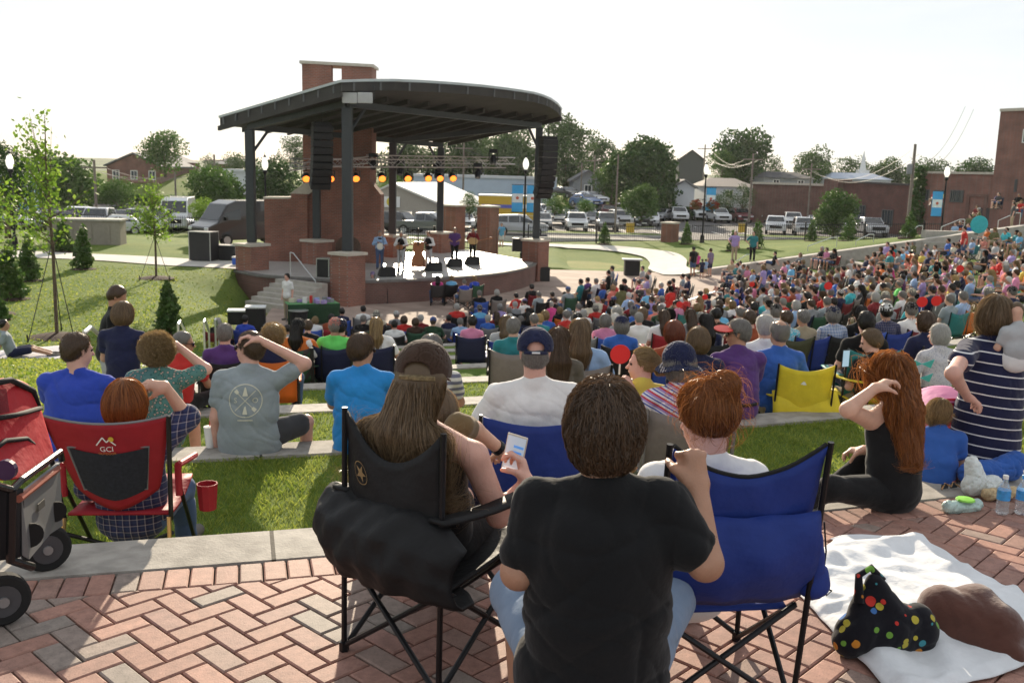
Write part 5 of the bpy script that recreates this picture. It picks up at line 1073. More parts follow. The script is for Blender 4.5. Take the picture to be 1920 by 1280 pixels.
def shirt_prims(J,t=.014,sleeve=.55,fat=0.0,hem=0.0,tank=False,long_=False,w=None):
 s,w=J['s'],w or J['w'];f=1+fat;rt=J['rt'];up=J['up'];ch=J['nb']-up*.16*s;P_=[]
 P_+=[prim(ch,J['wa'],.108*s*f+t,.102*s*f+t*1.4,rt,1.38*w),prim(J['wa'],J['pel']+V3(0,-.01,0),.103*s*f+t*1.4,.118*s*f+t,rt,1.32*w)]
 if hem:P_.append(prim(J['pel'],J['pel']-up*hem,.118*s*f+t,.115*s*f+t*1.3,rt,1.34*w))
 if not tank:
  P_+=[prim(J['nb']-up*.010,J['shR'],.054*s,.050*s+t*.6),prim(J['nb']-up*.010,J['shL'],.054*s,.050*s+t*.6),prim(J['nb']-up*.04,J['nb']+up*.008,.068*s,.062*s),prim(J['nb']-up*.115*s-rt*.078*s*w,J['nb']-up*.115*s+rt*.078*s*w,.080*s+t*.7)]
  for S_ in 'RL':
   e=J['sh'+S_]+(J['el'+S_]-J['sh'+S_])*(sleeve if not long_ else 1.0)
   P_.append(prim(J['sh'+S_],e,.048*s*(1+fat*.6)+t*.8,.045*s*(1+fat*.5)+t*1.2))
   if long_:P_.append(prim(J['el'+S_],J['el'+S_]+(J['wr'+S_]-J['el'+S_])*.9,.044*s+t,.031*s+t))
 else:
  for g,S_ in((1,'R'),(-1,'L')):a=J['nb']+rt*g*.085*w*s-up*.035;P_.append(prim(a+J['fw']*.02,a-up*.14-J['fw']*.05,.026,.05))
 return P_
def pants_prims(J,t=.010,shorts=False,fat=0.0,w=None,cut=.82,skirt=False):
 s,w=J['s'],w or J['w'];f=1+fat;P_=[prim(J['pel']+V3(0,-.01,.03),J['pel']+V3(0,-.01,-.01),.108*s*f+t,.110*s*f+t,J['rt'],1.3*w)]
 for S_ in 'RL':
  k=J['kn'+S_];h=J['hp'+S_]
  if shorts:P_.append(prim(h,h+(k-h)*cut,.086*s*f+t,.066*s+t*2.2))
  else:P_+=[prim(h,k,.086*s*f+t,.058*s+t),prim(k,J['an'+S_],.056*s+t,.044*s+t*1.6)]
 return P_
def shoe_prims(J):
 s=J['s'];return[prim(J['an'+S_]+V3(0,-.035,-.035),J['ft'+S_]+V3(0,.01,.003),.046*s,.039*s)for S_ in 'RL']
def hair_sdf(J,style,vol=0.0,seed=0.0):
 c,R,s=J['hd'],J['R'],J['s'];X,Y,Z=R[:,0],R[:,1],R[:,2];o=lambda x,y,z:c+(X*x+Y*y+Z*z)*s
 hv=min(vol,.012)-(.022 if J.get('cap')else 0);P_=[ell(o(0,-.016,.036),V3(.087+hv,.101+hv,.093+hv)*s,R)];g0=V3(0,0,-1);cut=.055;vx=vol*(2 if J.get('cap')else 6)
 if style=='full':P_+=[ell(o(0,-.040,-.005),V3(.090+hv,.080+hv,.080)*s,R),ell(o(0,-.045,-.055),V3(.072,.062,.055)*s,R)]
 if style in('short','receding','crop'):P_.append(ell(o(0,-.052,-.012),V3(.076+vol,.062+vol,.075)*s,R))
 if style=='bob':P_+=[ell(o(0,-.03,-.02),V3(.105+vol,.10+vol,.115)*s,R)]
 if style=='curly':P_+=[ell(o(0,-.025,.01),V3(.125+vol,.125+vol,.125+vol)*s,R)]
 if style in('long','wavy'):
  d0=o(0,-.06,-.02)if not J.get('cap')else o(0,-.05,.012);nb=J['nb'];bk=-J['fw'];mid=nb+bk*.085*s-J['up']*.02*s;end=nb+bk*.125*s-J['up']*(.24 if style=='long' else .29)*s
  P_+=[prim(d0,mid,.078*s,.066*s,X,1.12+vx),prim(mid,end,.056*s,.034*s,J['rt'],1.7+vol*9+(1.1 if vol>.035 else 0))]
 if style=='bun':P_+=[ell(o(0,-.05,.012),V3(.088,.076,.08)*s,R),ell(o(.008,-.105,.105),V3(.060,.050,.050)*s,R)]
 if style=='pony':P_+=[ell(o(0,-.05,.01),V3(.084,.065,.07)*s,R),prim(o(0,-.12,.03),o(0,-.155,-.05),.024*s,.032*s),prim(o(0,-.155,-.05),o(0,-.15,-.20),.032*s,.013*s)]
 def fn(p):
  d=d_group(p,P_,.03);q=(p-c)/s;y=q@Y;z=q@Z;x=q@X
  face=-(.028-y+np.clip(z,-.3,.2)*.42)if style!='curly' else-(.05-y+z*.45)
  if style in('bob','long','wavy','curly','full'):
   face=np.where(z>.045,-(.075-y+(z-.045)*.5),-(.035-y-(z)*.1));face=face
  if style in('short','crop','receding','bun','pony'):
   nape=-(z+.098+y*.12);ear=-(z+.005)-np.clip((.045-np.abs(y+.005))*0,0,1)
   side=np.where(np.abs(x)>.05,-(z+.035-np.clip(y,-.02,.1)*1.2+np.clip(-y,0,.1)*.7),-1)
   face=np.maximum(face,np.maximum(nape,side))
  d=np.maximum(d,face*s)
  if style=='receding':d=np.maximum(d,.06*s-np.sqrt((x*s)**2+((y+.035)*s)**2*.8+((z-.125)*s)**2*.3))
  amp={'curly':.010,'wavy':.006}.get(style,.002)
  d=d+amp*s*np.sin(p[:,0]*95/(1 if style=='curly' else 1.6)+seed)*np.sin(p[:,1]*85+1)*np.sin(p[:,2]*90/(1 if style=='curly' else 2)+seed)
  return d
 lo,hi=bounds(P_,.03);return fn,lo,hi,o,P_
def strands(fn,roots,g,n_seg,ln,wd,jit=.35,off=.004,flow=None,curl=0.0,lift=0.0,amp=.01):
 n=len(roots);p=roots.copy();nr=grad(fn,p);d=(flow(p)if flow is not None else np.tile(g,(n,1)))+rng.normal(size=(n,3))*jit;d+=nr*lift
 pts=[p.copy()];ph=rng.random(n)*6.28;L_=ln*(.6+.7*rng.random(n));offs_=off*(.3+1.6*rng.random(n));wig=rng.normal(size=(n,3))
 for i in range(n_seg):
  nr=grad(fn,p);f=flow(p)if flow is not None else np.tile(g,(n,1));d=d*.72+f*.28+wig*jit*.05;t=d-nr*np.sum(d*nr,1)[:,None]*.9;t/=np.linalg.norm(t,axis=1)[:,None]+1e-9
  p=p+t*(L_/n_seg)[:,None];dd=fn(p);far=dd>.05;cor=np.clip(dd-offs_,-.02,.014)*.8;p=p-nr*cor[:,None]
  if curl:side=np.cross(t,nr);p=p+(side*np.cos(ph+i*1.35)[:,None]+nr*np.sin(ph+i*1.35)[:,None])*amp*curl
  d=t;pts.append(p.copy())
 A=np.stack(pts,1);T=np.gradient(A,axis=1);vw=np.array([0,-1,.15]);sd=np.cross(T,vw+rng.normal(size=(n,1,3))*.5);sd/=np.linalg.norm(sd,axis=2)[:,:,None]+1e-9
 tp=np.linspace(1,.25,n_seg+1)[None,:,None]*wd*(.6+.8*rng.random(n))[:,None,None];a,b=A-sd*tp*.5,A+sd*tp*.5
 V_=np.stack([a,b],2).reshape(-1,3);base=(np.arange(n)*(n_seg+1)*2)[:,None]+(np.arange(n_seg)*2)[None,:];F_=np.stack([base,base+1,base+3,base+2],-1).reshape(-1,4)
 return V_,F_,np.repeat(rng.random(n),(n_seg+1)*2)
def hairmat(name,c1,c2,trans=.25):
 if name in _M:return _M[name]
 m=leafmat(name,c1,c2,trans);b=m.node_tree.nodes['Principled BSDF'];b.inputs['Roughness'].default_value=.38;b.inputs['Specular IOR Level'].default_value=.5;return m
HC={'brown':hairmat('brown hair',(.04,.022,.012),(.14,.08,.042)),'dark':hairmat('dark hair',(.006,.005,.005),(.022,.016,.012)),'black':hairmat('black hair',(.004,.004,.004),(.012,.011,.01)),'blonde':hairmat('blonde hair',(.16,.10,.045),(.42,.29,.13),.35),'auburn':hairmat('auburn hair',(.11,.032,.009),(.50,.19,.05),.4),'grey':hairmat('grey hair',(.13,.12,.11),(.34,.32,.30),.3),'white':hairmat('white hair',(.36,.35,.33),(.68,.66,.63),.35),'light brown':hairmat('light brown hair',(.09,.058,.032),(.30,.20,.11),.35),'red':hairmat('red hair',(.10,.025,.008),(.28,.07,.02),.3)}
def skinmat(name,c):
 m=mat(name,c,.5,var=.08,vs=18,spec=.35,bump=.12,bs=160);b=m.node_tree.nodes['Principled BSDF'];b.inputs['Subsurface Weight'].default_value=.12;b.inputs['Subsurface Radius'].default_value=(.02,.007,.004);b.inputs['Subsurface Scale'].default_value=.5;return m
SK={'fair':skinmat('fair skin',(.56,.33,.24)),'tan':skinmat('tanned skin',(.40,.215,.14)),'pink':skinmat('pinkish skin',(.60,.34,.27)),'brown':skinmat('brown skin',(.16,.08,.05))}
def cloth(name,c,var=.10,trans=.08,bump=.55,bs=11,rough=.9):
 return mat('cloth '+name,c,rough,var=var,vs=7,bump=bump,bs=bs,trans=trans,spec=.12,sheen=.15)
CL={}
for k_,c_ in{'navy':(.018,.022,.06),'black':(.012,.012,.013),'royal blue':(.035,.07,.42),'blue':(.04,.12,.42),'bright blue':(.03,.25,.62),'light blue':(.30,.44,.66),'sky blue':(.15,.42,.66),'teal':(.03,.20,.22),'turquoise':(.06,.45,.50),'green':(.06,.22,.06),'dark green':(.025,.06,.03),'lime':(.15,.65,.14),'red':(.52,.035,.03),'dark red':(.20,.02,.025),'coral':(.62,.18,.14),'pink':(.60,.22,.36),'hot pink':(.62,.06,.25),'orange':(.60,.15,.03),'rust':(.30,.07,.03),'yellow':(.65,.52,.10),'purple':(.10,.045,.18),'lavender':(.36,.28,.55),'white':(.74,.73,.72),'cream':(.60,.56,.44),'grey':(.24,.25,.26),'light grey':(.42,.43,.44),'dark grey':(.06,.06,.065),'brown':(.055,.032,.022),'tan':(.42,.33,.22),'denim':(.06,.10,.20),'khaki':(.34,.28,.19),'salmon':(.55,.20,.16),'plum':(.10,.03,.11),'olive':(.12,.12,.05)}.items():CL[k_]=cloth(k_,c_)
SHOE=mat('shoe',(.10,.09,.08),.7,var=.2)
def sdf_obj(name,prims,k,res,m,parent,fold=None,cutfn=None,smooth=True):
 lo,hi=bounds(prims,.02+res)
 def fn(p):
  d=d_group(p,prims,k)
  if fold:d=d+folds(p,*fold)
  if cutfn:d=np.maximum(d,cutfn(p))
  return d
 V_,F_=nets(fn,lo,hi,res)
 if len(F_)==0:return None
 o=bpy.data.objects.new(name,np_mesh(name,V_,F_,m,smooth));link(o,parent);return o
def fn_obj(name,fn,lo,hi,res,m,parent,extra=None):
 V_,F_=nets(fn,lo,hi,res);at=np.full(len(V_),.35)
 if extra is not None:
  v2,f2,a2=extra;F_=np.concatenate([F_,f2+len(V_)]);V_=np.concatenate([V_,v2]);at=np.concatenate([at,a2])
 o=bpy.data.objects.new(name,np_mesh(name,V_,F_,m,True,at));link(o,parent);return o
def cap_obj(J,m,parent,brim='front',res=.008,vol=0.0,back_open=False,bucket=False,wide=False,name='cap'):
 c,R,s=J['hd'],J['R'],J['s'];X,Y,Z=R[:,0],R[:,1],R[:,2];o=lambda x,y,z:c+(X*x+Y*y+Z*z)*s
 rr=V3(.096+vol,.112+vol,.100+vol)*s;cc=o(0,-.012,.040)
 if wide:rr=V3(.095,.108,.105)*s
 q0=prim(o(0,.09,.035),o(0,.155,.015),.05*s,.04*s)
 def fn(p):
  d=d_prim(p,ell(cc,rr,R));q=(p-c)/s;x,y,z=q@X,q@Y,q@Z
  base=-(z-.012+y*.02)if not bucket else-(z-.0)
  d=np.maximum(d,base*s);d=np.maximum(d,-(d_prim(p,ell(cc,rr*.93,R))))
  if back_open:d=np.maximum(d,.032*s-np.sqrt((x*s*.7)**2+((z-.035)*s)**2)+np.where(y<0,0,1))
  if brim=='front':
   sx=x/.075;zz=z-(.020+.0-(sx**2)*.018-(y-.09)*.18);b_=np.maximum(np.abs(zz)-.0035,np.maximum(np.sqrt((x)**2+((y-.095)*.95)**2)-.078,.085-y));d=np.minimum(d,b_*s)
  if bucket or wide:
   ro=.155 if bucket else .21;r_=np.sqrt(x**2+((y+.01)*.92)**2);zz=z-(.012-(r_-.09)*(.85 if bucket else .22)+(.012*np.sin(np.arctan2(y,x)*3+1)))
   d=np.minimum(d,np.maximum(np.abs(zz)-.004,np.maximum(r_-ro,.088-r_))*s)
  return d
 lo=c-.3*s;hi=c+.3*s;return fn_obj(name,fn,lo,hi,res,m,parent)
def fix_res(d):return max(.0055,min(.03,d/960*1.25))
# patterned cloths
def stripemat(name,cols,period,axis=2,plaid=False,slant=(0,0),trans=.08):
 m=cloth(name,(.5,.5,.5),trans=trans);n=m.node_tree;b=n.nodes['Principled BSDF']
 co=n.nodes.new('ShaderNodeTexCoord');sp=n.nodes.new('ShaderNodeSeparateXYZ');n.links.new(co.outputs['Object'],sp.inputs[0])
 def band(ax,sl=(0,0)):
  oth=[i for i in range(3)if i!=ax];v=sp.outputs[ax]
  for i,k in zip(oth,sl):
   if k:ml=n.nodes.new('ShaderNodeMath');ml.operation='MULTIPLY_ADD';n.links.new(sp.outputs[i],ml.inputs[0]);ml.inputs[1].default_value=k;n.links.new(v,ml.inputs[2]);v=ml.outputs[0]
  d=n.nodes.new('ShaderNodeMath');d.operation='DIVIDE';n.links.new(v,d.inputs[0]);d.inputs[1].default_value=period;f=n.nodes.new('ShaderNodeMath');f.operation='FRACT';n.links.new(d.outputs[0],f.inputs[0])
  r=n.nodes.new('ShaderNodeValToRGB');r.color_ramp.interpolation='CONSTANT';e=r.color_ramp.elements;e[0].color=(*cols[0][1],1);e[0].position=0;e[1].position=cols[1][0];e[1].color=(*cols[1][1],1)
  for p_,c_ in cols[2:]:q=e.new(p_);q.color=(*c_,1)
  n.links.new(f.outputs[0],r.inputs[0]);return r.outputs[0]
 c=band(axis,slant)
 if plaid:
  c2=band(0);mm=n.nodes.new('ShaderNodeMix');mm.data_type='RGBA';mm.inputs[0].default_value=.5;n.links.new(c,mm.inputs[6]);n.links.new(c2,mm.inputs[7]);c=mm.outputs[2]
 for l in list(b.inputs['Base Color'].links):n.links.remove(l)
 n.links.new(c,b.inputs['Base Color'])
 for nd in n.nodes:
  if nd.type=='BSDF_TRANSLUCENT':
   for l in list(nd.inputs[0].links):n.links.remove(l)
   n.links.new(c,nd.inputs[0])
 return m
NAVYC,WHC=(.018,.02,.055),(.7,.69,.7)
CL['navy with thin white stripes']=stripemat('navy white pinstripe',[(0,WHC),(.12,NAVYC)],.062,slant=(.12,0))
CL['grey and white striped']=stripemat('grey white stripe',[(0,(.16,.16,.22)),(.5,(.62,.6,.56))],.055)
CL['red white and blue striped']=stripemat('rwb stripe',[(0,(.55,.05,.07)),(.22,(.7,.68,.72)),(.45,(.06,.09,.35)),(.62,(.7,.68,.72)),(.75,(.35,.25,.5))],.06,slant=(.55,0))
CL['navy plaid']=stripemat('navy plaid',[(0,(.03,.04,.10)),(.55,(.35,.3,.32)),(.68,(.02,.02,.06))],.035,plaid=True)
CL['blue plaid']=stripemat('blue plaid',[(0,(.30,.36,.5)),(.5,(.62,.62,.64)),(.7,(.12,.18,.34))],.045,plaid=True)
CL['purple plaid']=stripemat('purple plaid',[(0,(.16,.1,.2)),(.5,(.5,.45,.5)),(.7,(.08,.06,.14))],.045,plaid=True)
def printmat(name,c1,c2,sc_,c3=None):
 m=cloth(name,c1);n=m.node_tree;b=n.nodes['Principled BSDF'];v=n.nodes.new('ShaderNodeTexVoronoi');v.inputs['Scale'].default_value=sc_;co=n.nodes.new('ShaderNodeTexCoord');n.links.new(co.outputs['Object'],v.inputs[0])
 r=n.nodes.new('ShaderNodeValToRGB');r.color_ramp.interpolation='CONSTANT';e=r.color_ramp.elements;e[0].color=(*c2,1);e[1].position=.32;e[1].color=(*c1,1)
 if c3:q=e.new(.5);q.color=(*c3,1)
 n.links.new(v.outputs[0],r.inputs[0])
 for l in list(b.inputs['Base Color'].links):n.links.remove(l)
 n.links.new(r.outputs[0],b.inputs['Base Color']);return m
CL['green patterned']=printmat('green print',(.04,.14,.12),(.45,.33,.28),38,(.10,.22,.2));CL['turquoise patterned']=printmat('turquoise print',(.62,.66,.68),(.03,.2,.35),26,(.10,.45,.55));CL['pale floral']=printmat('pale print',(.55,.53,.55),(.3,.3,.38),60)
CL['washed denim']=cloth('washed denim',(.20,.27,.38));CL['bronze']=cloth('bronze',(.16,.11,.055));CL['slate']=cloth('slate',(.28,.32,.34));CL['taupe']=cloth('taupe',(.12,.105,.085))
# hair builder
def add_hair(J,style,color,parent,res,n=0,ln=None,wd=.0016,vol=0.0,seed=1.0,jit=.25):
 fn,lo,hi,o,P_=hair_sdf(J,style,vol,seed);V_,F_=nets(fn,lo,hi,res);extra=None
 if n and len(V_):
  c,R,s=J['hd'],J['R'],J['s'];q=(V_-c)/s;up=q@R[:,2];fw=q@R[:,1]
  if style in('long','wavy'):w_=(up>.0).astype(float)+.25*(up>-.1)
  if J.get('cap'):w_=(up<.0)*(up>-.16)*1.0+.05*(up<.0)
  elif style in('long','wavy'):pass
  elif style=='bun':w_=(up>-.09).astype(float)
  else:w_=np.ones(len(V_))
  w_/=w_.sum();idx=rng.choice(len(V_),n,p=w_);roots=V_[idx]+rng.normal(size=(n,3))*res*.3
  Zv,Yv=R[:,2],R[:,1];crown=o(0,-.045,.12)
  if style in('long','wavy'):
   def flow(p):d=p-crown;h=np.clip(((p-c)@Zv)/.1,0,1)[:,None];return d/(np.linalg.norm(d,axis=1)[:,None]+1e-6)*h*.8+np.array([0,0,-1.0])*(1.05-h*.6)
   extra=strands(fn,roots,V3(0,0,-1),16,ln or .5,wd,jit,.006,flow,curl=(.9 if style=='wavy' else .15),amp=.012)
  elif style=='curly':extra=strands(fn,roots,V3(0,0,-1),9,ln or .10,wd,.8,.012,None,curl=1.2,lift=1.0,amp=.013)
  elif style=='bun':
   kn=o(0,-.06,.115)
   def flow(p):d=kn-p;return d/(np.linalg.norm(d,axis=1)[:,None]+1e-6)
   extra=strands(fn,roots,V3(0,0,1),8,ln or .11,wd,.18,.003,flow)
   fr_=V_[rng.choice(len(V_),max(40,n//14))];e2=strands(fn,fr_,V3(0,0,-1),7,.09,wd*.8,1.2,.03,None,lift=1.2);k=len(extra[0]);extra=(np.concatenate([extra[0],e2[0]]),np.concatenate([extra[1],e2[1]+k]),np.concatenate([extra[2],e2[2]]))
  elif style=='pony':
   kn=o(0,-.12,.03)
   def flow(p):d=kn-p;l=np.linalg.norm(d,axis=1)[:,None];return np.where(l>.05,d/(l+1e-6),np.array([[0,-.1,-1.0]]))
   extra=strands(fn,roots,V3(0,0,-1),9,ln or .13,wd,.2,.003,flow)
  else:
   def flow(p):d=p-crown;d=d/(np.linalg.norm(d,axis=1)[:,None]+1e-6);return d*.7+np.array([0,0,-.7])
   extra=strands(fn,roots,V3(0,0,-1),5 if style!='full' else 8,ln or(.035 if style!='bob' else .1),wd,jit,.004 if style!='full' else .007,flow,lift=.45 if style!='full' else 1.1,curl=.0 if style!='full' else .35,amp=.006)
 if len(F_)==0:return None
 at=np.full(len(V_),.3)
 if extra is not None:v2,f2,a2=extra;F_=np.concatenate([F_,f2+len(V_)]);V_=np.concatenate([V_,v2]);at=np.concatenate([at,a2])
 ob=bpy.data.objects.new('hair',np_mesh('hair',V_,F_,HC[color],True,at));link(ob,parent);return ob
# person builder
def place(J,yaw,px_=None,py_=None,gz=0.0,loc=None,d=None):
 a=math.radians(yaw);h=J['hd'];off=Vector((h[0]*math.cos(a)-h[1]*math.sin(a),h[0]*math.sin(a)+h[1]*math.cos(a),h[2]))
 if loc is None:
  q=P(px_,py_,z=gz+h[2])if d is None else P(px_,py_,d=d);loc=q-off
  if d is None:loc.z=gz
 return Vector(loc),a
def to_local(loc,a,w_):
 q=Vector(w_)-Vector(loc);return V3(q.x*math.cos(-a)-q.y*math.sin(-a),q.x*math.sin(-a)+q.y*math.cos(-a),q.z)
def person(label,J,loc,a,shirt='navy',pants='denim',hair=('short','brown'),skin='fair',res=.01,fat=0.0,sleeve=.55,long_=False,tank=False,shorts=True,hat=None,n_hair=0,hair_kw=None,crude=None,hands=(.45,.45),handn=(None,None),thumb=(.5,.5),fold=.006,group=None,eyes=False,glasses=None,dress=0,hem=.0,t=.014,skres=None,cut=.82,shoes='shoe',cat='person',wd=.0016):
 crude=(res>.009)if crude is None else crude;P_=body_prims(J,fat=fat,crude=crude,hands=hands,handn=handn,thumb=thumb)
 lo,hi=bounds(P_,.03);V_,F_=nets(lambda p:d_group(p,P_,.022),lo,hi,skres or res);root=bpy.data.objects.new('person',np_mesh('person',V_,F_,SK[skin],True));link(root);root.location=loc;root.rotation_euler=(0,0,a)
 tag(root,label,cat,group)
 sp=shirt_prims(J,t,sleeve,fat,hem,tank,long_)
 if dress:
  k=J['pel']+V3(0,.02,-dress);sp.append(prim(J['pel'],k,.13*(1+fat),.16*(1+fat),J['rt'],1.25))
 colr=J['nb']+V3(0,0,.01)+J['fw']*.02
 def cutn(p):return .056*J['s']-np.linalg.norm((p-(J['nb']+J['up']*.064+J['fw']*.034)),axis=1)
 sdf_obj('dress' if dress else 'shirt',sp,.03,res,CL[shirt],root,fold=(fold,1.0,(len(label)*1.37)%7)if fold else None,cutfn=cutn)
 if not dress:sdf_obj('shorts' if shorts else 'trousers',pants_prims(J,.011,shorts,fat,cut=cut),.03,res*1.1,CL[pants],root,fold=(fold*.8,1.2,2.0)if fold else None)
 if shoes:sdf_obj('shoes',shoe_prims(J),.01,max(.008,res),SHOE if shoes=='shoe' else CL[shoes],root)
 if hair:add_hair(J,hair[0],hair[1],root,res,n_hair,wd=wd,**(hair_kw or{}))
 if hat:hat(J,root,res)
 if eyes:
  R=J['R'];s=J['s']
  for g in(-1,1):c=J['hd']+(R[:,0]*g*.031+R[:,1]*.083+R[:,2]*.004)*s;b=MB();b.lathe((0,0,0),[(.004,-.011),(.010,-.006),(.012,0),(.010,.006),(.004,.011)],8);o=b.build('eye',mat('eye',(.05,.035,.03),.2,var=0),root,smooth=True);o.location=c;o.scale=(s*(.8 if s<.6 else 1),)*3
 if glasses:
  R=J['R'];s=J['s'];c=J['hd'];o=lambda x,y,z:Vector(c+(R[:,0]*x+R[:,1]*y+R[:,2]*z)*s);b=MB()
  for g in(-1,1):b.tube([o(g*.006,.104,.006),o(g*.035,.098,.013),o(g*.062,.084,.006),o(g*.078,.06,.008),o(g*.083,-.01,.012)],.0035,5)
  b.build('glasses_frame',BLACK,root);b=MB()
  for g in(-1,1):b.extr([o(g*.010,.103,.008),o(g*.058,.09,.010),o(g*.055,.088,-.024),o(g*.016,.101,-.024)],tuple(R[:,1]*.004))
  b.build('glasses_lens',mat('sunglass lens',(.01,.01,.012),.1,var=0,spec=.7),root)
 return root,sp,cutn
# camp chairs
def fabric(name,c):return mat('chair fabric '+name,c,.6,var=.08,vs=9,bump=.5,bs=11,trans=.16,spec=.25)
CF={k:fabric(k,c)for k,c in{'black':(.014,.014,.015),'blue':(.02,.045,.24),'navy':(.015,.02,.06),'red':(.34,.02,.03),'dark red':(.16,.015,.02),'yellow':(.75,.60,.04),'grey':(.20,.20,.20),'taupe':(.24,.21,.19),'green':(.03,.09,.05),'olive':(.07,.07,.035),'orange':(.60,.14,.02),'turquoise':(.05,.38,.45),'royal blue':(.04,.10,.42),'teal':(.03,.2,.2),'beige':(.42,.38,.30),'charcoal':(.045,.04,.04)}.items()}
CHF=mat('chair frame',(.02,.02,.022),.35,.5,var=0);CHG=mat('grey chair frame',(.22,.22,.23),.4,.5,var=0)
def bsurf(u,v,w_=.27,z0=.36,z1=.90,dip=.06,tilt=.14,sag=.05):
 x=(u-.5)*2;z=z0+(z1-dip*(1-x*x)-z0)*v;y=-.19-tilt*(z-z0)/(z1-z0)-sag*(1-x*x)*(.4+.6*math.sin(PI*min(1,v*.9+.1)))
 cr_=.004*math.sin(x*9+v*5)*math.sin(v*14+x*3);return(x*w_,y+cr_,z)
_ch={}
def camp_chair(loc,a,color,label,near=False,tilt=.14,parts=True,skirt=0.0,frame=None,arms=True,w_=.27,z1=.90,group='folding camp chairs',dip=.06,logo=None,cup=False):
 key=(near,skirt,w_,z1,arms,dip,cup);fr_=frame or CHF
 if key in _ch and not near:
  e=copy_tree(_ch[key])
 else:
  e=bpy.data.objects.new('camp_chair',None);link(e);nu,nv=(18,14)if near else(8,6)
  b=MB();b.grid(nu,nv,lambda u,v:bsurf(u,v,w_,.36-skirt,z1,dip,tilt));b.build('backrest',CF[color],e,smooth=True,solid=.012)
  b=MB();b.grid(nu,nv,lambda u,v:((u-.5)*2*w_*.96,-.17+.45*v,.34+.09*v-.05*(1-((u-.5)*2)**2)*math.sin(PI*v)));b.build('seat',CF[color],e,smooth=True,solid=.012)
  r=.010 if near else .013;n=8 if near else 5;X=w_+.012;rf_,ff=(-.24,0),(.27,0)
  for s in(-1,1):
   tp=bsurf(0 if s<0 else 1,1,w_,.36,z1,dip,tilt)
   b=MB();b.tube([(s*X,-.22,.01),(s*X,tp[1]+.0,tp[2]+.01)],r,n);b.build('leg',fr_,e)
   b=MB();b.tube([(s*X,.27,.01),(s*X,.25,.62)],r,n);b.build('leg',fr_,e)
   b=MB();b.tube([(s*X,.27,.01),(s*(X-.005),-.19,.36)],r,n);b.tube([(s*X,-.22,.01),(s*(X-.005),.27,.42)],r,n);b.build('side_brace',fr_,e)
   if arms:b=MB();b.grid(1,6,lambda u,v:(s*(X+.035-.07*u),-.24+.53*v,.61+.02*math.sin(PI*v*-1)));b.build('armrest',CF[color],e,smooth=True,solid=.012)
   for y in(-.22,.27):b=MB();b.tube([(s*X,y,.0),(s*X,y,.035)],.018,6);b.build('foot_cap',fr_,e)
  b=MB();b.tube([(-X,-.22,.02),(X,-.19,.36)],r,n);b.tube([(X,-.23,.02),(-X,-.2,.36)],r,n);b.build('back_brace',fr_,e)
  b=MB();b.tube([(-X,.27,.02),(X,.27,.42)],r,n);b.tube([(X,.282,.02),(-X,.282,.42)],r,n);b.build('front_brace',fr_,e)
  _ch.setdefault(key,e)
 for c in e.children:
  if c.name.split('.')[0]in('backrest','seat','armrest'):c.material_slots[0].link='OBJECT';c.material_slots[0].material=CF[color]
  elif frame:c.material_slots[0].link='OBJECT';c.material_slots[0].material=frame
 e.location=loc;e.rotation_euler=(0,0,a);tag(e,label,'camp chair',group);return e
def text_mesh(s_,size,ext=0):
 cu=bpy.data.curves.new('txt','FONT');cu.body=s_;cu.size=size;cu.align_x='CENTER';cu.align_y='CENTER';cu.resolution_u=3
 o=bpy.data.objects.new('txt',cu);link(o);dg=bpy.context.evaluated_depsgraph_get();me=bpy.data.meshes.new_from_object(o.evaluated_get(dg));vs=[(v.co.x,v.co.y)for v in me.vertices];fs=[tuple(p.vertices)for p in me.polygons]
 bpy.data.objects.remove(o);bpy.data.meshes.remove(me);return vs,fs
def ring2(cx_,cy_,r,w_,n=48):return[(cx_+(r+(w_ if k else 0))*math.cos(2*PI*i/n),cy_+(r+(w_ if k else 0))*math.sin(2*PI*i/n))for k in(0,1)for i in range(n)],[(i,(i+1)%n,n+(i+1)%n,n+i)for i in range(n)]
def strip2(pts,w_):
 vs=[];fs=[]
 for i in range(len(pts)-1):
  a,c=Vector(pts[i]),Vector(pts[i+1]);L_=(c-a).length;t=(c-a)/L_;nn=Vector((-t.y,t.x))*w_/2;k=max(1,int(L_/.02))
  for j in range(k):p0,p1=a+t*L_*j/k,a+t*L_*(j+1)/k;b0=len(vs);vs+=[tuple(p0-nn),tuple(p1-nn),tuple(p1+nn),tuple(p0+nn)];fs.append((b0,b0+1,b0+2,b0+3))
 return vs,fs
def decal(name,shapes,proj,m,parent):
 b=MB()
 for vs,fs in shapes:b.add([proj(*v)for v in vs],fs)
 return b.build(name,m,parent)
def sdf_proj(sp,k,fold,cx_,cz_,off=.003,seed=0):
 def fn(p):
  d=d_group(p,sp,k);return d+folds(p,*fold)if fold else d
 def proj(x,z):
  y=-.5;X_,Z_=cx_+x,cz_+z
  for _ in range(40):
   d=fn(np.array([[X_,y,Z_]]))[0]
   if d<.0006:break
   y+=min(d*.8,.08)
  return(X_,y-off,Z_)
 return proj
def hat_cap(color,**k):
 def f(J,root,res):cap_obj(J,CL[color],root,res=max(.005,res),**k)
 return f
S_YAW=lambda p:math.degrees(math.atan2(-(-5-p[0]),44-p[1]))
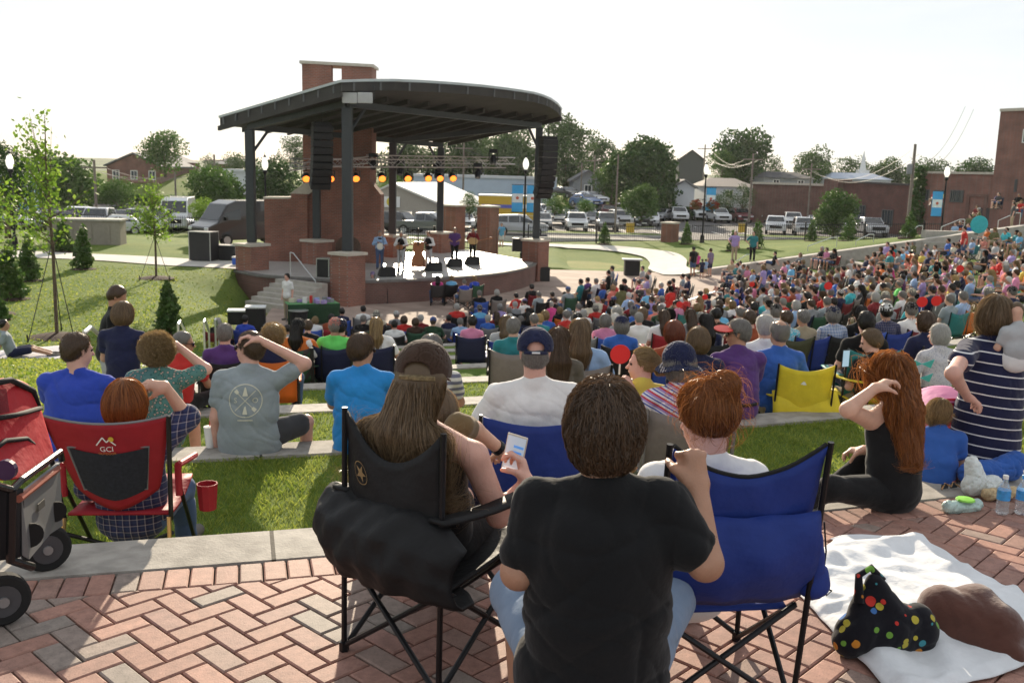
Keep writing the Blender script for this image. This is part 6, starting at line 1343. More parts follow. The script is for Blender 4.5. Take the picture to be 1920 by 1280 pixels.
# FOREGROUND PEOPLE
J=pose('sit',1.0,seat=.31,lean=3,arms='rest',legs='wide',w=1.0,head=(-4,4,0));loc,a=place(J,5,1131,802,0)
L2=lambda px_,py_,d:to_local(loc,a,P(px_,py_,d=d))
J['elR']=L2(1322,1055,2.36);J['wrR']=L2(1308,912,2.46);J['hvR']=_n(L2(1302,850,2.48)-J['wrR']);J['shR']=L2(1245,945,2.41);J['shL']=L2(1010,940,2.41)
J['elL']=L2(972,1072,2.36);J['wrL']=L2(1010,1095,2.62);J['hvL']=V3(.2,1,-.2);J['knL']=L2(972,1105,2.74);J['anL']=L2(980,1330,2.72);J['ftL']=J['anL']+V3(-.02,.15,-.04)
R_,sp,cn=person('man in plain black T-shirt seated nearest the camera, raising his right fist',J,loc,a,'black','washed denim',('full','brown'),'tan',res=.0062,fat=.14,hat=None,n_hair=9000,hair_kw=dict(vol=.002,ln=.06,jit=.9),crude=False,hands=((1.3,1.4,1.35,1.25),.3),handn=(V3(-.35,.9,0),None),thumb=(.9,.4),fold=.009,t=.014,sleeve=.70,hem=.12,skres=.0052,cut=.95,wd=.0019)
e=empty('folding_stool',(loc.x,loc.y,0),a,'low black folding stool under the man in the black T-shirt','stool');b=MB();b.box(-.2,.2,-.16,.16,.19,.205);b.build('seat',CF['black'],e)
for s in(-1,1):b=MB();b.tube([(s*.19,-.15,.01),(s*.19,.15,.19)],.01,6);b.tube([(s*.175,.15,.01),(s*.175,-.15,.19)],.01,6);b.build('leg',CHF,e)
J=pose('sit',.97,seat=.265,lean=12,arms=('phone','lap'),w=.94,head=(22,10,0));J['cap']=True;loc,a=place(J,-30,795,712,0)
L2=lambda px_,py_,d:to_local(loc,a,P(px_,py_,d=d))
J['shR']=L2(888,855,3.18);J['elR']=L2(935,965,3.22);J['wrR']=L2(988,905,3.26);J['hvR']=_n(L2(975,855,3.28)-J['wrR'])
def caphat(J,root,res):
 c=cap_obj(J,CL['brown'],root,res=.0058,vol=.008,back_open=True);R=J['R'];s=J['s'];o=lambda x,y,z:Vector(J['hd']+(R[:,0]*x+R[:,1]*y+R[:,2]*z)*s)
 b=MB();b.tube([o(x,-.012-.116*math.sqrt(1-(x/.097)**2),.010)for x in(-.06,-.04,-.02,0,.02,.04,.06)],.011,6);b.build('cap_strap',mat('glitter strap',(.20,.15,.08),.4,.4,var=.5,vs=90),root)
 b=MB();b.lathe((0,0,0),[(.011,0),(.012,.006),(.004,.012)],8);q=b.build('cap_button',CL['brown'],root);q.location=o(0,-.012,.138)
cam_woman=person('woman in brown baseball cap with very long hair and black tank top holding a phone',J,loc,a,'black','black',('long','light brown'),'pink',res=.0066,fat=.12,tank=True,hat=caphat,n_hair=6500,hair_kw=dict(vol=.042,ln=.62,jit=.22),crude=False,hands=((.55,.6,.65,.7),.4),handn=(V3(-.9,-.3,.2),None),thumb=(.9,.5),fold=.003,skres=.0058,wd=.0018)[0]
wl_,wa_=loc.copy(),a
ch1=camp_chair((-.25,3.22,0),math.radians(-40),'black','large black camp chair with thick padded back under the long haired woman',near=True,tilt=.02,skirt=.0,w_=.225,z1=.885,dip=.13)
e=ch1;b=MB()
def pch(u,v):
 x=-.33+.66*u;e_=math.sin(PI*min(1,max(0,u*.94+.03)))**.45;pr=[(-.20,.66),(-.27,.64),(-.345,.575),(-.365,.48),(-.33,.40),(-.24,.355),(-.05,.35)]
 t=v*5.999;i=int(t);f=t-i;y=pr[i][0]*(1-f)+pr[i+1][0]*f;z=pr[i][1]*(1-f)+pr[i+1][1]*f;yc,zc=-.20,.48
 w_=.012*math.sin(u*15+v*7)*math.sin(v*9+u*4)+.007*math.sin(u*37+v*13)+.006*abs(math.sin(u*21-v*17))**.5
 y=yc+(y-yc)*e_*(1+w_*6);z=zc+(z-zc)*(e_*.55+.45)*(1+w_*3)-.07*u-.02*math.sin(u*6);return(x+.01*math.sin(v*11),y,z)
b=MB();b.grid(60,40,pch);b.build('back_pouch',CF['black'],ch1,smooth=True,solid=.01)
sh=[ring2(0,0,.035,.003,28),([(.03*math.cos(PI/2+i*PI/5)*(1 if i%2==0 else .4),.03*math.sin(PI/2+i*PI/5)*(1 if i%2==0 else .4))for i in range(10)],[tuple(range(10))])]
def pj(x,z):u=.5+(-.12+x)/.45;v=(.76+z-.36)/.52;q=bsurf(u,v,.225,.36,.885,.13,.02);return(q[0],q[1]-.012,q[2])
decal('star_emblem',sh,pj,mat('faded gold print',(.22,.14,.06),.7,var=0),ch1)
pq=P(964,851,d=3.31);e=empty('mobile_phone',pq,math.radians(-12),'mobile phone with a chat on its lit screen held by the capped woman','phone')
b=MB();b.box(-.038,.038,0,.009,-.077,.077);b.build('case',mat('phone case cream',(.55,.50,.42),.4),e,bevel=.007);b=MB();b.box(-.034,.034,-.0022,-.0004,-.071,.071);sc_=b.build('screen',mat('phone screen',(.42,.50,.58),.2,var=.04,emit=.25),e)
for x0,x1_,z0,z1_,m_ in((-.006,.030,.028,.038,(.10,.28,.65)),(-.006,.026,.006,.014,(.10,.28,.65)),(-.028,.004,-.012,-.006,(.2,.22,.25)),(-.028,.020,-.028,-.022,(.3,.32,.35)),(-.028,.028,-.062,-.054,(.6,.62,.65))):b=MB();b.box(x0,x1_,-.0034,-.0024,z0,z1_);b.build('message_bubble',mat('bubble %.2f'%m_[0],m_,.3,var=0,emit=.3),sc_)
e.rotation_euler=(math.radians(12),math.radians(12),math.radians(-14))
J=pose('sit',.93,seat=.25,lean=13,arms='lap',head=(26,14,-4),w=.95);loc,a=place(J,10,1322,782,0)
person('woman with auburn hair in a bun and loose white blouse in the blue camp chair',J,loc,a,'white','denim',('bun','auburn'),'pink',res=.0066,fat=.06,n_hair=6000,hair_kw=dict(vol=.010,jit=.3),crude=True,fold=.007,t=.02,sleeve=.8,wd=.0014,eyes=True)
ch2=camp_chair((.665,3.06,0),math.radians(8),'blue','big royal blue camp chair with drooping back panel under the woman in white',near=True,skirt=-.04,w_=.235,z1=.93,dip=.10)
V_,F_=nets(lambda p:d_group(p,[prim(V3(.245,-.27,.66),V3(.275,-.24,.45),.022,.05),prim(V3(.24,-.20,.52),V3(.27,-.12,.46),.03,.04)],.05)+folds(p,.007,1.6,1.0),V3(.12,-.42,.32),V3(.42,0,.8),.009)
o=bpy.data.objects.new('side_pocket',np_mesh('side_pocket',V_,F_,CF['blue'],True));link(o,ch2)
b=MB();b.grid(20,10,lambda u,v:(lambda q:(q[0]*1.04,q[1]-.03-.05*math.sin(PI*v)-.006*math.sin(u*17+v*6),q[2]))(bsurf(u,v,.235,.40,.72,.01,.09)));b.build('back_panel',CF['blue'],ch2,smooth=True,solid=.01)
b=MB();b.tube([bsurf(i/16,1,.235,.40,.935,.10)for i in range(17)],.007,6);b.build('edge_piping',CF['black'],ch2);b=MB();b.tube([(.29,-.25,.66),(.305,-.25,.56),(.30,-.25,.45),(.325,-.24,.41),(.335,-.25,.43),(.31,-.25,.44)],.003,5);b.build('drawstring',CHF,ch2)
J=pose('sit',1.02,seat=.42,lean=8,arms='rest',w=1.08,head=(-3,6,0));J['cap']=True;loc,a=place(J,4,1003,662,-.45)
def navycap(J,root,res):
 cap_obj(J,CL['navy'],root,res=.0062,back_open=True,vol=.004);R=J['R'];o=lambda x,y,z:Vector(J['hd']+(R[:,0]*x+R[:,1]*y+R[:,2]*z))
 b=MB();b.tube([o(x,-.012-.118*math.sqrt(1-(x/.10)**2),.010)for x in(-.06,-.03,0,.03,.06)],.009,6);q=b.build('cap_strap',CL['navy'],root)
 b=MB();b.tube([o(-.022,-.141,.012),o(.022,-.141,.012)],.005,5);b.build('strap_print',mat('strap white',(.7,.7,.7),.6),q)
person('heavy man in navy baseball cap and white T-shirt in a blue chair on grass',J,loc,a,'white','khaki',('crop','grey'),'pink',res=.0072,fat=.22,hat=navycap,n_hair=1200,hair_kw=dict(vol=-.004,ln=.012),fold=.007,t=.018,sleeve=.7)
ch=camp_chair((loc.x,loc.y-.02,-.45),a,'blue','blue camp chair holding the man in navy cap and white T-shirt',near=True,skirt=.12,w_=.29,z1=.90,dip=.05)
J=pose('sit',.95,seat=.36,lean=6,arms='lap',w=.95,head=(0,10,0));loc,a=place(J,-10,822,772,-.45)
L2=lambda px_,py_,d:to_local(loc,a,P(px_,py_,d=d));J['shR']=L2(880,815,4.15);J['elR']=L2(915,850,4.3);J['wrR']=L2(948,850,4.4);J['elR']=L2(890,805,4.3);J['shR']=L2(862,800,4.1)
pw=person('woman in bronze top with black wristband, mostly hidden beyond the capped woman',J,loc,a,'bronze','denim',('bob','light brown'),'fair',res=.009,n_hair=500,sleeve=.5)[0]
b=MB();q=J['elR']*.25+J['wrR']*.75;dd=_n(J['wrR']-J['elR']);b.tube([Vector(q-dd*.012),Vector(q+dd*.012)],.036,12);b.build('wristband',BLACK,pw)
camp_chair((loc.x,loc.y,-.45),a,'navy','navy camp chair of the woman with the wristband',near=False)
J=pose('sit',.96,seat=.24,lean=9,arms=('brow','lap'),w=1.0,head=(-8,4,0));loc,a=place(J,6,238,755,-.45)
L2=lambda px_,py_,d:to_local(loc,a,P(px_,py_,d=d));J['elR']=L2(350,782,5.25);J['wrR']=L2(310,725,5.2);J['hvR']=V3(-1,.1,.1);J['shR']=L2(296,835,5.1)
person('woman with auburn bob and navy plaid shirt in the red chair',J,loc,a,'navy plaid','denim',('bob','auburn'),'fair',res=.0075,n_hair=5000,hair_kw=dict(vol=.006,jit=.12,ln=.14),long_=False,sleeve=1.0,shorts=False,fold=.007,crude=False,handn=(V3(0,.6,-.6),None),hands=((.2,.2,.25,.3),.4),t=.02)
e=empty('rocking_chair',(loc.x-.01,loc.y-.02,-.45),a,'red folding rocking chair with black mesh panel and white mountain logo','camp chair')
def rs(u,v):x=(u-.5)*2;z1=.93+.035*x*x;z0=.45+.10*abs(x)**1.5;w_=.19+.10*v**.8;z=z0+(z1-z0)*v;return(x*w_,-.16-.16*v-.035*(1-x*x),z)
b=MB();b.grid(20,16,rs);b.build('backrest',CF['red'],e,smooth=True,solid=.014)
b=MB();b.grid(12,10,lambda u,v:(lambda q:(q[0],q[1]-.012,q[2]))(rs(.5+(u-.5)*.72,.12+.55*v)));b.build('mesh_panel',mat('black mesh',(.02,.022,.03),.8,var=.3,vs=60),e,smooth=True)
b=MB();b.tube([(lambda q:(q[0],q[1]-.014,q[2]))(rs(u,v))for u,v in[(.14,.67),(.14,.12),(.86,.12),(.86,.67),(.14,.67)]],.005,5);b.tube([(lambda q:(q[0],q[1],q[2]))(rs(i/12,1))for i in range(13)],.008,5);b.build('grey_piping',CF['grey'],e)
def pjr(x,z):v=(.82+z-.47)/.47;u=.5+x/(2*(.19+.10*v**.8));q=rs(u,v);return(q[0],q[1]-.0155,q[2])
tv=text_mesh('GCI',.038);tv2=text_mesh('OUTDOOR',.016);sh=[strip2([(-.045,.012),(-.012,.055),(.004,.03),(.016,.042),(.045,.012)],.006),([(x,y-.008)for x,y in tv[0]],tv[1])]
decal('logo',sh,pjr,mat('logo white',(.75,.75,.73),.7,var=0),e);decal('logo_text',[([(x,y-.032)for x,y in tv2[0]],tv2[1])],pjr,mat('logo rust',(.5,.2,.05),.7,var=0),e)
n_=16;decal('logo_sun',[([(.026+.013*math.cos(2*PI*i/n_),.045+.013*math.sin(2*PI*i/n_))for i in range(n_)],[tuple(range(n_))])],pjr,mat('logo yellow',(.6,.42,.04),.7,var=0),e)
b=MB();b.grid(8,8,lambda u,v:((u-.5)*.5,-.17+.48*v,.42+.05*v-.03*math.sin(PI*v)));b.build('seat',CF['red'],e,smooth=True,solid=.014)
BRZ=mat('bronze tube',(.42,.27,.12),.3,.8,var=0)
for s in(-1,1):
 q=rs(0 if s<0 else 1,1);b=MB();b.tube([(s*.255,-.20,.40),q],.012,8);b.build('back_post',CHF,e)
 b=MB();b.tube([(s*.25,-.22,.42),(s*.27,-.30,.0)],.011,8);b.build('leg',BRZ,e);b=MB();b.tube([(s*.27,.32,0),(s*.28,-.12,.56)],.011,8);b.build('leg',CHF,e)
 b=MB();b.tube([(s*.28,-.12,.50),(s*.28,-.13,.66),(s*.28,.25,.60)],.018,8);b.build('armrest',CF['red'],e)
 b=MB();b.tube([(s*.26,-.2,.33),(s*-.2,.1,.05)],.011,8);b.build('cross_brace',CHF,e)
b=MB();b.lathe((.38,.06,.36),[(.045,0),(.055,.14),(.05,.14),(.04,.01)],10);b.build('cup_holder',CF['red'],e)
J=pose('sit',1.05,seat=.45,lean=-5,arms='knee',w=1.1,head=(-42,6,0));loc,a=place(J,2,146,656,-.9)
person('broad man in royal blue T-shirt with dark crew cut sitting on the wall at left',J,loc,a,'royal blue','black',('crop','brown'),'pink',res=.0095,fat=.2,n_hair=2500,hair_kw=dict(ln=.02),hem=.06,fold=.009,eyes=True)
J=pose('sit',.98,seat=.45,lean=0,arms='brow',w=1.0,head=(-5,4,0));J['elL']=J['shL']+V3(-.02,.1,-.25);J['wrL']=J['elL']+V3(.1,.2,0);loc,a=place(J,4,296,656,-.9)
person('woman with big curly blonde hair and green patterned top sitting on the wall',J,loc,a,'green patterned','denim',('curly','blonde'),'pink',res=.0095,fat=.1,n_hair=4200,hair_kw=dict(vol=-.008),crude=False,sleeve=.7,hem=.05,wd=.0022)
J=pose('sit',1.0,seat=.43,lean=-12,arms='knee',head=(-60,5,0));loc,a=place(J,-15,345,643,-1.33)
person('grey haired man in red shirt in profile, sitting on the third wall',J,loc,a,'red','black',('short','grey'),'tan',res=.012,n_hair=900,shorts=False,eyes=True,glasses=True)
J=pose('sit',1.05,seat=.45,lean=-3,arms=('head','down'),legs=('wide','sit'),w=1.08,head=(62,-2,0));loc,a=place(J,4,468,652,-.9)
J['knR']=J['hpR']+V3(.30,.22,.06);J['anR']=J['knR']+V3(-.02,.15,-.42);J['ftR']=J['anR']+V3(.03,.15,-.04)
R_,sp,cn=person('man in grey T-shirt with round pale logo, one hand behind his head',J,loc,a,'slate','dark grey',('crop','brown'),'pink',res=.0085,fat=.2,n_hair=2600,hair_kw=dict(ln=.018),hem=.08,fold=.0075,eyes=True,glasses=True,shorts=True,crude=False)
fo=(.0075,1.0,(len('man in grey T-shirt with round pale logo, one hand behind his head')*1.37)%7)
pj=sdf_proj(sp,.03,fo,0.0,J['nb'][2]-.21,.004)
sv=text_mesh('S',.055);ov=text_mesh('O',.055);rg=[ring2(0,0,.118,.006),([(x-.072,y)for x,y in sv[0]],sv[1]),([(x+.072,y)for x,y in ov[0]],ov[1]),strip2([(-.075,.075),(.075,-.075)],.005),strip2([(.075,.075),(-.075,-.075)],.005)]
rg+=[([(-.02,.035),(.02,.035),(.004,.10),(-.004,.10)],[(0,1,2,3)]),([(-.02,-.10),(.018,-.10),(.004,-.04),(-.006,-.045)],[(0,1,2,3)]),([(-.085,.065),(-.065,.085),(-.045,.062),(-.06,.045)],[(0,1,2,3)]),([(.06,-.045),(.085,-.065),(.068,-.085),(.045,-.06)],[(0,1,2,3)]),strip2([(-.055,-.145),(.055,-.145)],.008)]
decal('shirt_logo',rg,pj,mat('cream print',(.62,.60,.48),.8,var=0),R_)
J=pose('sit',1.03,seat=.45,lean=-4,arms='knee',w=1.04,head=(-38,4,0));loc,a=place(J,3,679,655,-.9)
person('man in bright sky blue T-shirt with greying brown hair sitting on the wall',J,loc,a,'bright blue','khaki',('short','brown'),'tan',res=.0092,fat=.12,n_hair=3200,hair_kw=dict(vol=.004),hem=.1,fold=.008,eyes=True,glasses=True,t=.018,sleeve=.7)
J=pose('sit',1.0,seat=.45,lean=-6,arms='knee',w=1.0,head=(-10,4,0));loc,a=place(J,0,809,655,-.9)
person('grey haired man in grey and white striped polo half hidden behind the brown cap',J,loc,a,'grey and white striped','khaki',('short','grey'),'tan',res=.0095,fat=.08,n_hair=3000,hem=.05)
J=pose('sit',.95,seat=.45,lean=-3,arms='lap',w=.9,head=(-14,2,0));loc,a=place(J,0,1048,640,-.9)
person('woman with long dark brown hair and taupe scoop back top right of the navy cap',J,loc,a,'taupe','denim',('long','brown'),'pink',res=.0095,n_hair=3000,hair_kw=dict(vol=.01,ln=.42),wd=.002)
J=pose('sit',.86,seat=.30,lean=-4,arms=('lap','phone'),w=.85,head=(75,0,0));loc,a=place(J,15,1203,682,-.45)
J['wrL']=to_local(loc,a,P(1185,735,d=6.1));J['elL']=to_local(loc,a,P(1188,765,d=6.15));J['hvL']=V3(-.2,.3,.9)
person('girl with blonde ponytail and yellow T-shirt in profile beside a red round fan',J,loc,a,'yellow','denim',('pony','blonde'),'pink',res=.0085,n_hair=2600,eyes=True,sleeve=.5,wd=.002)
J=pose('sit',.97,seat=.27,lean=6,arms='rest',w=.98,head=(10,8,0));loc,a=place(J,8,1272,682,-.45)
person('woman in navy bucket hat and red, white and blue striped blouse',J,loc,a,'red white and blue striped','denim',('bob','grey'),'fair',res=.0085,n_hair=1200,hat=lambda J,r,s:cap_obj(J,CL['navy'],r,brim=None,res=.0075,bucket=True,vol=.012,name='bucket_hat'),sleeve=.85,t=.022,fold=.008)
camp_chair((loc.x,loc.y,-.45),a,'taupe','taupe camp chair of the woman in the navy bucket hat',z1=.78,frame=CHG)
J=pose('sit',.97,seat=.45,lean=-2,arms='lap',head=(5,4,0));loc,a=place(J,5,1308,638,-.9)
person('person with full grey brown hair and dark blue top behind the bucket hat',J,loc,a,'navy','denim',('bob','light brown'),'pink',res=.0095,n_hair=2600,hair_kw=dict(ln=.08,vol=.004),sleeve=.6)
J=pose('sit',1.05,seat=.43,lean=-6,arms='knee',w=1.05,head=(72,4,0));loc,a=place(J,10,1383,624,-.9)
R_=person('elderly grey haired man in purple shirt, belt and pale jeans, in profile',J,loc,a,'purple','light blue',('short','grey'),'tan',res=.0092,fat=.08,n_hair=2400,eyes=True,glasses=True,shorts=False,fold=.008,sleeve=.8)[0]
b=MB();q=J['pel']+V3(0,0,.055);b.tube([Vector(q)+Vector((.185*math.cos(t*PI/12),-.01+.152*math.sin(t*PI/12),0))for t in range(25)],.016,6,False);b.build('belt',BLACK,R_)
J=pose('sit',1.03,seat=.40,lean=3,arms='rest',w=1.04,head=(6,2,0));loc,a=place(J,8,1460,624,-.92)
person('balding grey haired man in blue shirt seated in a bright yellow camp chair',J,loc,a,'blue','khaki',('receding','grey'),'tan',res=.0105,fat=.1,n_hair=1200,hair_kw=dict(ln=.02),sleeve=.8)
ch=camp_chair((loc.x+.18,loc.y+.0,-.92),a-.1,'yellow','bright yellow camp chair with white peak logo, left of two',near=True,skirt=.10,w_=.26,z1=.93)
b=MB();b.grid(12,8,lambda u,v:(-.29+.62*u+.10*u*(1-v),-.24-.07*math.sin(PI*v)-.01*math.sin(u*12),.26+.40*v+.02*math.sin(u*7)-.05*u*(1-v)));b.build('hanging_flap',CF['yellow'],ch,smooth=True,solid=.01)
decal('logo',[([(-.035,0),(.035,0),(.012,.03),(-.005,.035)],[(0,1,2,3)])],lambda x,z:(lambda q:(q[0],q[1]-.012,q[2]))(bsurf(.45+x/.56,.74+z/.5,.26,.36,.93)),mat('logo white',(.75,.75,.73),.7,var=0),ch)
J=pose('sit',.98,seat=.24,lean=2,arms=('lap','phone'),w=.98,head=(50,18,0));loc,a=place(J,25,1632,640,-.9)
person('woman with short brown hair and black top looking at her phone in yellow chair',J,loc,a,'black','khaki',('short','light brown'),'pink',res=.0105,n_hair=1800,hair_kw=dict(vol=.012),sleeve=.6,eyes=True)
camp_chair((loc.x,loc.y,-.9),a,'yellow','bright yellow camp chair of the woman with the phone, right of two',z1=.80)
pq=P(1586,672,d=9.1);e=empty('mobile_phone',pq,.4,'mobile phone held up by the woman in the right yellow chair','phone');b=MB();b.box(-.04,.04,0,.01,-.08,.08);b.build('case',BLACK,e,bevel=.008);b=MB();b.box(-.036,.036,-.003,-.001,-.074,.074);b.build('screen',mat('phone screen b',(.35,.50,.62),.2,emit=.3),e)
J=pose('sit',.93,seat=.50,lean=-6,arms=('lap','head'),legs='cross',w=.95,head=(10,6,0));loc,a=place(J,28,1668,706,-.50)
L2=lambda px_,py_,d:to_local(loc,a,P(px_,py_,d=d));J['elL']=L2(1590,768,5.0);J['wrL']=L2(1640,728,5.1);J['hvL']=V3(.8,-.2,.4)
J['knL']=L2(1560,915,5.05);J['anL']=L2(1480,950,5.2);J['ftL']=J['anL']+V3(-.14,.05,0)
person('woman with very long wavy auburn hair and black tank top sitting on nearest wall',J,loc,a,'black','black',('wavy','auburn'),'fair',res=.0078,fat=.05,tank=True,shorts=False,n_hair=7000,hair_kw=dict(vol=.03,ln=.50,jit=.35),crude=False,fold=.004,wd=.0026,shoes='black')
J=pose('stand',.885,lean=-2,arms=('rest','hip'),w=1.02,head=(-8,4,0));loc,a=place(J,10,1864,590,-.45)
L2=lambda px_,py_,d:to_local(loc,a,P(px_,py_,d=d));J['elL']=L2(1787,700,5.6);J['wrL']=L2(1815,745,5.95)
person('woman standing at right in a navy dress with thin white stripes, holding a baby',J,loc,a,'navy with thin white stripes','denim',('bob','light brown'),'pink',res=.0085,fat=.2,n_hair=4500,hair_kw=dict(vol=.020,ln=.20,jit=.15),dress=.46,t=.02,sleeve=.5,fold=.006,wd=.002)
J=pose('sit',.42,seat=.1,lean=0,arms='lap',head=(170,-5,0));J['hd']=J['hd']+V3(0,0,.02);loc,a=place(J,10,1906,583,d=6.3)
J['R']=Rot(150,10,0)*1.0;
person('baby with sparse hair looking over the shoulder of the woman in the striped dress',J,loc,a,'light grey','white',('crop','light brown'),'fair',res=.0085,eyes=True,shoes=None,t=.006,fold=0)
for ob in(col.objects[-1],):pass
J=pose('sit',.62,seat=.45,lean=-20,arms='lap',w=.95,head=(-35,40,0));loc,a=place(J,-20,1762,772,-.52)
person('small blonde child in blue top bending forward beside the woman with auburn curls',J,loc,a,'blue','coral',('bob','blonde'),'fair',res=.0085,n_hair=2200,hair_kw=dict(ln=.16),wd=.002)
J=pose('sit',.68,seat=.30,lean=6,arms='lap',w=.95,head=(150,30,0));loc,a=place(J,175,1795,752,-.45);J['R']=Rot(10,35,0)
person('dark haired child in pink top facing back under the pink pushchair hood',J,loc,a,'pink','coral',('short','black'),'pink',res=.0085,n_hair=900,eyes=True)
J=pose('sit',.96,seat=.40,lean=2,arms='rest',w=1.0,head=(20,4,0));loc,a=place(J,15,1759,627,-.95)
person('white haired woman in pale floral blouse behind the pink pushchair',J,loc,a,'pale floral','khaki',('bob','white'),'pink',res=.011,n_hair=2200,hair_kw=dict(vol=-.004,ln=.06),sleeve=.8,wd=.0025)
J=pose('stand',1.0,lean=-9,arms='down',head=(-10,30,0));loc,a=place(J,-70,220,556,-1.35)
person('young man in black T-shirt standing with his head bowed by the left handrails',J,loc,a,'black','light grey',('short','brown'),'tan',res=.013,n_hair=500,sleeve=.6,shorts=False)
J=pose('stand',.90,lean=2,arms='phone',head=(0,8,0));loc,a=place(J,-5,232,588,-1.1)
person('person with wavy light brown hair in navy top standing close to the bowing young man',J,loc,a,'navy','navy',('bob','light brown'),'fair',res=.013,n_hair=900,hair_kw=dict(vol=.006),hem=.1,shorts=False,wd=.003)
J=pose('sit',1.0,seat=.04,lean=18,arms='back',legs='long',head=(-10,0,0));gh=ground_hit(24,672);loc,a=place(J,-65,loc=gh);
person('man in grey blue T-shirt lounging on a blanket on the left lawn',J,loc,a,'slate','navy',('short','dark'),'tan',res=.018,sleeve=.6)
e=empty('picnic_blanket',(loc.x+.25,loc.y+.3,loc.z+.03),-.9,'pale patterned picnic blanket under the lounging man on the left lawn','blanket');b=MB();b.grid(10,8,lambda u,v:(-.9+1.8*u,-.9+1.9*v,.02*math.sin(u*9)*math.cos(v*8)));b.build('cloth',CL['pale floral'],e,smooth=True,solid=.01)
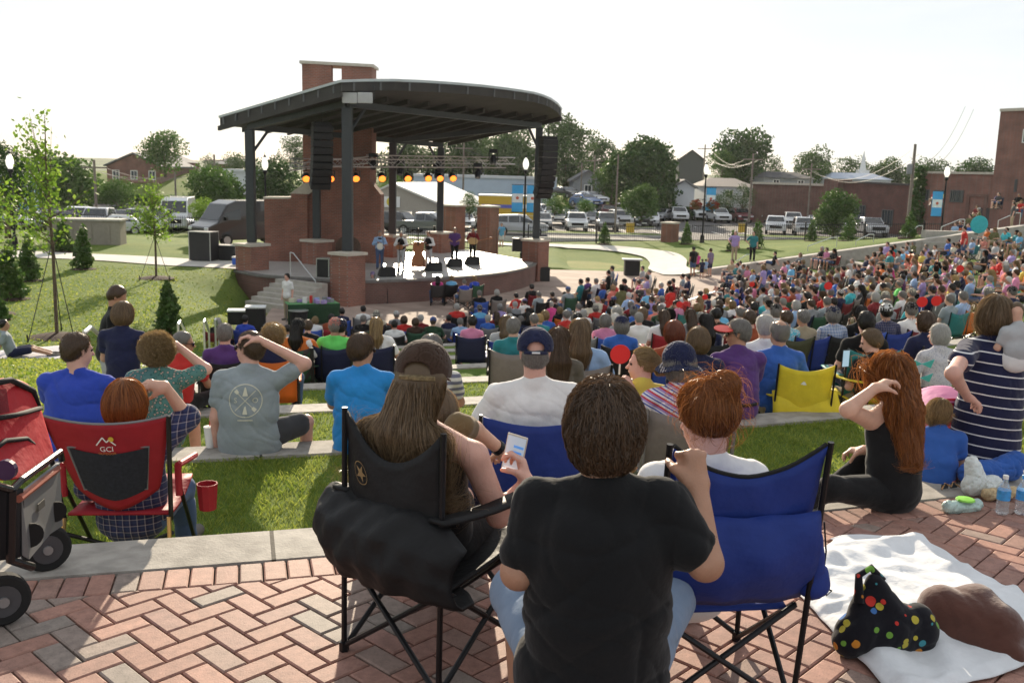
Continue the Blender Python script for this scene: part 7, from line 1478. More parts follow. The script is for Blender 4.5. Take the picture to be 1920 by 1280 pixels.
# THE CROWD (placed head by head)
RAW="""641 584 navy dark;681 580 white dark;682 598 black grey;701 611 dark_green lightbob;721 622 white blondelong;706 589 cream straw;729 595 light_blue dark;743 590 grey whitecap;753 599 red brownbob;740 608 white dark;776 603 brown brownbob;789 597 dark_red white;807 602 dark_green bluecap;814 594 black lightlong;839 597 navy dark;862 603 light_blue grey;865 588 white brown;855 575 red white;671 625 rust navycap
409 603 black whitebob;462 598 royal_blue dark;421 635 purple grey;438 641 navy curly;502 614 light_blue grey;540 617 light_grey darkpony;566 621 white darklong;591 600 white blonde;583 620 black brown;605 596 rust dark;600 625 lime coralcap;634 620 orange blackcap;646 602 slate dark
870 529 royal_blue grey;889 522 royal_blue blonde;898 550 black grey;931 548 black whitebob;968 537 red dark;984 547 white lavcap;996 538 black dark;1009 552 slate grey;1028 552 hot_pink white;1039 545 black brown;1036 535 navy dark;1059 535 red dark;1064 543 slate bluecap;1087 528 teal black;899 578 sky_blue greyhat;937 576 lavender greycap;931 591 dark_red brownlong;965 571 grey white;977 577 light_blue greybob;952 583 white grey;955 595 navy white;990 592 black darklong;1009 585 coral bluecap;1049 581 black blonde;1065 585 white bluebucket;1084 576 white grey;1092 586 white whitebob;1087 598 red grey;1098 606 cream blackcap;1046 598 blue blonde;1029 609 navy grey;910 614 pink dark;966 612 light_grey lightlong;914 597 blue white;992 626 teal grey
1101 525 purple dark;1116 527 white grey;1130 518 orange brown;1139 511 black dark;1146 503 grey dark;1129 537 blue red;1151 532 red grey;1169 528 black blackcap;1204 503 light_grey dark;1217 510 white creamcap;1199 515 hot_pink brown;1211 521 lavender dark;1196 537 blue dark;1216 537 red grey;1239 535 blue white;1254 531 black dark;1261 527 dark_red dark;1279 518 slate dark;1287 521 navy dark;1309 551 dark_red dark;1150 562 grey bluecap;1115 577 red straw;1141 584 navy black;1169 587 grey whitecurly;1179 571 dark_red greybob;1201 571 navy brown;1212 575 blue dark;1205 586 blue navycap;1226 592 black lightbob;1218 561 lavender brown;1240 561 white creamcap;1264 561 dark_red brown;1280 558 red brown;1265 570 black dark;1285 575 blue bluecap;1302 575 pink dark;1317 578 teal blonde;1267 585 dark_green grey;1262 598 white brownlong;1280 601 grey brownlong;1113 631 light_blue lightlong;1155 614 pink greybob;1211 625 blue navycap;1279 628 rust red
1326 556 navy dark;1339 566 black dark;1330 568 light_blue bald;1366 565 light_blue dark;1356 572 grey brown;1384 575 white blonde;1407 566 purple_plaid lightlong;1427 578 navy black;1441 565 turquoise grey;1338 597 black grey;1376 590 grey bald;1391 598 brown dark;1348 610 navy darklong;1473 586 white blackcap;1422 601 rust brown;1442 614 white white;1524 608 turquoise_patterned brown;1472 558 blue greybob;1511 554 orange dark;1556 547 red lavcap;1398 549 blue brown;1379 554 royal_blue grey;1370 549 teal dark;1467 547 red brown;1494 544 lavender whitecap
1547 541 pink lavcap;1576 543 dark_red redlong;1591 541 turquoise brown;1612 540 dark_grey darklong;1609 554 navy whitecap;1642 557 dark_red whitebob;1662 569 grey bald;1688 559 green creamcap;1699 540 olive grey;1710 535 lime bald;1706 549 slate creamcap;1574 568 black dark;1577 593 blue_plaid navycap;1596 596 black darklong;1640 596 navy_plaid whitecap;1741 573 turquoise lightbob;1735 603 navy brownbob;1763 593 white blackcap;1709 622 black dark;1781 562 slate grey;1802 556 light_blue grey;1751 545 navy navycap;1763 543 dark_red brown;1788 534 navy black;1806 542 slate dark;1659 517 olive whitecap;1674 510 dark_grey brown;1743 524 lavender blackhat;1766 513 yellow brown;1813 507 pink grey;1818 523 light_blue creamcap;1564 598 khaki grey;1850 548 navy creamcap;1903 548 navy blackcap
1710 458 slate brown;1727 446 lavender grey;1744 462 grey black;1713 482 red blonde;1729 475 yellow brown;1739 477 navy dark;1792 436 light_blue brown;1804 435 navy white;1815 434 olive dark;1823 439 blue brown;1840 426 dark_red brown;1829 428 plum brown;1866 422 dark_grey dark;1877 422 lavender brown;1903 426 black bald;1917 428 red blonde;1883 414 red dark;1872 414 yellow brown;1823 450 light_blue greycap;1849 448 orange brown;1864 452 salmon white;1882 453 turquoise grey;1891 458 light_grey brown;1909 458 sky_blue blonde;1820 468 cream brown;1831 463 lavender brown;1838 465 grey dark;1810 477 tan brown;1822 477 blue dark;1830 480 turquoise dark;1769 493 yellow lightlong;1831 494 navy bald;1849 493 orange blonde;1874 476 plum brown;1904 494 white blondelong;1853 470 navy dark
1526 465 grey blonde;1539 466 black whitebob;1546 467 pink brown;1555 467 slate brown;1563 470 black darklong;1600 457 light_blue bald;1612 466 black brown;1639 469 white greycap;1663 446 lavender brown;1678 449 teal brown;1693 453 white dark;1700 452 light_blue brown;1660 480 hot_pink blonde;1670 481 white dark;1670 490 grey brown;1682 492 olive dark;1504 491 dark_grey blonde;1536 485 white dark;1528 489 navy brown;1554 489 coral brown;1566 497 light_grey white;1568 506 grey brown;1577 504 dark_red dark;1555 512 plum brown;1505 508 dark_grey blonde;1519 511 navy dark;1539 523 teal dark;1523 525 olive greycap;1505 527 black blonde;1553 521 navy redlong;1492 529 black blonde;1511 549 rust dark;1675 506 navy brown;1650 475 slate blonde;1648 492 white grey;1627 483 navy brown
1371 490 tan brown;1381 497 teal dark;1387 493 white dark;1393 499 grey brown;1401 502 pink brown;1384 509 black grey;1411 510 light_blue yellowcap;1358 509 black grey;1388 532 navy greybob;1380 536 royal_blue dark;1400 546 white brown;1465 511 royal_blue brown;1477 510 black dark;1449 509 lavender brown;1468 495 pink brown;1477 492 light_blue brown;1486 480 navy blonde;1497 492 black dark;1445 535 white dark;1433 497 dark_grey brown;1421 532 black brown;1490 512 blue brown;1440 521 grey dark;1458 527 red brown;1476 531 navy grey;1347 530 navy brown;1362 545 teal grey;1415 548 light_grey blonde;1432 551 olive grey;1484 565 plum brown;1535 572 grey brown;1605 572 slate grey;1625 540 grey brown;1728 556 white grey;1655 540 dark_green dark;1532 540 grey brown;1500 572 light_blue whitebob;1545 560 black dark;1620 520 white brown;1600 500 slate brown;1700 500 olive grey;1712 515 light_blue brown;1735 500 coral blonde;1790 470 navy dark;1786 450 white brown;1760 455 lavender grey;1800 492 pink brown;1787 512 grey brown;1690 520 plum dark;1635 505 navy grey"""
HS={'dark':('short','dark','dark haired'),'brown':('short','brown','brown haired'),'grey':('short','grey','grey haired'),'white':('short','white','white haired'),'black':('short','black','black haired'),'blonde':('bob','blonde','blonde'),'lightbob':('bob','light brown','light brown bobbed'),'brownbob':('bob','brown','brown bobbed'),'greybob':('bob','grey','grey bobbed'),'whitebob':('bob','white','white bobbed'),'curly':('curly','blonde','curly blonde'),'whitecurly':('curly','white','curly white haired'),'blondelong':('long','blonde','long blonde haired'),'lightlong':('long','light brown','long light brown haired'),'brownlong':('long','brown','long brown haired'),'darklong':('long','dark','long dark haired'),'redlong':('long','auburn','long auburn haired'),'red':('bob','red','red haired'),'darkpony':('pony','dark','dark ponytailed'),'bald':('receding','grey','balding')}
HATS={'whitecap':('white','cap'),'bluecap':('blue','cap'),'navycap':('navy','cap'),'blackcap':('black','cap'),'coralcap':('salmon','cap'),'lavcap':('lavender','cap'),'greycap':('light grey','cap'),'creamcap':('cream','cap'),'yellowcap':('yellow','cap'),'straw':('cream','wide'),'greyhat':('grey','wide'),'blackhat':('black','wide'),'bluebucket':('light blue','bucket')}
_pv={}
def P_J(kind,var):
 if kind=='c':return pose('sit',[1.0,.96,1.03][var],seat=.40,lean=[9,6,12][var],arms=[('rest','lap'),'lap',('rest','rest')][var],legs=['sit','wide','sit'][var],w=[1.0,.93,1.06][var],head=([-6,12,0][var],5,0))
 if kind=='w':return pose('sit',[1.0,.95,1.03][var],seat=.44,lean=[-6,-2,-10][var],arms=['knee',('lap','knee'),'knee'][var],legs=['sit','wide','wide'][var],w=[1.0,.93,1.05][var],head=([8,-10,0][var],6,0))
 if kind=='g':return pose('sit',[.95,.9,1.0][var],seat=.06,lean=[4,14,0][var],arms=['knee','back','lap'][var],legs=['high','long','folded'][var],head=([0,15,-10][var],3,0))
 if kind=='s':return pose('stand',[1.0,.93,1.02][var],lean=[0,2,-3][var],arms=['down',('phone','down'),('hip','down')][var],head=([0,14,-12][var],10,0))
def variant(kind,var,near,style,hat,shorts):
 res=.0135 if near else .024
 kb=(kind,var,near,'b')
 if kb not in _pv:
  J=P_J(kind,var);fat=[.06,.02,.18][var];P_=body_prims(J,fat=fat);lo,hi=bounds(P_,.03);V_,F_=nets(lambda p:d_group(p,P_,.022),lo,hi,res*.85)
  sp=shirt_prims(J,.014,[.6,.5,.7][var],fat,.04);lo2,hi2=bounds(sp,.05)
  def fs_(p):return np.maximum(d_group(p,sp,.03)+folds(p,.006,1.0,var*2.0),.060*J['s']-np.linalg.norm((p-(J['nb']+J['up']*.05+J['fw']*.022)),axis=1))
  V2,F2=nets(fs_,lo2,hi2,res);d={'J':J,'body':np_mesh('person',V_,F_,SK['fair']),'shirt':np_mesh('shirt',V2,F2,CL['navy'])}
  for sh_,nm in((True,'shorts'),(False,'trousers')):
   pp=pants_prims(J,.011,sh_,fat);l3,h3=bounds(pp,.05);V3_,F3_=nets(lambda p:d_group(p,pp,.03),l3,h3,res);d[nm]=np_mesh(nm,V3_,F3_,CL['denim'])
  pp=shoe_prims(J);l3,h3=bounds(pp,.03);V3_,F3_=nets(lambda p:d_group(p,pp,.01),l3,h3,max(.016,res));d['shoes']=np_mesh('shoes',V3_,F3_,SHOE);_pv[kb]=d
 d=_pv[kb];J=d['J'];kh=kb+(style,)
 if kh not in _pv:
  tmp=bpy.data.objects.new('tmp',None);link(tmp);o=add_hair(J,style,'brown',tmp,res*.8,n=(900 if near else 260),wd=(.003 if near else .007));_pv[kh]=o.data if o else None
  if o:bpy.data.objects.remove(o)
  bpy.data.objects.remove(tmp)
 kk=kb+('hat',hat)
 if hat and kk not in _pv:
  tmp=bpy.data.objects.new('tmp',None);link(tmp);o=cap_obj(J,CL['navy'],tmp,brim='front' if hat=='cap' else None,res=res*.62,wide=hat=='wide',bucket=hat=='bucket',vol=.004,name='hat');_pv[kk]=o.data;bpy.data.objects.remove(o);bpy.data.objects.remove(tmp)
 return d,J,_pv[kh],_pv.get(kk)
def put(name,me,parent,m):
 o=bpy.data.objects.new(name,me);link(o,parent);o.material_slots[0].link='OBJECT';o.material_slots[0].material=m;return o
crowd=[]
def spectator(px_,py_,shirt,hk,kind=None,var=None,loc=None,yaw=None,pants=None,scale=1.0,group='spectators on the terraces and in the pit',label=None,gz=None):
 rr=random.Random(px_*7+py_);var=rr.choice([0,0,1,1,2])if var is None else var
 hat=HATS.get(hk);hs=HS.get(hk)if not hat else(('bob','grey')if rr.random()<.4 else('short',rr.choice(['brown','grey','dark'])))
 if loc is None:
  got=None
  for k in range(8,0,-1):
   hd=P_J(kind or 'c',var)['hd'][2];q=P(px_,py_,z=lane_z(k)+hd);r=rad(q)
   if q.y>55.2:continue
   if(k==8 and r<RK(7))or(k<8 and RK(k)-.25<=r<RK(k-1)):got=(k,q,r);break
  if got is None:
   q=P(px_,py_,z=-1.2);got=(lane_of(rad(q)),q,rad(q));
  k,q,r=got;kd=kind
  if kd is None:
   if k<8 and r-RK(k)<.95:kd='w'
   elif k==8 and(q.y>50):kd='c'
   else:kd='c' if(rr.random()<.82 or q.y<25)else 'g'
  J=P_J(kd,var);t=toC(q)
  if kd=='w':z0=lane_z(k+1)if k+1<8 else ZPIT;rw=RK(k)+.14;f=(rad(q)-rw);q=Vector((q.x+t.x*f,q.y+t.y*f,0));gz_=lane_z(k)-.45
  else:
   gz_=lane_z(k)
   if k<8:r_=rad(q);lo_,hi_=RK(k)+.62,RK(k-1)-.75;f=0 if lo_<=r_<=hi_ else(r_-hi_ if r_>hi_ else r_-lo_);q=Vector((q.x+t.x*f,q.y+t.y*f,0))
  loc=Vector((q.x,q.y,gz_))
 else:kd=kind
 for c in crowd:
  dx=loc.x-c[0].x;dy=loc.y-c[0].y;dd=math.hypot(dx,dy)
  if dd<.5:
   u=toC(loc);tv_=Vector((-u.y,u.x));s_=1 if(dx*tv_.x+dy*tv_.y)>=0 else-1;loc=Vector((loc.x+tv_.x*s_*(.54-dd),loc.y+tv_.y*s_*(.54-dd),loc.z))
 if yaw is None:yaw=math.atan2(-(-4.5-loc.x),45-loc.y)+rr.uniform(-.2,.2)
 dist=loc.length;near=dist<13.5;shn=shirt.replace('_',' ');shorts=rr.random()<.65
 d,J,hm,hatm=variant(kd,var,near,hs[0]if not hat else('short' if hs[0]=='short' else 'bob'),hat[1]if hat else None,shorts)
 root=bpy.data.objects.new('person',d['body']);link(root);root.location=loc;root.rotation_euler=(0,0,yaw);root.scale=(scale,)*3
 root.material_slots[0].link='OBJECT';root.material_slots[0].material=SK[rr.choice(['fair','fair','tan','pink'])]if hk not in('black',)else SK['brown' if rr.random()<.5 else 'tan']
 put('shirt',d['shirt'],root,CL[shn]);nm='shorts' if shorts else 'trousers';pn=pants or rr.choice(['denim','khaki','dark grey','navy','black','light grey','tan','denim']);put(nm,d[nm],root,CL[pn]);put('shoes',d['shoes'],root,SHOE)
 if hm:put('hair',hm,root,HC[hs[1]])
 if hatm:put('hat' if hat[1]!='cap' else 'cap',hatm,root,CL[hat[0]])
 desc=(f"person in {hat[0]} {dict(cap='cap', wide='brimmed hat', bucket='bucket hat')[hat[1]]} and {shn} top" if hat else f"{HS[hk][2]} person in {shn} top")
 ch_=None
 if kd=='c':
  cc=rr.choice(['navy','navy','black','black','blue','green','charcoal','grey','dark red','red','taupe','teal','royal blue','orange']if px_>0 else['navy'])
  ch_=(cc,Vector(loc),yaw)
 root['label']=label or desc;root['category']='person';root['group']=group
 crowd.append([loc,root,desc,kd,ch_,(px_,py_),label is not None]);return root
CC={(566,621):'charcoal',(807,602):'dark green',(662,0):'red',(1113,631):'taupe',(1226,592):'black',(1577,593):'black',(1524,608):'olive'}
for it in RAW.replace('\n',';').split(';'):
 f=it.split();spectator(int(f[0]),int(f[1]),f[2],f[3])
def standing(px_,foot,shirt,hk,label,var=0,scale=1.0,yaw=None,gz=None,pants=None,y=None,group='people standing around the bowl'):
 if y is not None:q=P(px_,foot,y=y);q.z=max(q.z,HZ(q.x,q.y))
 else:
  q=P(px_,foot,z=gz if gz is not None else ZPIT)
 return spectator(px_,foot,shirt,hk,'s',var,Vector(q),yaw,pants,scale,group,label)
standing(1298,519,'black','black','tall man in black standing on the pit edge, leftmost of the group with children',0,1.0,.4)
standing(1306,513,'hot_pink','blonde','girl in hot pink top standing beside the tall man in black',1,.78,.2,pants='black')
standing(1315,522,'navy','dark','small child in navy top between two adults on the pit edge',1,.68,.1)
standing(1322,521,'light_blue','dark','small child in light blue top on the pit edge before the stooping man',1,.66,.3)
standing(1330,519,'purple_plaid','brown','man in purple plaid shirt standing rightmost of the pit edge group',0,.95,.7)
standing(1376,488,'lavender','grey','big man in lavender shirt standing on the lawn with folded arms',2,1.0,2.7,y=56.6,pants='khaki')
standing(1410,489,'teal','dark','man in dark teal shirt standing on the lawn wall right of the lavender shirt',2,1.0,2.9,y=56.6,pants='black')
standing(1427,566,'lavender','blonde','woman in long lavender dress standing in the aisle by the white handrail',1,.95,.9,gz=-3.15)
standing(540,600,'white','dark','man in white shirt and khaki shorts standing behind the merchandise table',0,1.0,2.6,gz=ZPIT,pants='khaki')
standing(940,463,'sky_blue','brown','woman in sky blue top and white skirt photographing from behind the stage',1,.95,2.9,y=61,pants='white')
standing(1832,440,'olive','whitecap','person in white cap standing with a large turquoise disc at the top right',1,.95,1.2,y=54.5)
standing(1896,430,'dark_grey','brown','man in dark grey standing by the topmost handrail at the right edge',0,.95,1.2,y=57.5)
standing(1804,490,'red','dark','man in bright red shirt bending over the seats on the right slope',2,.95,1.4,gz=-1.8)
q=P(1836,421,y=54.2);e=empty('turquoise_disc',q,0,'large turquoise round disc held up at the top right of the crowd','disc');b=MB();b.lathe((0,0,0),[(.02,-.03),(.45,-.02),(.5,0),(.45,.02),(.02,.03)],18);b.xf(Matrix.Rotation(PI/2,4,'X'));b.build('disc',CL['turquoise'],e)
spectator(698,548,'dark_green','lavcap','c',0,Vector((*P(698,566,z=ZPIT).xy,ZPIT)),2.9,label='man in purple cap and dark green shirt seated facing back before the stage')
spectator(718,550,'white','white','c',1,Vector((*P(716,567,z=ZPIT).xy,ZPIT)),2.8,scale=.7,label='small child in white sitting against the black subwoofer')
spectator(838,540,'hot_pink','darklong','c',1,Vector((*P(820,572,z=ZPIT).xy,ZPIT)),.1,label='long dark haired woman in hot pink seated alone before the stage')
spectator(850,536,'sky_blue','blonde','c',1,Vector((*P(846,571,z=ZPIT).xy,ZPIT)),.0,label='blonde woman in sky blue seated right of the hot pink woman')
spectator(1444,486,'black','dark','g',1,Vector((*P(1449,500,y=55).xy,-3.1)),1.2,label='man in black reclining against the sloping retaining wall')
BAND=[(712,504,'denim blue','grey','banjo player in denim shirt and dark vest, leftmost on the stage',0,.2,'light blue','denim'),(752,506,'','','bearded mandolin player in white shirt and vest, second on the stage',0,-.1,'white','light grey'),(803,504,'','','bass player in white shirt and vest leaning on an upright bass',1,-.3,'white','light grey'),(852,492,'','','broad singer in purple shirt with hands clasped mid stage',2,0,'purple','black'),(886,490,'','','guitar player in dark red shirt, rightmost on the stage',0,.1,'dark red','black')]
for i,(px_,ft,_,_2,l,var,yo,shc,pc)in enumerate(BAND):
 q=P(px_,ft,z=SZ);J=pose('stand',1.02,lean=0,arms='play' if i!=3 else 'lap',head=(yo*40,8,0),w=[1.05,1,.95,1.12,1][i]);yw=180+yo*60
 r_,sp_,cn_=person(l,J,Vector((q.x,q.y,SZ)),math.radians(yw),shc,pc,('short',['grey','white','brown','grey','dark'][i]),'tan',res=.021,fat=[.16,.05,0,.28,.04][i],sleeve=.6,long_=i!=3,shorts=False,fold=0,group='band on the stage')
 if i in(0,1,2):sdf_obj('vest',[prim(J['nb']-V3(0,0,.14),J['pel']+V3(0,0,.02),.135,.14,J['rt'],1.32)],0,.022,CL['black'],r_)
 if i in(3,4):crowd[-1:]
 a_=math.radians(yw);f_=Vector((-math.sin(a_),math.cos(a_)));c_=Vector((q.x+f_.x*.26,q.y+f_.y*.26,SZ+1.05));rt_=Vector((math.cos(a_),math.sin(a_),0))
 WOOD=mat('varnished wood',(.30,.11,.04),.3,var=.15,spec=.6)
 if i==0:
  e=empty('banjo',c_,a_,'banjo with pale round head held by the leftmost musician','banjo','instruments');b=MB();b.lathe((0,0,0),[(.15,-.04),(.16,0),(.15,.04),(.01,.042)],18);b.xf(Matrix.Rotation(-PI/2,4,'X'));b.build('drum',mat('banjo skin',(.7,.68,.6),.5,var=0),e);b=MB();b.tube([(-.12,.03,.03),(-.75,.06,.22)],.022,6);b.box(-.84,-.74,.04,.08,.19,.27);b.build('neck',WOOD,e)
 elif i in(1,4):
  e=empty('guitar' if i==4 else 'mandolin',c_,a_,['','mandolin held by the bearded player','','','acoustic guitar held by the rightmost musician'][i],'guitar' if i==4 else 'mandolin','instruments');k=1 if i==4 else .62;b=MB()
  b.prism([(.26*k*math.cos(t)*(1-.22*abs(math.sin(t))**8)+.02,.19*k*math.sin(t)*(1-.22*math.exp(-((math.cos(t))/.3)**2)))for t in[2*PI*j/24 for j in range(24)]],-.05,.05);b.xf(Matrix.Rotation(PI/2,4,'X'));b.build('sound_box',mat('pale spruce',(.5,.33,.14),.35,var=.1)if i==4 else WOOD,e,bevel=.01)
  b=MB();b.tube([(-.2*k,.03,.02),(-.85*k,.05,.16)],.022,6);b.box(-.95*k,-.83*k,.03,.07,.12,.21);b.build('neck',WOOD,e)
 elif i==2:
  e=empty('upright_bass',(c_.x-.35,c_.y-.12,SZ),a_+.3,'large brown upright bass beside the bass player','double bass','instruments');b=MB();b.prism([((.33-.10*math.exp(-((t-.6)/.12)**2)-.09*t)*sg,t)for sg,ts in((1,[j/14*1.15 for j in range(15)]),(-1,[1.15-j/14*1.15 for j in range(15)]))for t in ts],-.1,.1);b.xf(Matrix.Translation((0,0,.12))@Matrix.Rotation(PI/2,4,'X'));recalc(b.build('body',WOOD,e,bevel=.02))
  b=MB();b.tube([(0,.12,1.1),(0,.14,1.78)],.03,6);b.lathe((0,.14,1.78),[(.03,0),(.05,.05),(.02,.12)],8);b.build('neck',mat('ebony',(.02,.015,.012),.4),e);b=MB();b.tube([(0,0,0),(0,0,.14)],.012,5);b.build('spike',CHF,e)
 if i!=3:
  m0=Vector((q.x+f_.x*.75-rt_.x*.1,q.y+f_.y*.75,SZ));e=empty('microphone_stand',m0,a_,'black microphone stand in front of the '+['banjo player','mandolin player','bass player','','guitar player'][i],'microphone stand','microphone stands');b=MB();b.lathe((0,0,0),[(.14,0),(.14,.03),(.02,.04)],12);b.build('base',BLACK,e);b=MB();b.tube([(0,0,.03),(0,0,1.3),(0,-.35,1.5)],.014,5);b.build('boom',BLACK,e);b=MB();b.tube([(0,-.35,1.5),(0,-.47,1.53)],.028,6);b.build('microphone',mat('mic grey',(.2,.2,.2),.4,.6),e)
from collections import Counter,defaultdict
def words(s):return len(s.split())
free=[c for c in crowd if not c[6]]
def rel(c,o):
 x0,y0=c[5];x1,y1=o[5];return 'left of' if x1-x0>abs(y1-y0)*.6 else('right of' if x0-x1>abs(y1-y0)*.6 else('behind' if y0<y1 else 'in front of'))
cnt=Counter(c[2]for c in free);used=set(c[1]['label']for c in crowd if c[6])
chairs_made=[]
for c in free:
 if c[3]=='c':
  key=c[5];cc=CC.get(key,c[4][0]);cc=cc if cc in CF else 'green';c[4]=(cc,c[4][1],c[4][2])
short={}
for c in free:
 d=c[2];seat={'c':f"in {c[4][0]} chair" if c[4]else '','w':'on the wall','g':'on the grass','s':'standing'}[c[3]]
 if cnt[d]>1:d=d+' '+seat
 c.append(d)
cnt2=Counter(c[7]for c in free)
for c in sorted(free,key=lambda c:-c[5][1]):
 d=c[7]
 if cnt2[d]>1 or d in used:
  nb_=sorted([o for o in free if o is not c],key=lambda o:(o[5][0]-c[5][0])**2+((o[5][1]-c[5][1])*1.6)**2)
  for o in nb_[:9]:
   on=o[2].replace(' person in',' in').replace('person in ','one in ');t=f"{d}, {rel(c, o)} the {on}" if not on.startswith('one')else f"{d}, {rel(c, o)} {on}"
   if words(t)<=16 and t not in used:d=t;break
 used.add(d);c[1]['label']=d
ulab=set()
for c in crowd:
 if c[4]is None:continue
 cc,l,yw=c[4];l=c[1].location;base=c[1]['label'].split(',')[0];base=base.replace(' person in',' in').replace('person in ','one in ');base=base.split(' in '+cc+' chair')[0]
 t=f"{cc} camp chair of the {base}"
 if t in ulab or words(t)>16:
  ex=c[1]['label'].split(',')[1]if ',' in c[1]['label']else '';t=f"{cc} chair of {base}{',' + ex if ex else ''}";t=' '.join(t.split()[:16])
 if t in ulab:t=f"{cc} camp chair at {'far right' if c[5][0] > 1600 else 'right' if c[5][0] > 1250 else 'centre' if c[5][0] > 900 else 'left'} of {base}"
 ulab.add(t)
 camp_chair((l.x,l.y,l.z),yw,cc,t,arms=l.length<32)
for i,(px_,py_,d,r,l)in enumerate(((1163,664,6.2,.066,'large red round fan held by the girl with the ponytail'),(1357,616,8.9,.09,'red visor like fan held up left of the purple shirted man'),(1729,566,16,.085,'red round fan, left of two held above the turquoise chair row'),(1756,564,15.5,.08,'red round fan, right of two held above the turquoise chair row'),(1410,533,36,.10,'red round fan left of the woman in the lavender dress'),(1800,504,30,.11,'red round fan high on the right slope'),(1154,581,24,.08,'red square fan above the curly white haired head'),(1274,571,26,.09,'red fan in the middle of the packed pit rows'),(1553,536,22,.09,'red fan above the lavender caps'),(1322,557,30,.09,'red fan at the right end of the pit paving'))):
 q=P(px_,py_,d=d);e=empty('hand_fan',q,0,l,'hand fan','red paddle fans');b=MB();b.lathe((0,0,0),[(r*.98,-.004),(r,0),(r*.98,.004),(.001,.005)],24);b.xf(Matrix.Rotation(PI/2+(.15 if i else .1),4,'X')if i!=1 else Matrix.Rotation(.2,4,'X'));b.build('fan_blade',mat('translucent red plastic',(.60,.05,.05),.45,var=0,trans=.35),e);b=MB();b.tube([(0,0,-r),(0,.01,-r-.07)],.006,5);b.build('fan_handle',WHITE,e)
cmat=bpy.data.materials.new('far crowd');cmat.use_nodes=True;a_=cmat.node_tree.nodes.new('ShaderNodeAttribute');a_.attribute_name='col';cb=cmat.node_tree.nodes['Principled BSDF'];cb.inputs['Roughness'].default_value=.85;cb.inputs['Specular IOR Level'].default_value=.15;cmat.node_tree.links.new(a_.outputs['Color'],cb.inputs['Base Color'])
SC=[(.018,.022,.06),(.012,.012,.013),(.04,.12,.42),(.30,.44,.66),(.03,.20,.22),(.52,.035,.03),(.20,.02,.025),(.62,.18,.14),(.60,.22,.36),(.60,.15,.03),(.36,.28,.55),(.74,.73,.72),(.6,.56,.44),(.24,.25,.26),(.42,.43,.44),(.06,.45,.5),(.15,.42,.66),(.12,.12,.05),(.65,.52,.1)]
HCL=[(.02,.012,.008),(.08,.045,.025),(.3,.2,.11),(.25,.24,.22),(.55,.53,.5),(.008,.007,.006),(.35,.24,.11)]
rr=random.Random(99);VV=[];FF=[];COL=[];nv=0;got=[c[5]for c in crowd];tries=0;made=0
def arr(me):v=np.empty(len(me.vertices)*3,np.float32);me.vertices.foreach_get('co',v);l=np.empty(len(me.loops),np.int32);me.loops.foreach_get('vertex_index',l);return v.reshape(-1,3),l.reshape(-1,4)
_ar={}
while made<130 and tries<6000:
 tries+=1
 if rr.random()<.55:px_=rr.uniform(1630,1935);py_=rr.uniform(max(405,470-(px_-1630)*.2),530)
 elif rr.random()<.5:px_=rr.uniform(1350,1660);py_=rr.uniform(510-(px_-1350)*.12,560)
 else:px_=rr.uniform(1100,1500);py_=rr.uniform(535,600)
 if min((px_-x)**2+((py_-y)*1.3)**2 for x,y in got)<85:continue
 kd=rr.choice(['w','c','c','g']);v_=rr.choice([0,1,2]);q=None
 for k in range(8,0,-1):
  J=P_J(kd,v_);t_=P(px_,py_,z=lane_z(k)+J['hd'][2]);r_=rad(t_)
  if t_.y<55.3 and((k==8 and r_<RK(7))or(k<8 and RK(k)-.25<=r_<RK(k-1))):q=t_;break
 if q is None or q.y>55.2:continue
 gz_=lane_z(k)
 if kd=='w':
  if k==8:continue
  t2=toC(q);f=rad(q)-RK(k)-.14;q=Vector((q.x+t2.x*f,q.y+t2.y*f,0));gz_-=.45
 if min((q.x-c[0].x)**2+(q.y-c[0].y)**2 for c in crowd)<.16:continue
 hs=rr.choice(['short','short','bob','long']);d,J,hm,_h=variant(kd,v_,False,hs,None,True);yw=math.atan2(-(-4.5-q.x),45-q.y)+rr.uniform(-.3,.3);M2=np.array([[math.cos(yw),math.sin(yw)],[-math.sin(yw),math.cos(yw)]])
 cs=[rr.choice([(.56,.33,.24),(.40,.215,.14),(.6,.34,.27)]),rr.choice(SC),rr.choice([(.06,.1,.2),(.34,.28,.19),(.03,.03,.035),(.2,.2,.2)]),rr.choice(HCL)]
 for me_,c_ in zip((d['body'],d['shirt'],d['shorts'],hm),cs):
  if me_ is None:continue
  if me_.name not in _ar:_ar[me_.name]=arr(me_)
  v,f=_ar[me_.name];w_=v.copy();w_[:,:2]=v[:,:2]@M2;w_+=np.array([q.x,q.y,gz_]);VV.append(w_);FF.append(f+nv);nv+=len(v);COL.append(np.tile(np.array([*c_,1.0],np.float32),(len(v),1)))
 got.append((px_,py_));made+=1
me_=np_mesh('crowd',np.concatenate(VV),np.concatenate(FF),cmat);at_=me_.attributes.new('col','FLOAT_COLOR','POINT');at_.data.foreach_set('color',np.concatenate(COL).ravel());o=bpy.data.objects.new('crowd',me_);link(o);tag(o,'distant spectators packed together on the upper right slope and between the pit rows','crowd',kind='stuff')
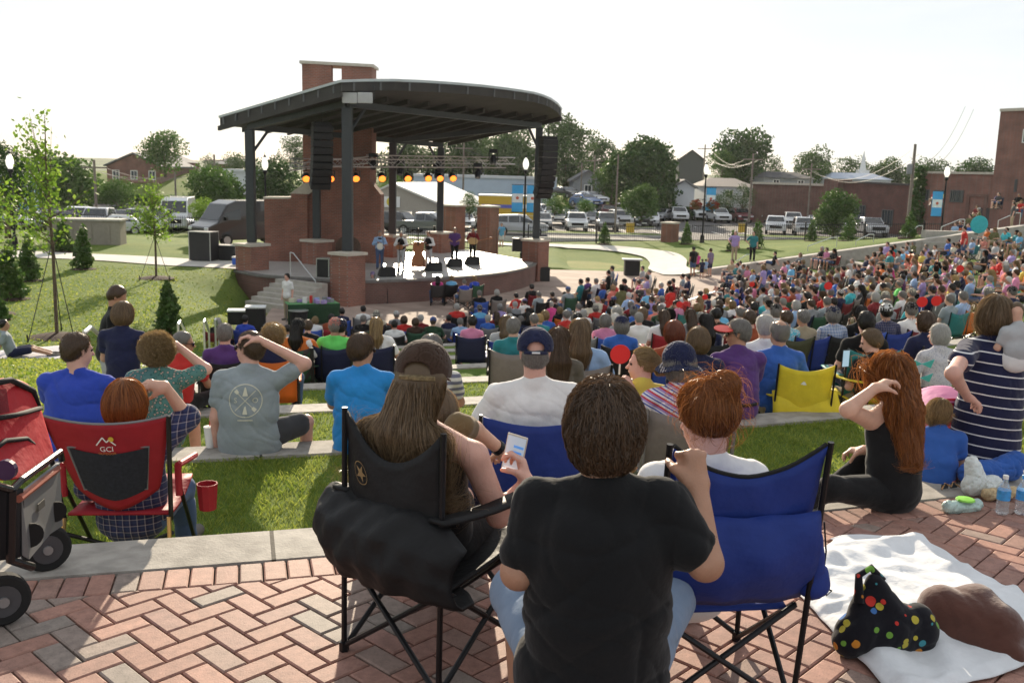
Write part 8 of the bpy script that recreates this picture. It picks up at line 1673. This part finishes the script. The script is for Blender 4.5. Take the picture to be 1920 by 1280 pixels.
# GRASS BLADES on the nearest lanes
def blades(n,amin,amax,rmin,rmax,z,hmin,hmax,wd,name,m):
 a=rng.uniform(math.radians(amin),math.radians(amax),n);r=rng.uniform(rmin,rmax,n);x=CX+r*np.cos(a);y=CY+r*np.sin(a)
 cl=.55+.45*np.sin(x*5.1+np.sin(y*4)*2)*np.sin(y*4.3+np.sin(x*3.1)*2);h=rng.uniform(hmin,hmax,n)*(.6+.5*cl);th=rng.uniform(0,2*PI,n);bx,by=rng.normal(size=n)*h*.45,rng.normal(size=n)*h*.45
 w_=wd*(.6+.8*rng.random(n));dx,dy=np.cos(th)*w_,np.sin(th)*w_;zz=np.full(n,z)
 V_=np.stack([np.stack([x-dx,y-dy,zz],1),np.stack([x+dx,y+dy,zz],1),np.stack([x+bx*.5+dx*.6,y+by*.5+dy*.6,zz+h*.65],1),np.stack([x+bx,y+by,zz+h*(.9+.1*rng.random(n))],1)],1).reshape(-1,3)
 o=bpy.data.objects.new(name,np_mesh(name,V_,np.arange(4*n).reshape(-1,4),m,False,np.repeat(rng.random(n)*.7+.3*(1-cl),4)));link(o);tag(o,'short sunlit lawn grass growing between the seat walls','grass',kind='stuff')
GB=leafmat('grass blade',(.11,.19,.02),(.42,.44,.09),.5)
blades(150000,-79,-62,RK(1)+.38,RK(0)-.02,-.47,.02,.055,.0022,'grass',GB)
blades(60000,-79,-62,RK(2)+.38,RK(1)-.02,-.92,.02,.05,.004,'grass',GB)
blades(30000,-76,-60,RK(3)+.38,RK(2)-.02,-1.37,.02,.05,.006,'grass',GB)
n=110000;x=rng.uniform(-26,-4,n);y=rng.uniform(7,42,n);k=np.array([not inbowl(a,c)for a,c in zip(x,y)])&(rng.random(n)<np.clip(1.15-(y-8)/34,0,1))&(x>-4-y*.62);x,y=x[k],y[k];z=np.array([HZ(a,c)for a,c in zip(x,y)]);n=len(x);h=rng.uniform(.02,.055,n);th=rng.uniform(0,6.28,n);w_=.011;dx,dy=np.cos(th)*w_,np.sin(th)*w_
V_=np.stack([np.stack([x-dx,y-dy,z-.02],1),np.stack([x+dx,y+dy,z-.02],1),np.stack([x+dx*.5+rng.normal(size=n)*.02,y+dy*.5,z+h*.6],1),np.stack([x+rng.normal(size=n)*.03,y+rng.normal(size=n)*.03,z+h],1)],1).reshape(-1,3)
o=bpy.data.objects.new('grass',np_mesh('grass',V_,np.arange(4*n).reshape(-1,4),GB,False,np.repeat(rng.random(n),4)));link(o);tag(o,'mown lawn grass on the bank left of the terraces','grass',kind='stuff')
# PROPS IN THE FOREGROUND
def sheet_z(x,y):return .034+.010*math.sin(x*9+y*4)*math.sin(y*7-x*3)+.022*max(0,math.sin(x*5.5-y*8+1))**6+.014*max(0,math.sin(x*13+y*6+2*math.sin(y*5)))**8+.012*max(0,math.sin(y*21-x*4))**6+.008*math.sin(x*23+y*17)*math.sin(y*19)
c00,c10,c01,c11=P(1520,1120,z=0),P(1700,1330,z=0),P(1565,1015,z=0),P(1960,1150,z=0);c01=P(1560,1018,z=0);ctop=P(1728,1016,z=0)
Q=[P(1485,1105,z=0),P(1640,1300,z=0),P(2080,1300,z=0),P(1730,1014,z=0)]
def shp(u,v):
 a=Q[0].lerp(Q[1],u);c=P(1560,1012,z=0).lerp(Q[2],u)if False else P(1600,1008,z=0).lerp(P(1720,1018,z=0),min(1,u*2))if False else None
 L0=P(1490,1110,z=0).lerp(P(1560,1014,z=0),v);R_0=P(1690,1330,z=0).lerp(P(2050,1210,z=0),v);T=P(1728,1016,z=0)
 q=L0.lerp(R_0,u);
 if v>.5:q=q.lerp(P(1560,1014,z=0).lerp(T,min(1,u*2.2))if u<.4545 else T.lerp(P(2050,1210,z=0),(u-.4545)/.5455),(v-.5)*2)
 e_=min(u,1-u,v,1-v);return(q.x+.012*math.sin(v*17),q.y+.012*math.sin(u*19),sheet_z(q.x,q.y)*min(1,e_*12+.35))
b=MB();b.grid(90,70,shp);tag(b.build('bed_sheet',cloth('sheet white',(.72,.73,.75)),smooth=True,solid=.003),'large white sheet spread on the brick paving at lower right','sheet')
def dots(name):
 m=cloth(name,(.010,.010,.014),bump=.4);n_=m.node_tree;b_=n_.nodes['Principled BSDF'];co=n_.nodes.new('ShaderNodeTexCoord');v=n_.nodes.new('ShaderNodeTexVoronoi');v.inputs['Scale'].default_value=24;v.inputs['Randomness'].default_value=.8;n_.links.new(co.outputs['Object'],v.inputs[0])
 lt_=n_.nodes.new('ShaderNodeMath');lt_.operation='LESS_THAN';n_.links.new(v.outputs['Distance'],lt_.inputs[0]);sc2=n_.nodes.new('ShaderNodeSeparateColor');n_.links.new(v.outputs['Color'],sc2.inputs[0]);mr_=n_.nodes.new('ShaderNodeMapRange');mr_.inputs[3].default_value=.08;mr_.inputs[4].default_value=.46;n_.links.new(sc2.outputs[1],mr_.inputs[0]);n_.links.new(mr_.outputs[0],lt_.inputs[1])
 r=n_.nodes.new('ShaderNodeValToRGB');r.color_ramp.interpolation='CONSTANT';e=r.color_ramp.elements;e[0].color=(.45,.38,.05,1);e[1].position=.25;e[1].color=(.50,.04,.03,1)
 for p_,c_ in((.4,(.06,.16,.40)),(.58,(.15,.32,.05)),(.75,(.55,.22,.03)),(.88,(.05,.25,.30))):q=e.new(p_);q.color=(*c_,1)
 n_.links.new(sc2.outputs[0],r.inputs[0]);mx_=n_.nodes.new('ShaderNodeMix');mx_.data_type='RGBA';mx_.inputs[6].default_value=(.010,.010,.014,1);n_.links.new(lt_.outputs[0],mx_.inputs[0]);n_.links.new(r.outputs[0],mx_.inputs[7])
 for l in list(b_.inputs['Base Color'].links):n_.links.remove(l)
 n_.links.new(mx_.outputs[2],b_.inputs['Base Color']);return m
q=P(1655,1225,z=0);e=empty('tote_bag',q,.12,'black cloth bag printed with colourful planets and dots on the white sheet','bag')
pr_=[prim(V3(-.13,0,.06),V3(.14,.02,.07),.065,.072),prim(V3(.02,.02,.12),V3(-.04,.03,.27),.085,.028),prim(V3(-.09,.01,.12),V3(-.08,.03,.21),.06,.03),prim(V3(.10,.02,.12),V3(.13,.02,.13),.05,.05)]
fnb=lambda p:d_group(p,pr_,.05)+folds(p,.006,2.0,1.0);V_,F_=nets(fnb,V3(-.3,-.2,-.02),V3(.3,.25,.4),.007);o=bpy.data.objects.new('bag_body',np_mesh('bag_body',V_,F_,dots('dotted cloth'),True));link(o,e)
b=MB();b.tube([(-.11,.0,.20),(-.10,.04,.29),(-.05,.05,.315),(-.015,.03,.27)],[.02,.014,.014,.02],8);b.build('handle',dots('dotted cloth'),e,smooth=True)
q=P(1820,1200,z=0);e=empty('rolled_blanket',q,-.25,'thick chocolate brown blanket folded into a soft roll on the white sheet','blanket')
pr2=[prim(V3(-.10,.02,.10),V3(.07,-.05,.09),.095,.085),prim(V3(.02,.05,.12),V3(.12,-.03,.06),.085,.065),prim(V3(-.16,-.02,.04),V3(.12,-.14,.03),.04,.035)]
V_,F_=nets(lambda p:d_group(p,pr2,.05)+folds(p,.005,1.6,4.0),V3(-.35,-.3,-.02),V3(.35,.25,.3),.008);o=bpy.data.objects.new('fleece',np_mesh('fleece',V_,F_,mat('brown fleece',(.085,.032,.022),.95,var=.12,vs=12,bump=.15,bs=60,sheen=.4),True));link(o,e)
b=MB();b.box(.10,.25,-.13,-.02,.01,.05);b.build('folded_corner',mat('brown fleece',(.12,.05,.035)),e,bevel=.015)
PLB=mat('clear plastic bag',(.74,.78,.76),.25,var=.15,vs=30,bump=.9,bs=22,alpha=.85,spec=.6)
zw=.006
def blob(name,px_,py_,prs,m,label,cat,k=.03,amp=.008,res=.006,d=None,z=zw,part='bag_film'):
 q=P(px_,py_,z=z);e=empty(name,q,.3,label,cat);lo,hi=bounds(prs,.02);V_,F_=nets(lambda p:d_group(p,prs,k)+folds(p,amp,4.0,2.0),lo,hi,res);o=bpy.data.objects.new(part,np_mesh(part,V_,F_,m,True));link(o,e);return e
blob('plastic_bag',1835,925,[prim(V3(-.06,0,.04),V3(.09,0,.05),.05,.05),prim(V3(-.03,0,.08),V3(-.05,.02,.18),.06,.035)],PLB,'crumpled clear plastic carrier bag standing on the wall beside the bottles','plastic bag')
e=blob('snack_bag',1808,955,[prim(V3(-.10,0,.02),V3(.08,0,.02),.035,.03)],mat('pale green film',(.45,.58,.54),.3,var=.2,vs=25,bump=.7,bs=25),'pale green see-through snack bag lying at the wall foot','plastic bag',part='bag_film')
b=MB();b.lathe((0,0,.05),[(.004,0),(.05,.004),(.045,.012),(.004,.016)],12);b.build('green_label',mat('lime label',(.25,.6,.08),.5),e)
blob('bread_bag',1870,935,[prim(V3(-.07,0,.03),V3(.10,0,.03),.035,.03)],mat('bread crust',(.50,.38,.22),.8,var=.3,vs=40,bump=.8,bs=30),'bag of pale golden snacks left of the water bottles','snacks',part='snack_heap')
WAT=mat('bottle plastic',(.75,.82,.86),.06,var=0,alpha=.45,spec=.8,transm=.6);BLB=mat('bottle label blue',(.06,.30,.65),.4,var=.3,vs=40)
for px_,py_,l in((1878,962,'clear water bottle with blue label, left of two'),(1914,962,'clear water bottle with blue label and blue cap, right of two at the photo edge')):
 q=P(px_,py_,z=zw);e=empty('water_bottle',q,0,l,'bottle','water bottles on the wall');b=MB();b.lathe((0,0,0),[(.028,0),(.033,.008),(.031,.03),(.033,.05),(.031,.07),(.033,.09),(.033,.125),(.030,.14),(.014,.175),(.013,.19)],18);b.build('bottle_body',WAT,e,smooth=True)
 b=MB();b.lathe((0,0,.078),[(.0338,0),(.0338,.052)],18);b.build('label_band',BLB,e);b=MB();b.lathe((0,0,.19),[(.0145,0),(.0145,.018),(.012,.02)],12);b.build('cap',BLB if px_>1900 else WHITE,e)
blob('denim_bundle',1880,915,[prim(V3(-.14,.12,.06),V3(.16,.12,.07),.06,.07),prim(V3(.12,.12,.1),V3(.2,.12,.12),.05,.05)],CL['blue'],'blue and navy cloth bag slumped behind the water bottles','bag',part='cloth_bag')
q=P(1783,918,z=zw);e=empty('sunglasses',q,.4,'small pair of sunglasses with tan frame lying on the wall','sunglasses');b=MB();b.tube([(-.07,0,.01),(-.03,.02,.035),(.0,.0,.02),(.03,.02,.035),(.07,0,.01)],.005,5);b.build('frame',mat('tan plastic',(.4,.22,.1),.3),e);b=MB();b.box(-.06,-.01,.012,.016,.005,.035);b.build('lens',GLASS,e);b=MB();b.box(.01,.06,.012,.016,.005,.035);b.build('lens',GLASS,e)
q=P(394,838,z=-.446);e=empty('foam_cup',q,0,'white foam drink cup with red straw on the wall beside the grey T-shirt man','cup');b=MB();b.lathe((0,0,0),[(.030,0),(.044,.15),(.046,.155),(.046,.165),(.02,.17)],16);b.build('cup_body',WHITE,e,smooth=False);b=MB();b.tube([(0,0,.16),(.004,0,.215)],.004,6);b.build('straw',mat('straw red',(.6,.05,.05),.4),e)
WG=empty('pet_wagon',P(-30,1110,z=0),0,'red hooded pet wagon with grey side panel and black wheels at the left edge','wagon')
o_=WG.location
def WP(px_,py_,d):q=P(px_,py_,d=d*1.115)-o_;return(q.x,q.y,q.z)
GP=mat('grey side panel',(.13,.135,.14),.5,var=.05);REDF=mat('red wagon fabric',(.52,.02,.03),.6,var=.1,bump=.5,bs=10,trans=.25)
pl=[WP(40,925,3.25),WP(112,868,3.75),WP(118,985,3.72),WP(95,1000,3.6),WP(55,1048,3.28),WP(42,1040,3.25)]
b=MB();b.extr(pl,(-.015,.01,0));recalc(b.build('side_panel',GP,WG))
pn=(Vector(pl[1])-Vector(pl[0])).normalized();up_=Vector((0,0,1));nn=pn.cross(up_);nn=nn if nn.y<0 or nn.x>0 else-nn;nn=Vector((.70,-.70,0)).normalized()
for(cx_,cy__,r_,dd)in((56,1002,.045,3.32),(103,958,.042,3.66)):
 c=Vector(WP(cx_,cy__,dd));b=MB();b.tube([c+nn*.004,c+nn*.012],r_,16);b.build('mesh_hole',mat('panel hole',(.012,.012,.012),.8,var=0),WG)
c=Vector(WP(76,944,3.46));b=MB();b.extr([c+pn*.05+up_*.012+nn*.006,c-pn*.05+up_*.012+nn*.006,c-pn*.05-up_*.016+nn*.006,c+pn*.05-up_*.016+nn*.006],nn*.006);b.build('slot',mat('panel hole',(.012,.012,.012),.8),WG)
b=MB();b.tube([WP(-30,905,3.05),WP(22,918,3.15),WP(40,900,3.2),WP(113,847,3.72),WP(116,862,3.75)],.013,8);b.tube([WP(22,918,3.15),WP(20,1050,3.2),WP(60,1062,3.3)],.016,8);b.build('frame',mat('wagon frame',(.03,.032,.036),.25,.7,var=0),WG)
b=MB();b.tube([WP(35,935,3.22),WP(108,878,3.72)],.014,8);b.build('wood_grip',mat('reddish rail',(.28,.08,.05),.5,var=.2),WG)
b=MB();b.extr([WP(-60,900,3.15),WP(30,925,3.22),WP(36,1045,3.25),WP(-60,1060,3.15)],(.0,.05,0));recalc(b.build('front_panel',mat('black wagon fabric',(.015,.014,.016),.8),WG))
for wc,rr_ in(((86,1026),.098),((3,1122),.098)):
 c=P(*wc,z=rr_+.002)-o_;ax=Vector((.62,-.78,0)).normalized();b=MB();b.tube([c-ax*.03,c-ax*.02,c+ax*.02,c+ax*.03],[rr_*.9,rr_,rr_,rr_*.9],26);w_=b.build('wheel',TYRE if 'TYRE' in globals()else BLACK,WG,smooth=False);b=MB();b.tube([c+ax*.02,c+ax*.034],rr_*.62,18);b.build('hub',mat('wagon hub',(.07,.07,.075),.4),w_)
 b=MB();b.tube([c+ax*.034,c+ax*.045],rr_*.2,10);b.build('axle_cap',mat('axle grey',(.3,.3,.3),.4,.5),w_)
hl=[(WP(-40,712,3.5),WP(20,700,3.6),WP(66,722,3.75)),(WP(-40,775,3.4),WP(30,772,3.5),WP(78,765,3.75)),(WP(-40,850,3.3),WP(40,840,3.45),WP(100,835,3.72)),(WP(-40,905,3.2),WP(45,905,3.3),WP(108,868,3.72))]
b=MB();V_=[p for row in hl for p in row];b.add(V_,[(r*3+c,r*3+c+1,r*3+c+4,r*3+c+3)for r in range(3)for c in range(2)]);b.build('hood',REDF,WG,smooth=True,solid=.008,sub=2)
b=MB();b.tube([WP(-40,725,3.42),WP(20,712,3.55),WP(62,732,3.70),WP(72,762,3.72)],.012,8);b.tube([WP(-40,790,3.34),WP(30,778,3.46),WP(76,765,3.72)],.010,8);b.tube([WP(-20,850,3.24),WP(10,826,3.36),WP(50,822,3.52),WP(92,858,3.68)],.009,8);b.build('hood_piping',mat('black wagon fabric',(.015,.014,.016),.8),WG,smooth=True)
b=MB();b.add([WP(-30,735,3.40),WP(12,728,3.50),WP(18,772,3.46),WP(-30,780,3.36)],[(0,1,2,3)]);b.build('mesh_window',mat('hood mesh',(.10,.01,.015),.8,alpha=.7),WG)
b=MB();q=Vector(WP(12,880,3.15));b.tube([q+Vector((0,-.01,0)),q+Vector((0,.01,0))],.035,14);b.build('round_badge',mat('badge purple',(.05,.02,.06),.4),WG)
q=P(1770,770,d=6.5);PC=empty('pushchair',(q.x,q.y,-.45),PI-.15,'pink pushchair with crimson lining and curved hood beside the striped dress','pushchair',scale=.86)
def hood(u,v):th=-1.45+2.9*u;ph=.05+1.45*v;r_=.24;return(r_*math.sin(th)*1.1,-.05+r_*math.sin(ph-.7)*1.0+.1*math.cos(th),.80+r_*math.cos(th)*math.cos(ph*.45))
b=MB();b.grid(18,10,hood);b.build('hood',mat('pink hood',(.62,.22,.42),.7,trans=.25,bump=.4,bs=12,var=.08),PC,smooth=True,solid=.008)
b=MB();b.grid(18,8,lambda u,v:(lambda t:(.215*math.sin(t)*1.1*(1-.75*v),.12+.05*v+.09*math.cos(t)*(1-v),.80+.215*math.cos(t)*(1-.75*v)-.03*v))(-1.45+2.9*u));b.build('lining',mat('crimson lining',(.50,.02,.06),.7,trans=.2,bump=.3),PC,smooth=True,solid=.006)
b=MB();b.grid(6,10,lambda u,v:((u-.5)*.36,.0+.2*v,.34+.46*v**1.5));b.build('seat',mat('crimson lining',(.50,.02,.06),.7),PC,smooth=True,solid=.012)
for s in(-1,1):
 b=MB();b.tube([(s*.23,.32,.08),(s*.23,0,.62),(s*.22,-.25,.98)],.012,8);b.tube([(s*.23,-.22,.08),(s*.23,.08,.5)],.012,8);b.build('frame',mat('pink grey frame',(.35,.22,.26),.4,.4),PC)
 for y_ in(.32,-.22):b=MB();b.tube([(s*.235-.015,y_,.075),(s*.235+.015,y_,.075)],.075,16);b.build('wheel',mat('wagon hub',(.07,.07,.075),.4),PC)
b=MB();b.tube([(-.22,-.25,.98),(.22,-.25,.98)],.016,8);b.build('handlebar',BLACK,PC)
q=P(1728,690,d=7.2);e=empty('hair_bow',q,.2,'large turquoise ribbon bow tied to the pushchair strap','bow');b=MB()
for s,z_ in((-1,.03),(1,.03),(-1,-.07),(1,-.07)):b.add([(0,0,z_),(s*.08,-.02,z_+.035),(s*.085,.02,z_-.035),(s*.04,.03,z_-.005)],[(0,1,2),(0,2,3)])
b.build('ribbon',cloth('ribbon turquoise',(.08,.5,.48)),e,solid=.004)
q=P(585,606,z=ZPIT);e=empty('merchandise_table',(q.x,q.y,ZPIT),.4,'table with dark green cloth and many small goods near the stage steps','table');b=MB();b.box(-.9,.9,-.4,.4,.73,.75);b.build('table_top',CL['green'],e);b=MB();b.grid(16,4,lambda u,v:(-.92+1.84*u,-.42-.02*math.sin(u*30)*(1-v),.04+.70*v));b.grid(6,4,lambda u,v:(.92+.02*math.sin(u*20)*(1-v),-.42+.84*u,.04+.70*v));b.build('table_cloth',CL['dark green'],e,smooth=True,solid=.006)
for s in(-1,1):
 for t_ in(-1,1):b=MB();b.tube([(s*.85,t_*.35,0),(s*.85,t_*.35,.73)],.015,6);b.build('leg',CHG,e)
r_=random.Random(4)
for i in range(16):
 cn_=r_.choice(['white','light blue','cream','red','lavender','grey']);g=empty('merchandise_item',(q.x+r_.uniform(-.7,.7),q.y+r_.uniform(-.25,.25),ZPIT+.752),r_.random()*3,'small mixed item for sale on the green merchandise table','goods','goods on the merchandise table');b=MB();k_=r_.uniform(.06,.12);b.box(-k_,k_,-k_*.6,k_*.6,0,r_.uniform(.05,.28));b.build('packet',CL[cn_],g,bevel=.01)
q=P(560,612,z=ZPIT);e=empty('round_tub',q,0,'round black tub with metal rim in front of the merchandise table','tub');b=MB();b.lathe((0,0,0),[(.28,0),(.33,.55)],18);b.build('tub_wall',SUBM,e);b=MB();b.lathe((0,0,.55),[(.31,0),(.35,.01),(.35,.03),(.31,.03)],18);b.build('rim',RAILM,e)
for px_,py_,h,l,lid in((480,618,.75,'black equipment box with pale top behind the royal blue shirt',True),(446,607,.45,'low black equipment box with white top left of the taller one',True)):
 q=P(px_,py_,z=-3.7);e=empty('equipment_box',q,.2,l,'equipment box','boxes by the left rails');b=MB();b.box(-.32,.32,-.25,.25,0,h);b.build('box_body',SUBM,e,bevel=.02);b=MB();b.box(-.34,.34,-.27,.27,h+.003,h+.06);b.build('lid',mat('pale lid',(.6,.62,.62),.4),e,bevel=.01)
# HAZE
b=MB();b.box(-260,320,-8,430,-5.5,26);hz=b.build('haze',(lambda m:m)(bpy.data.materials.new('haze air')),kind='stuff')
m=hz.data.materials[0];m.use_nodes=True;m.node_tree.nodes.clear();o_=m.node_tree.nodes.new('ShaderNodeOutputMaterial');v=m.node_tree.nodes.new('ShaderNodeVolumePrincipled');v.inputs['Density'].default_value=.00011;v.inputs['Anisotropy'].default_value=.4;v.inputs['Color'].default_value=(.95,.97,1,1);m.node_tree.links.new(v.outputs[0],o_.inputs['Volume'])
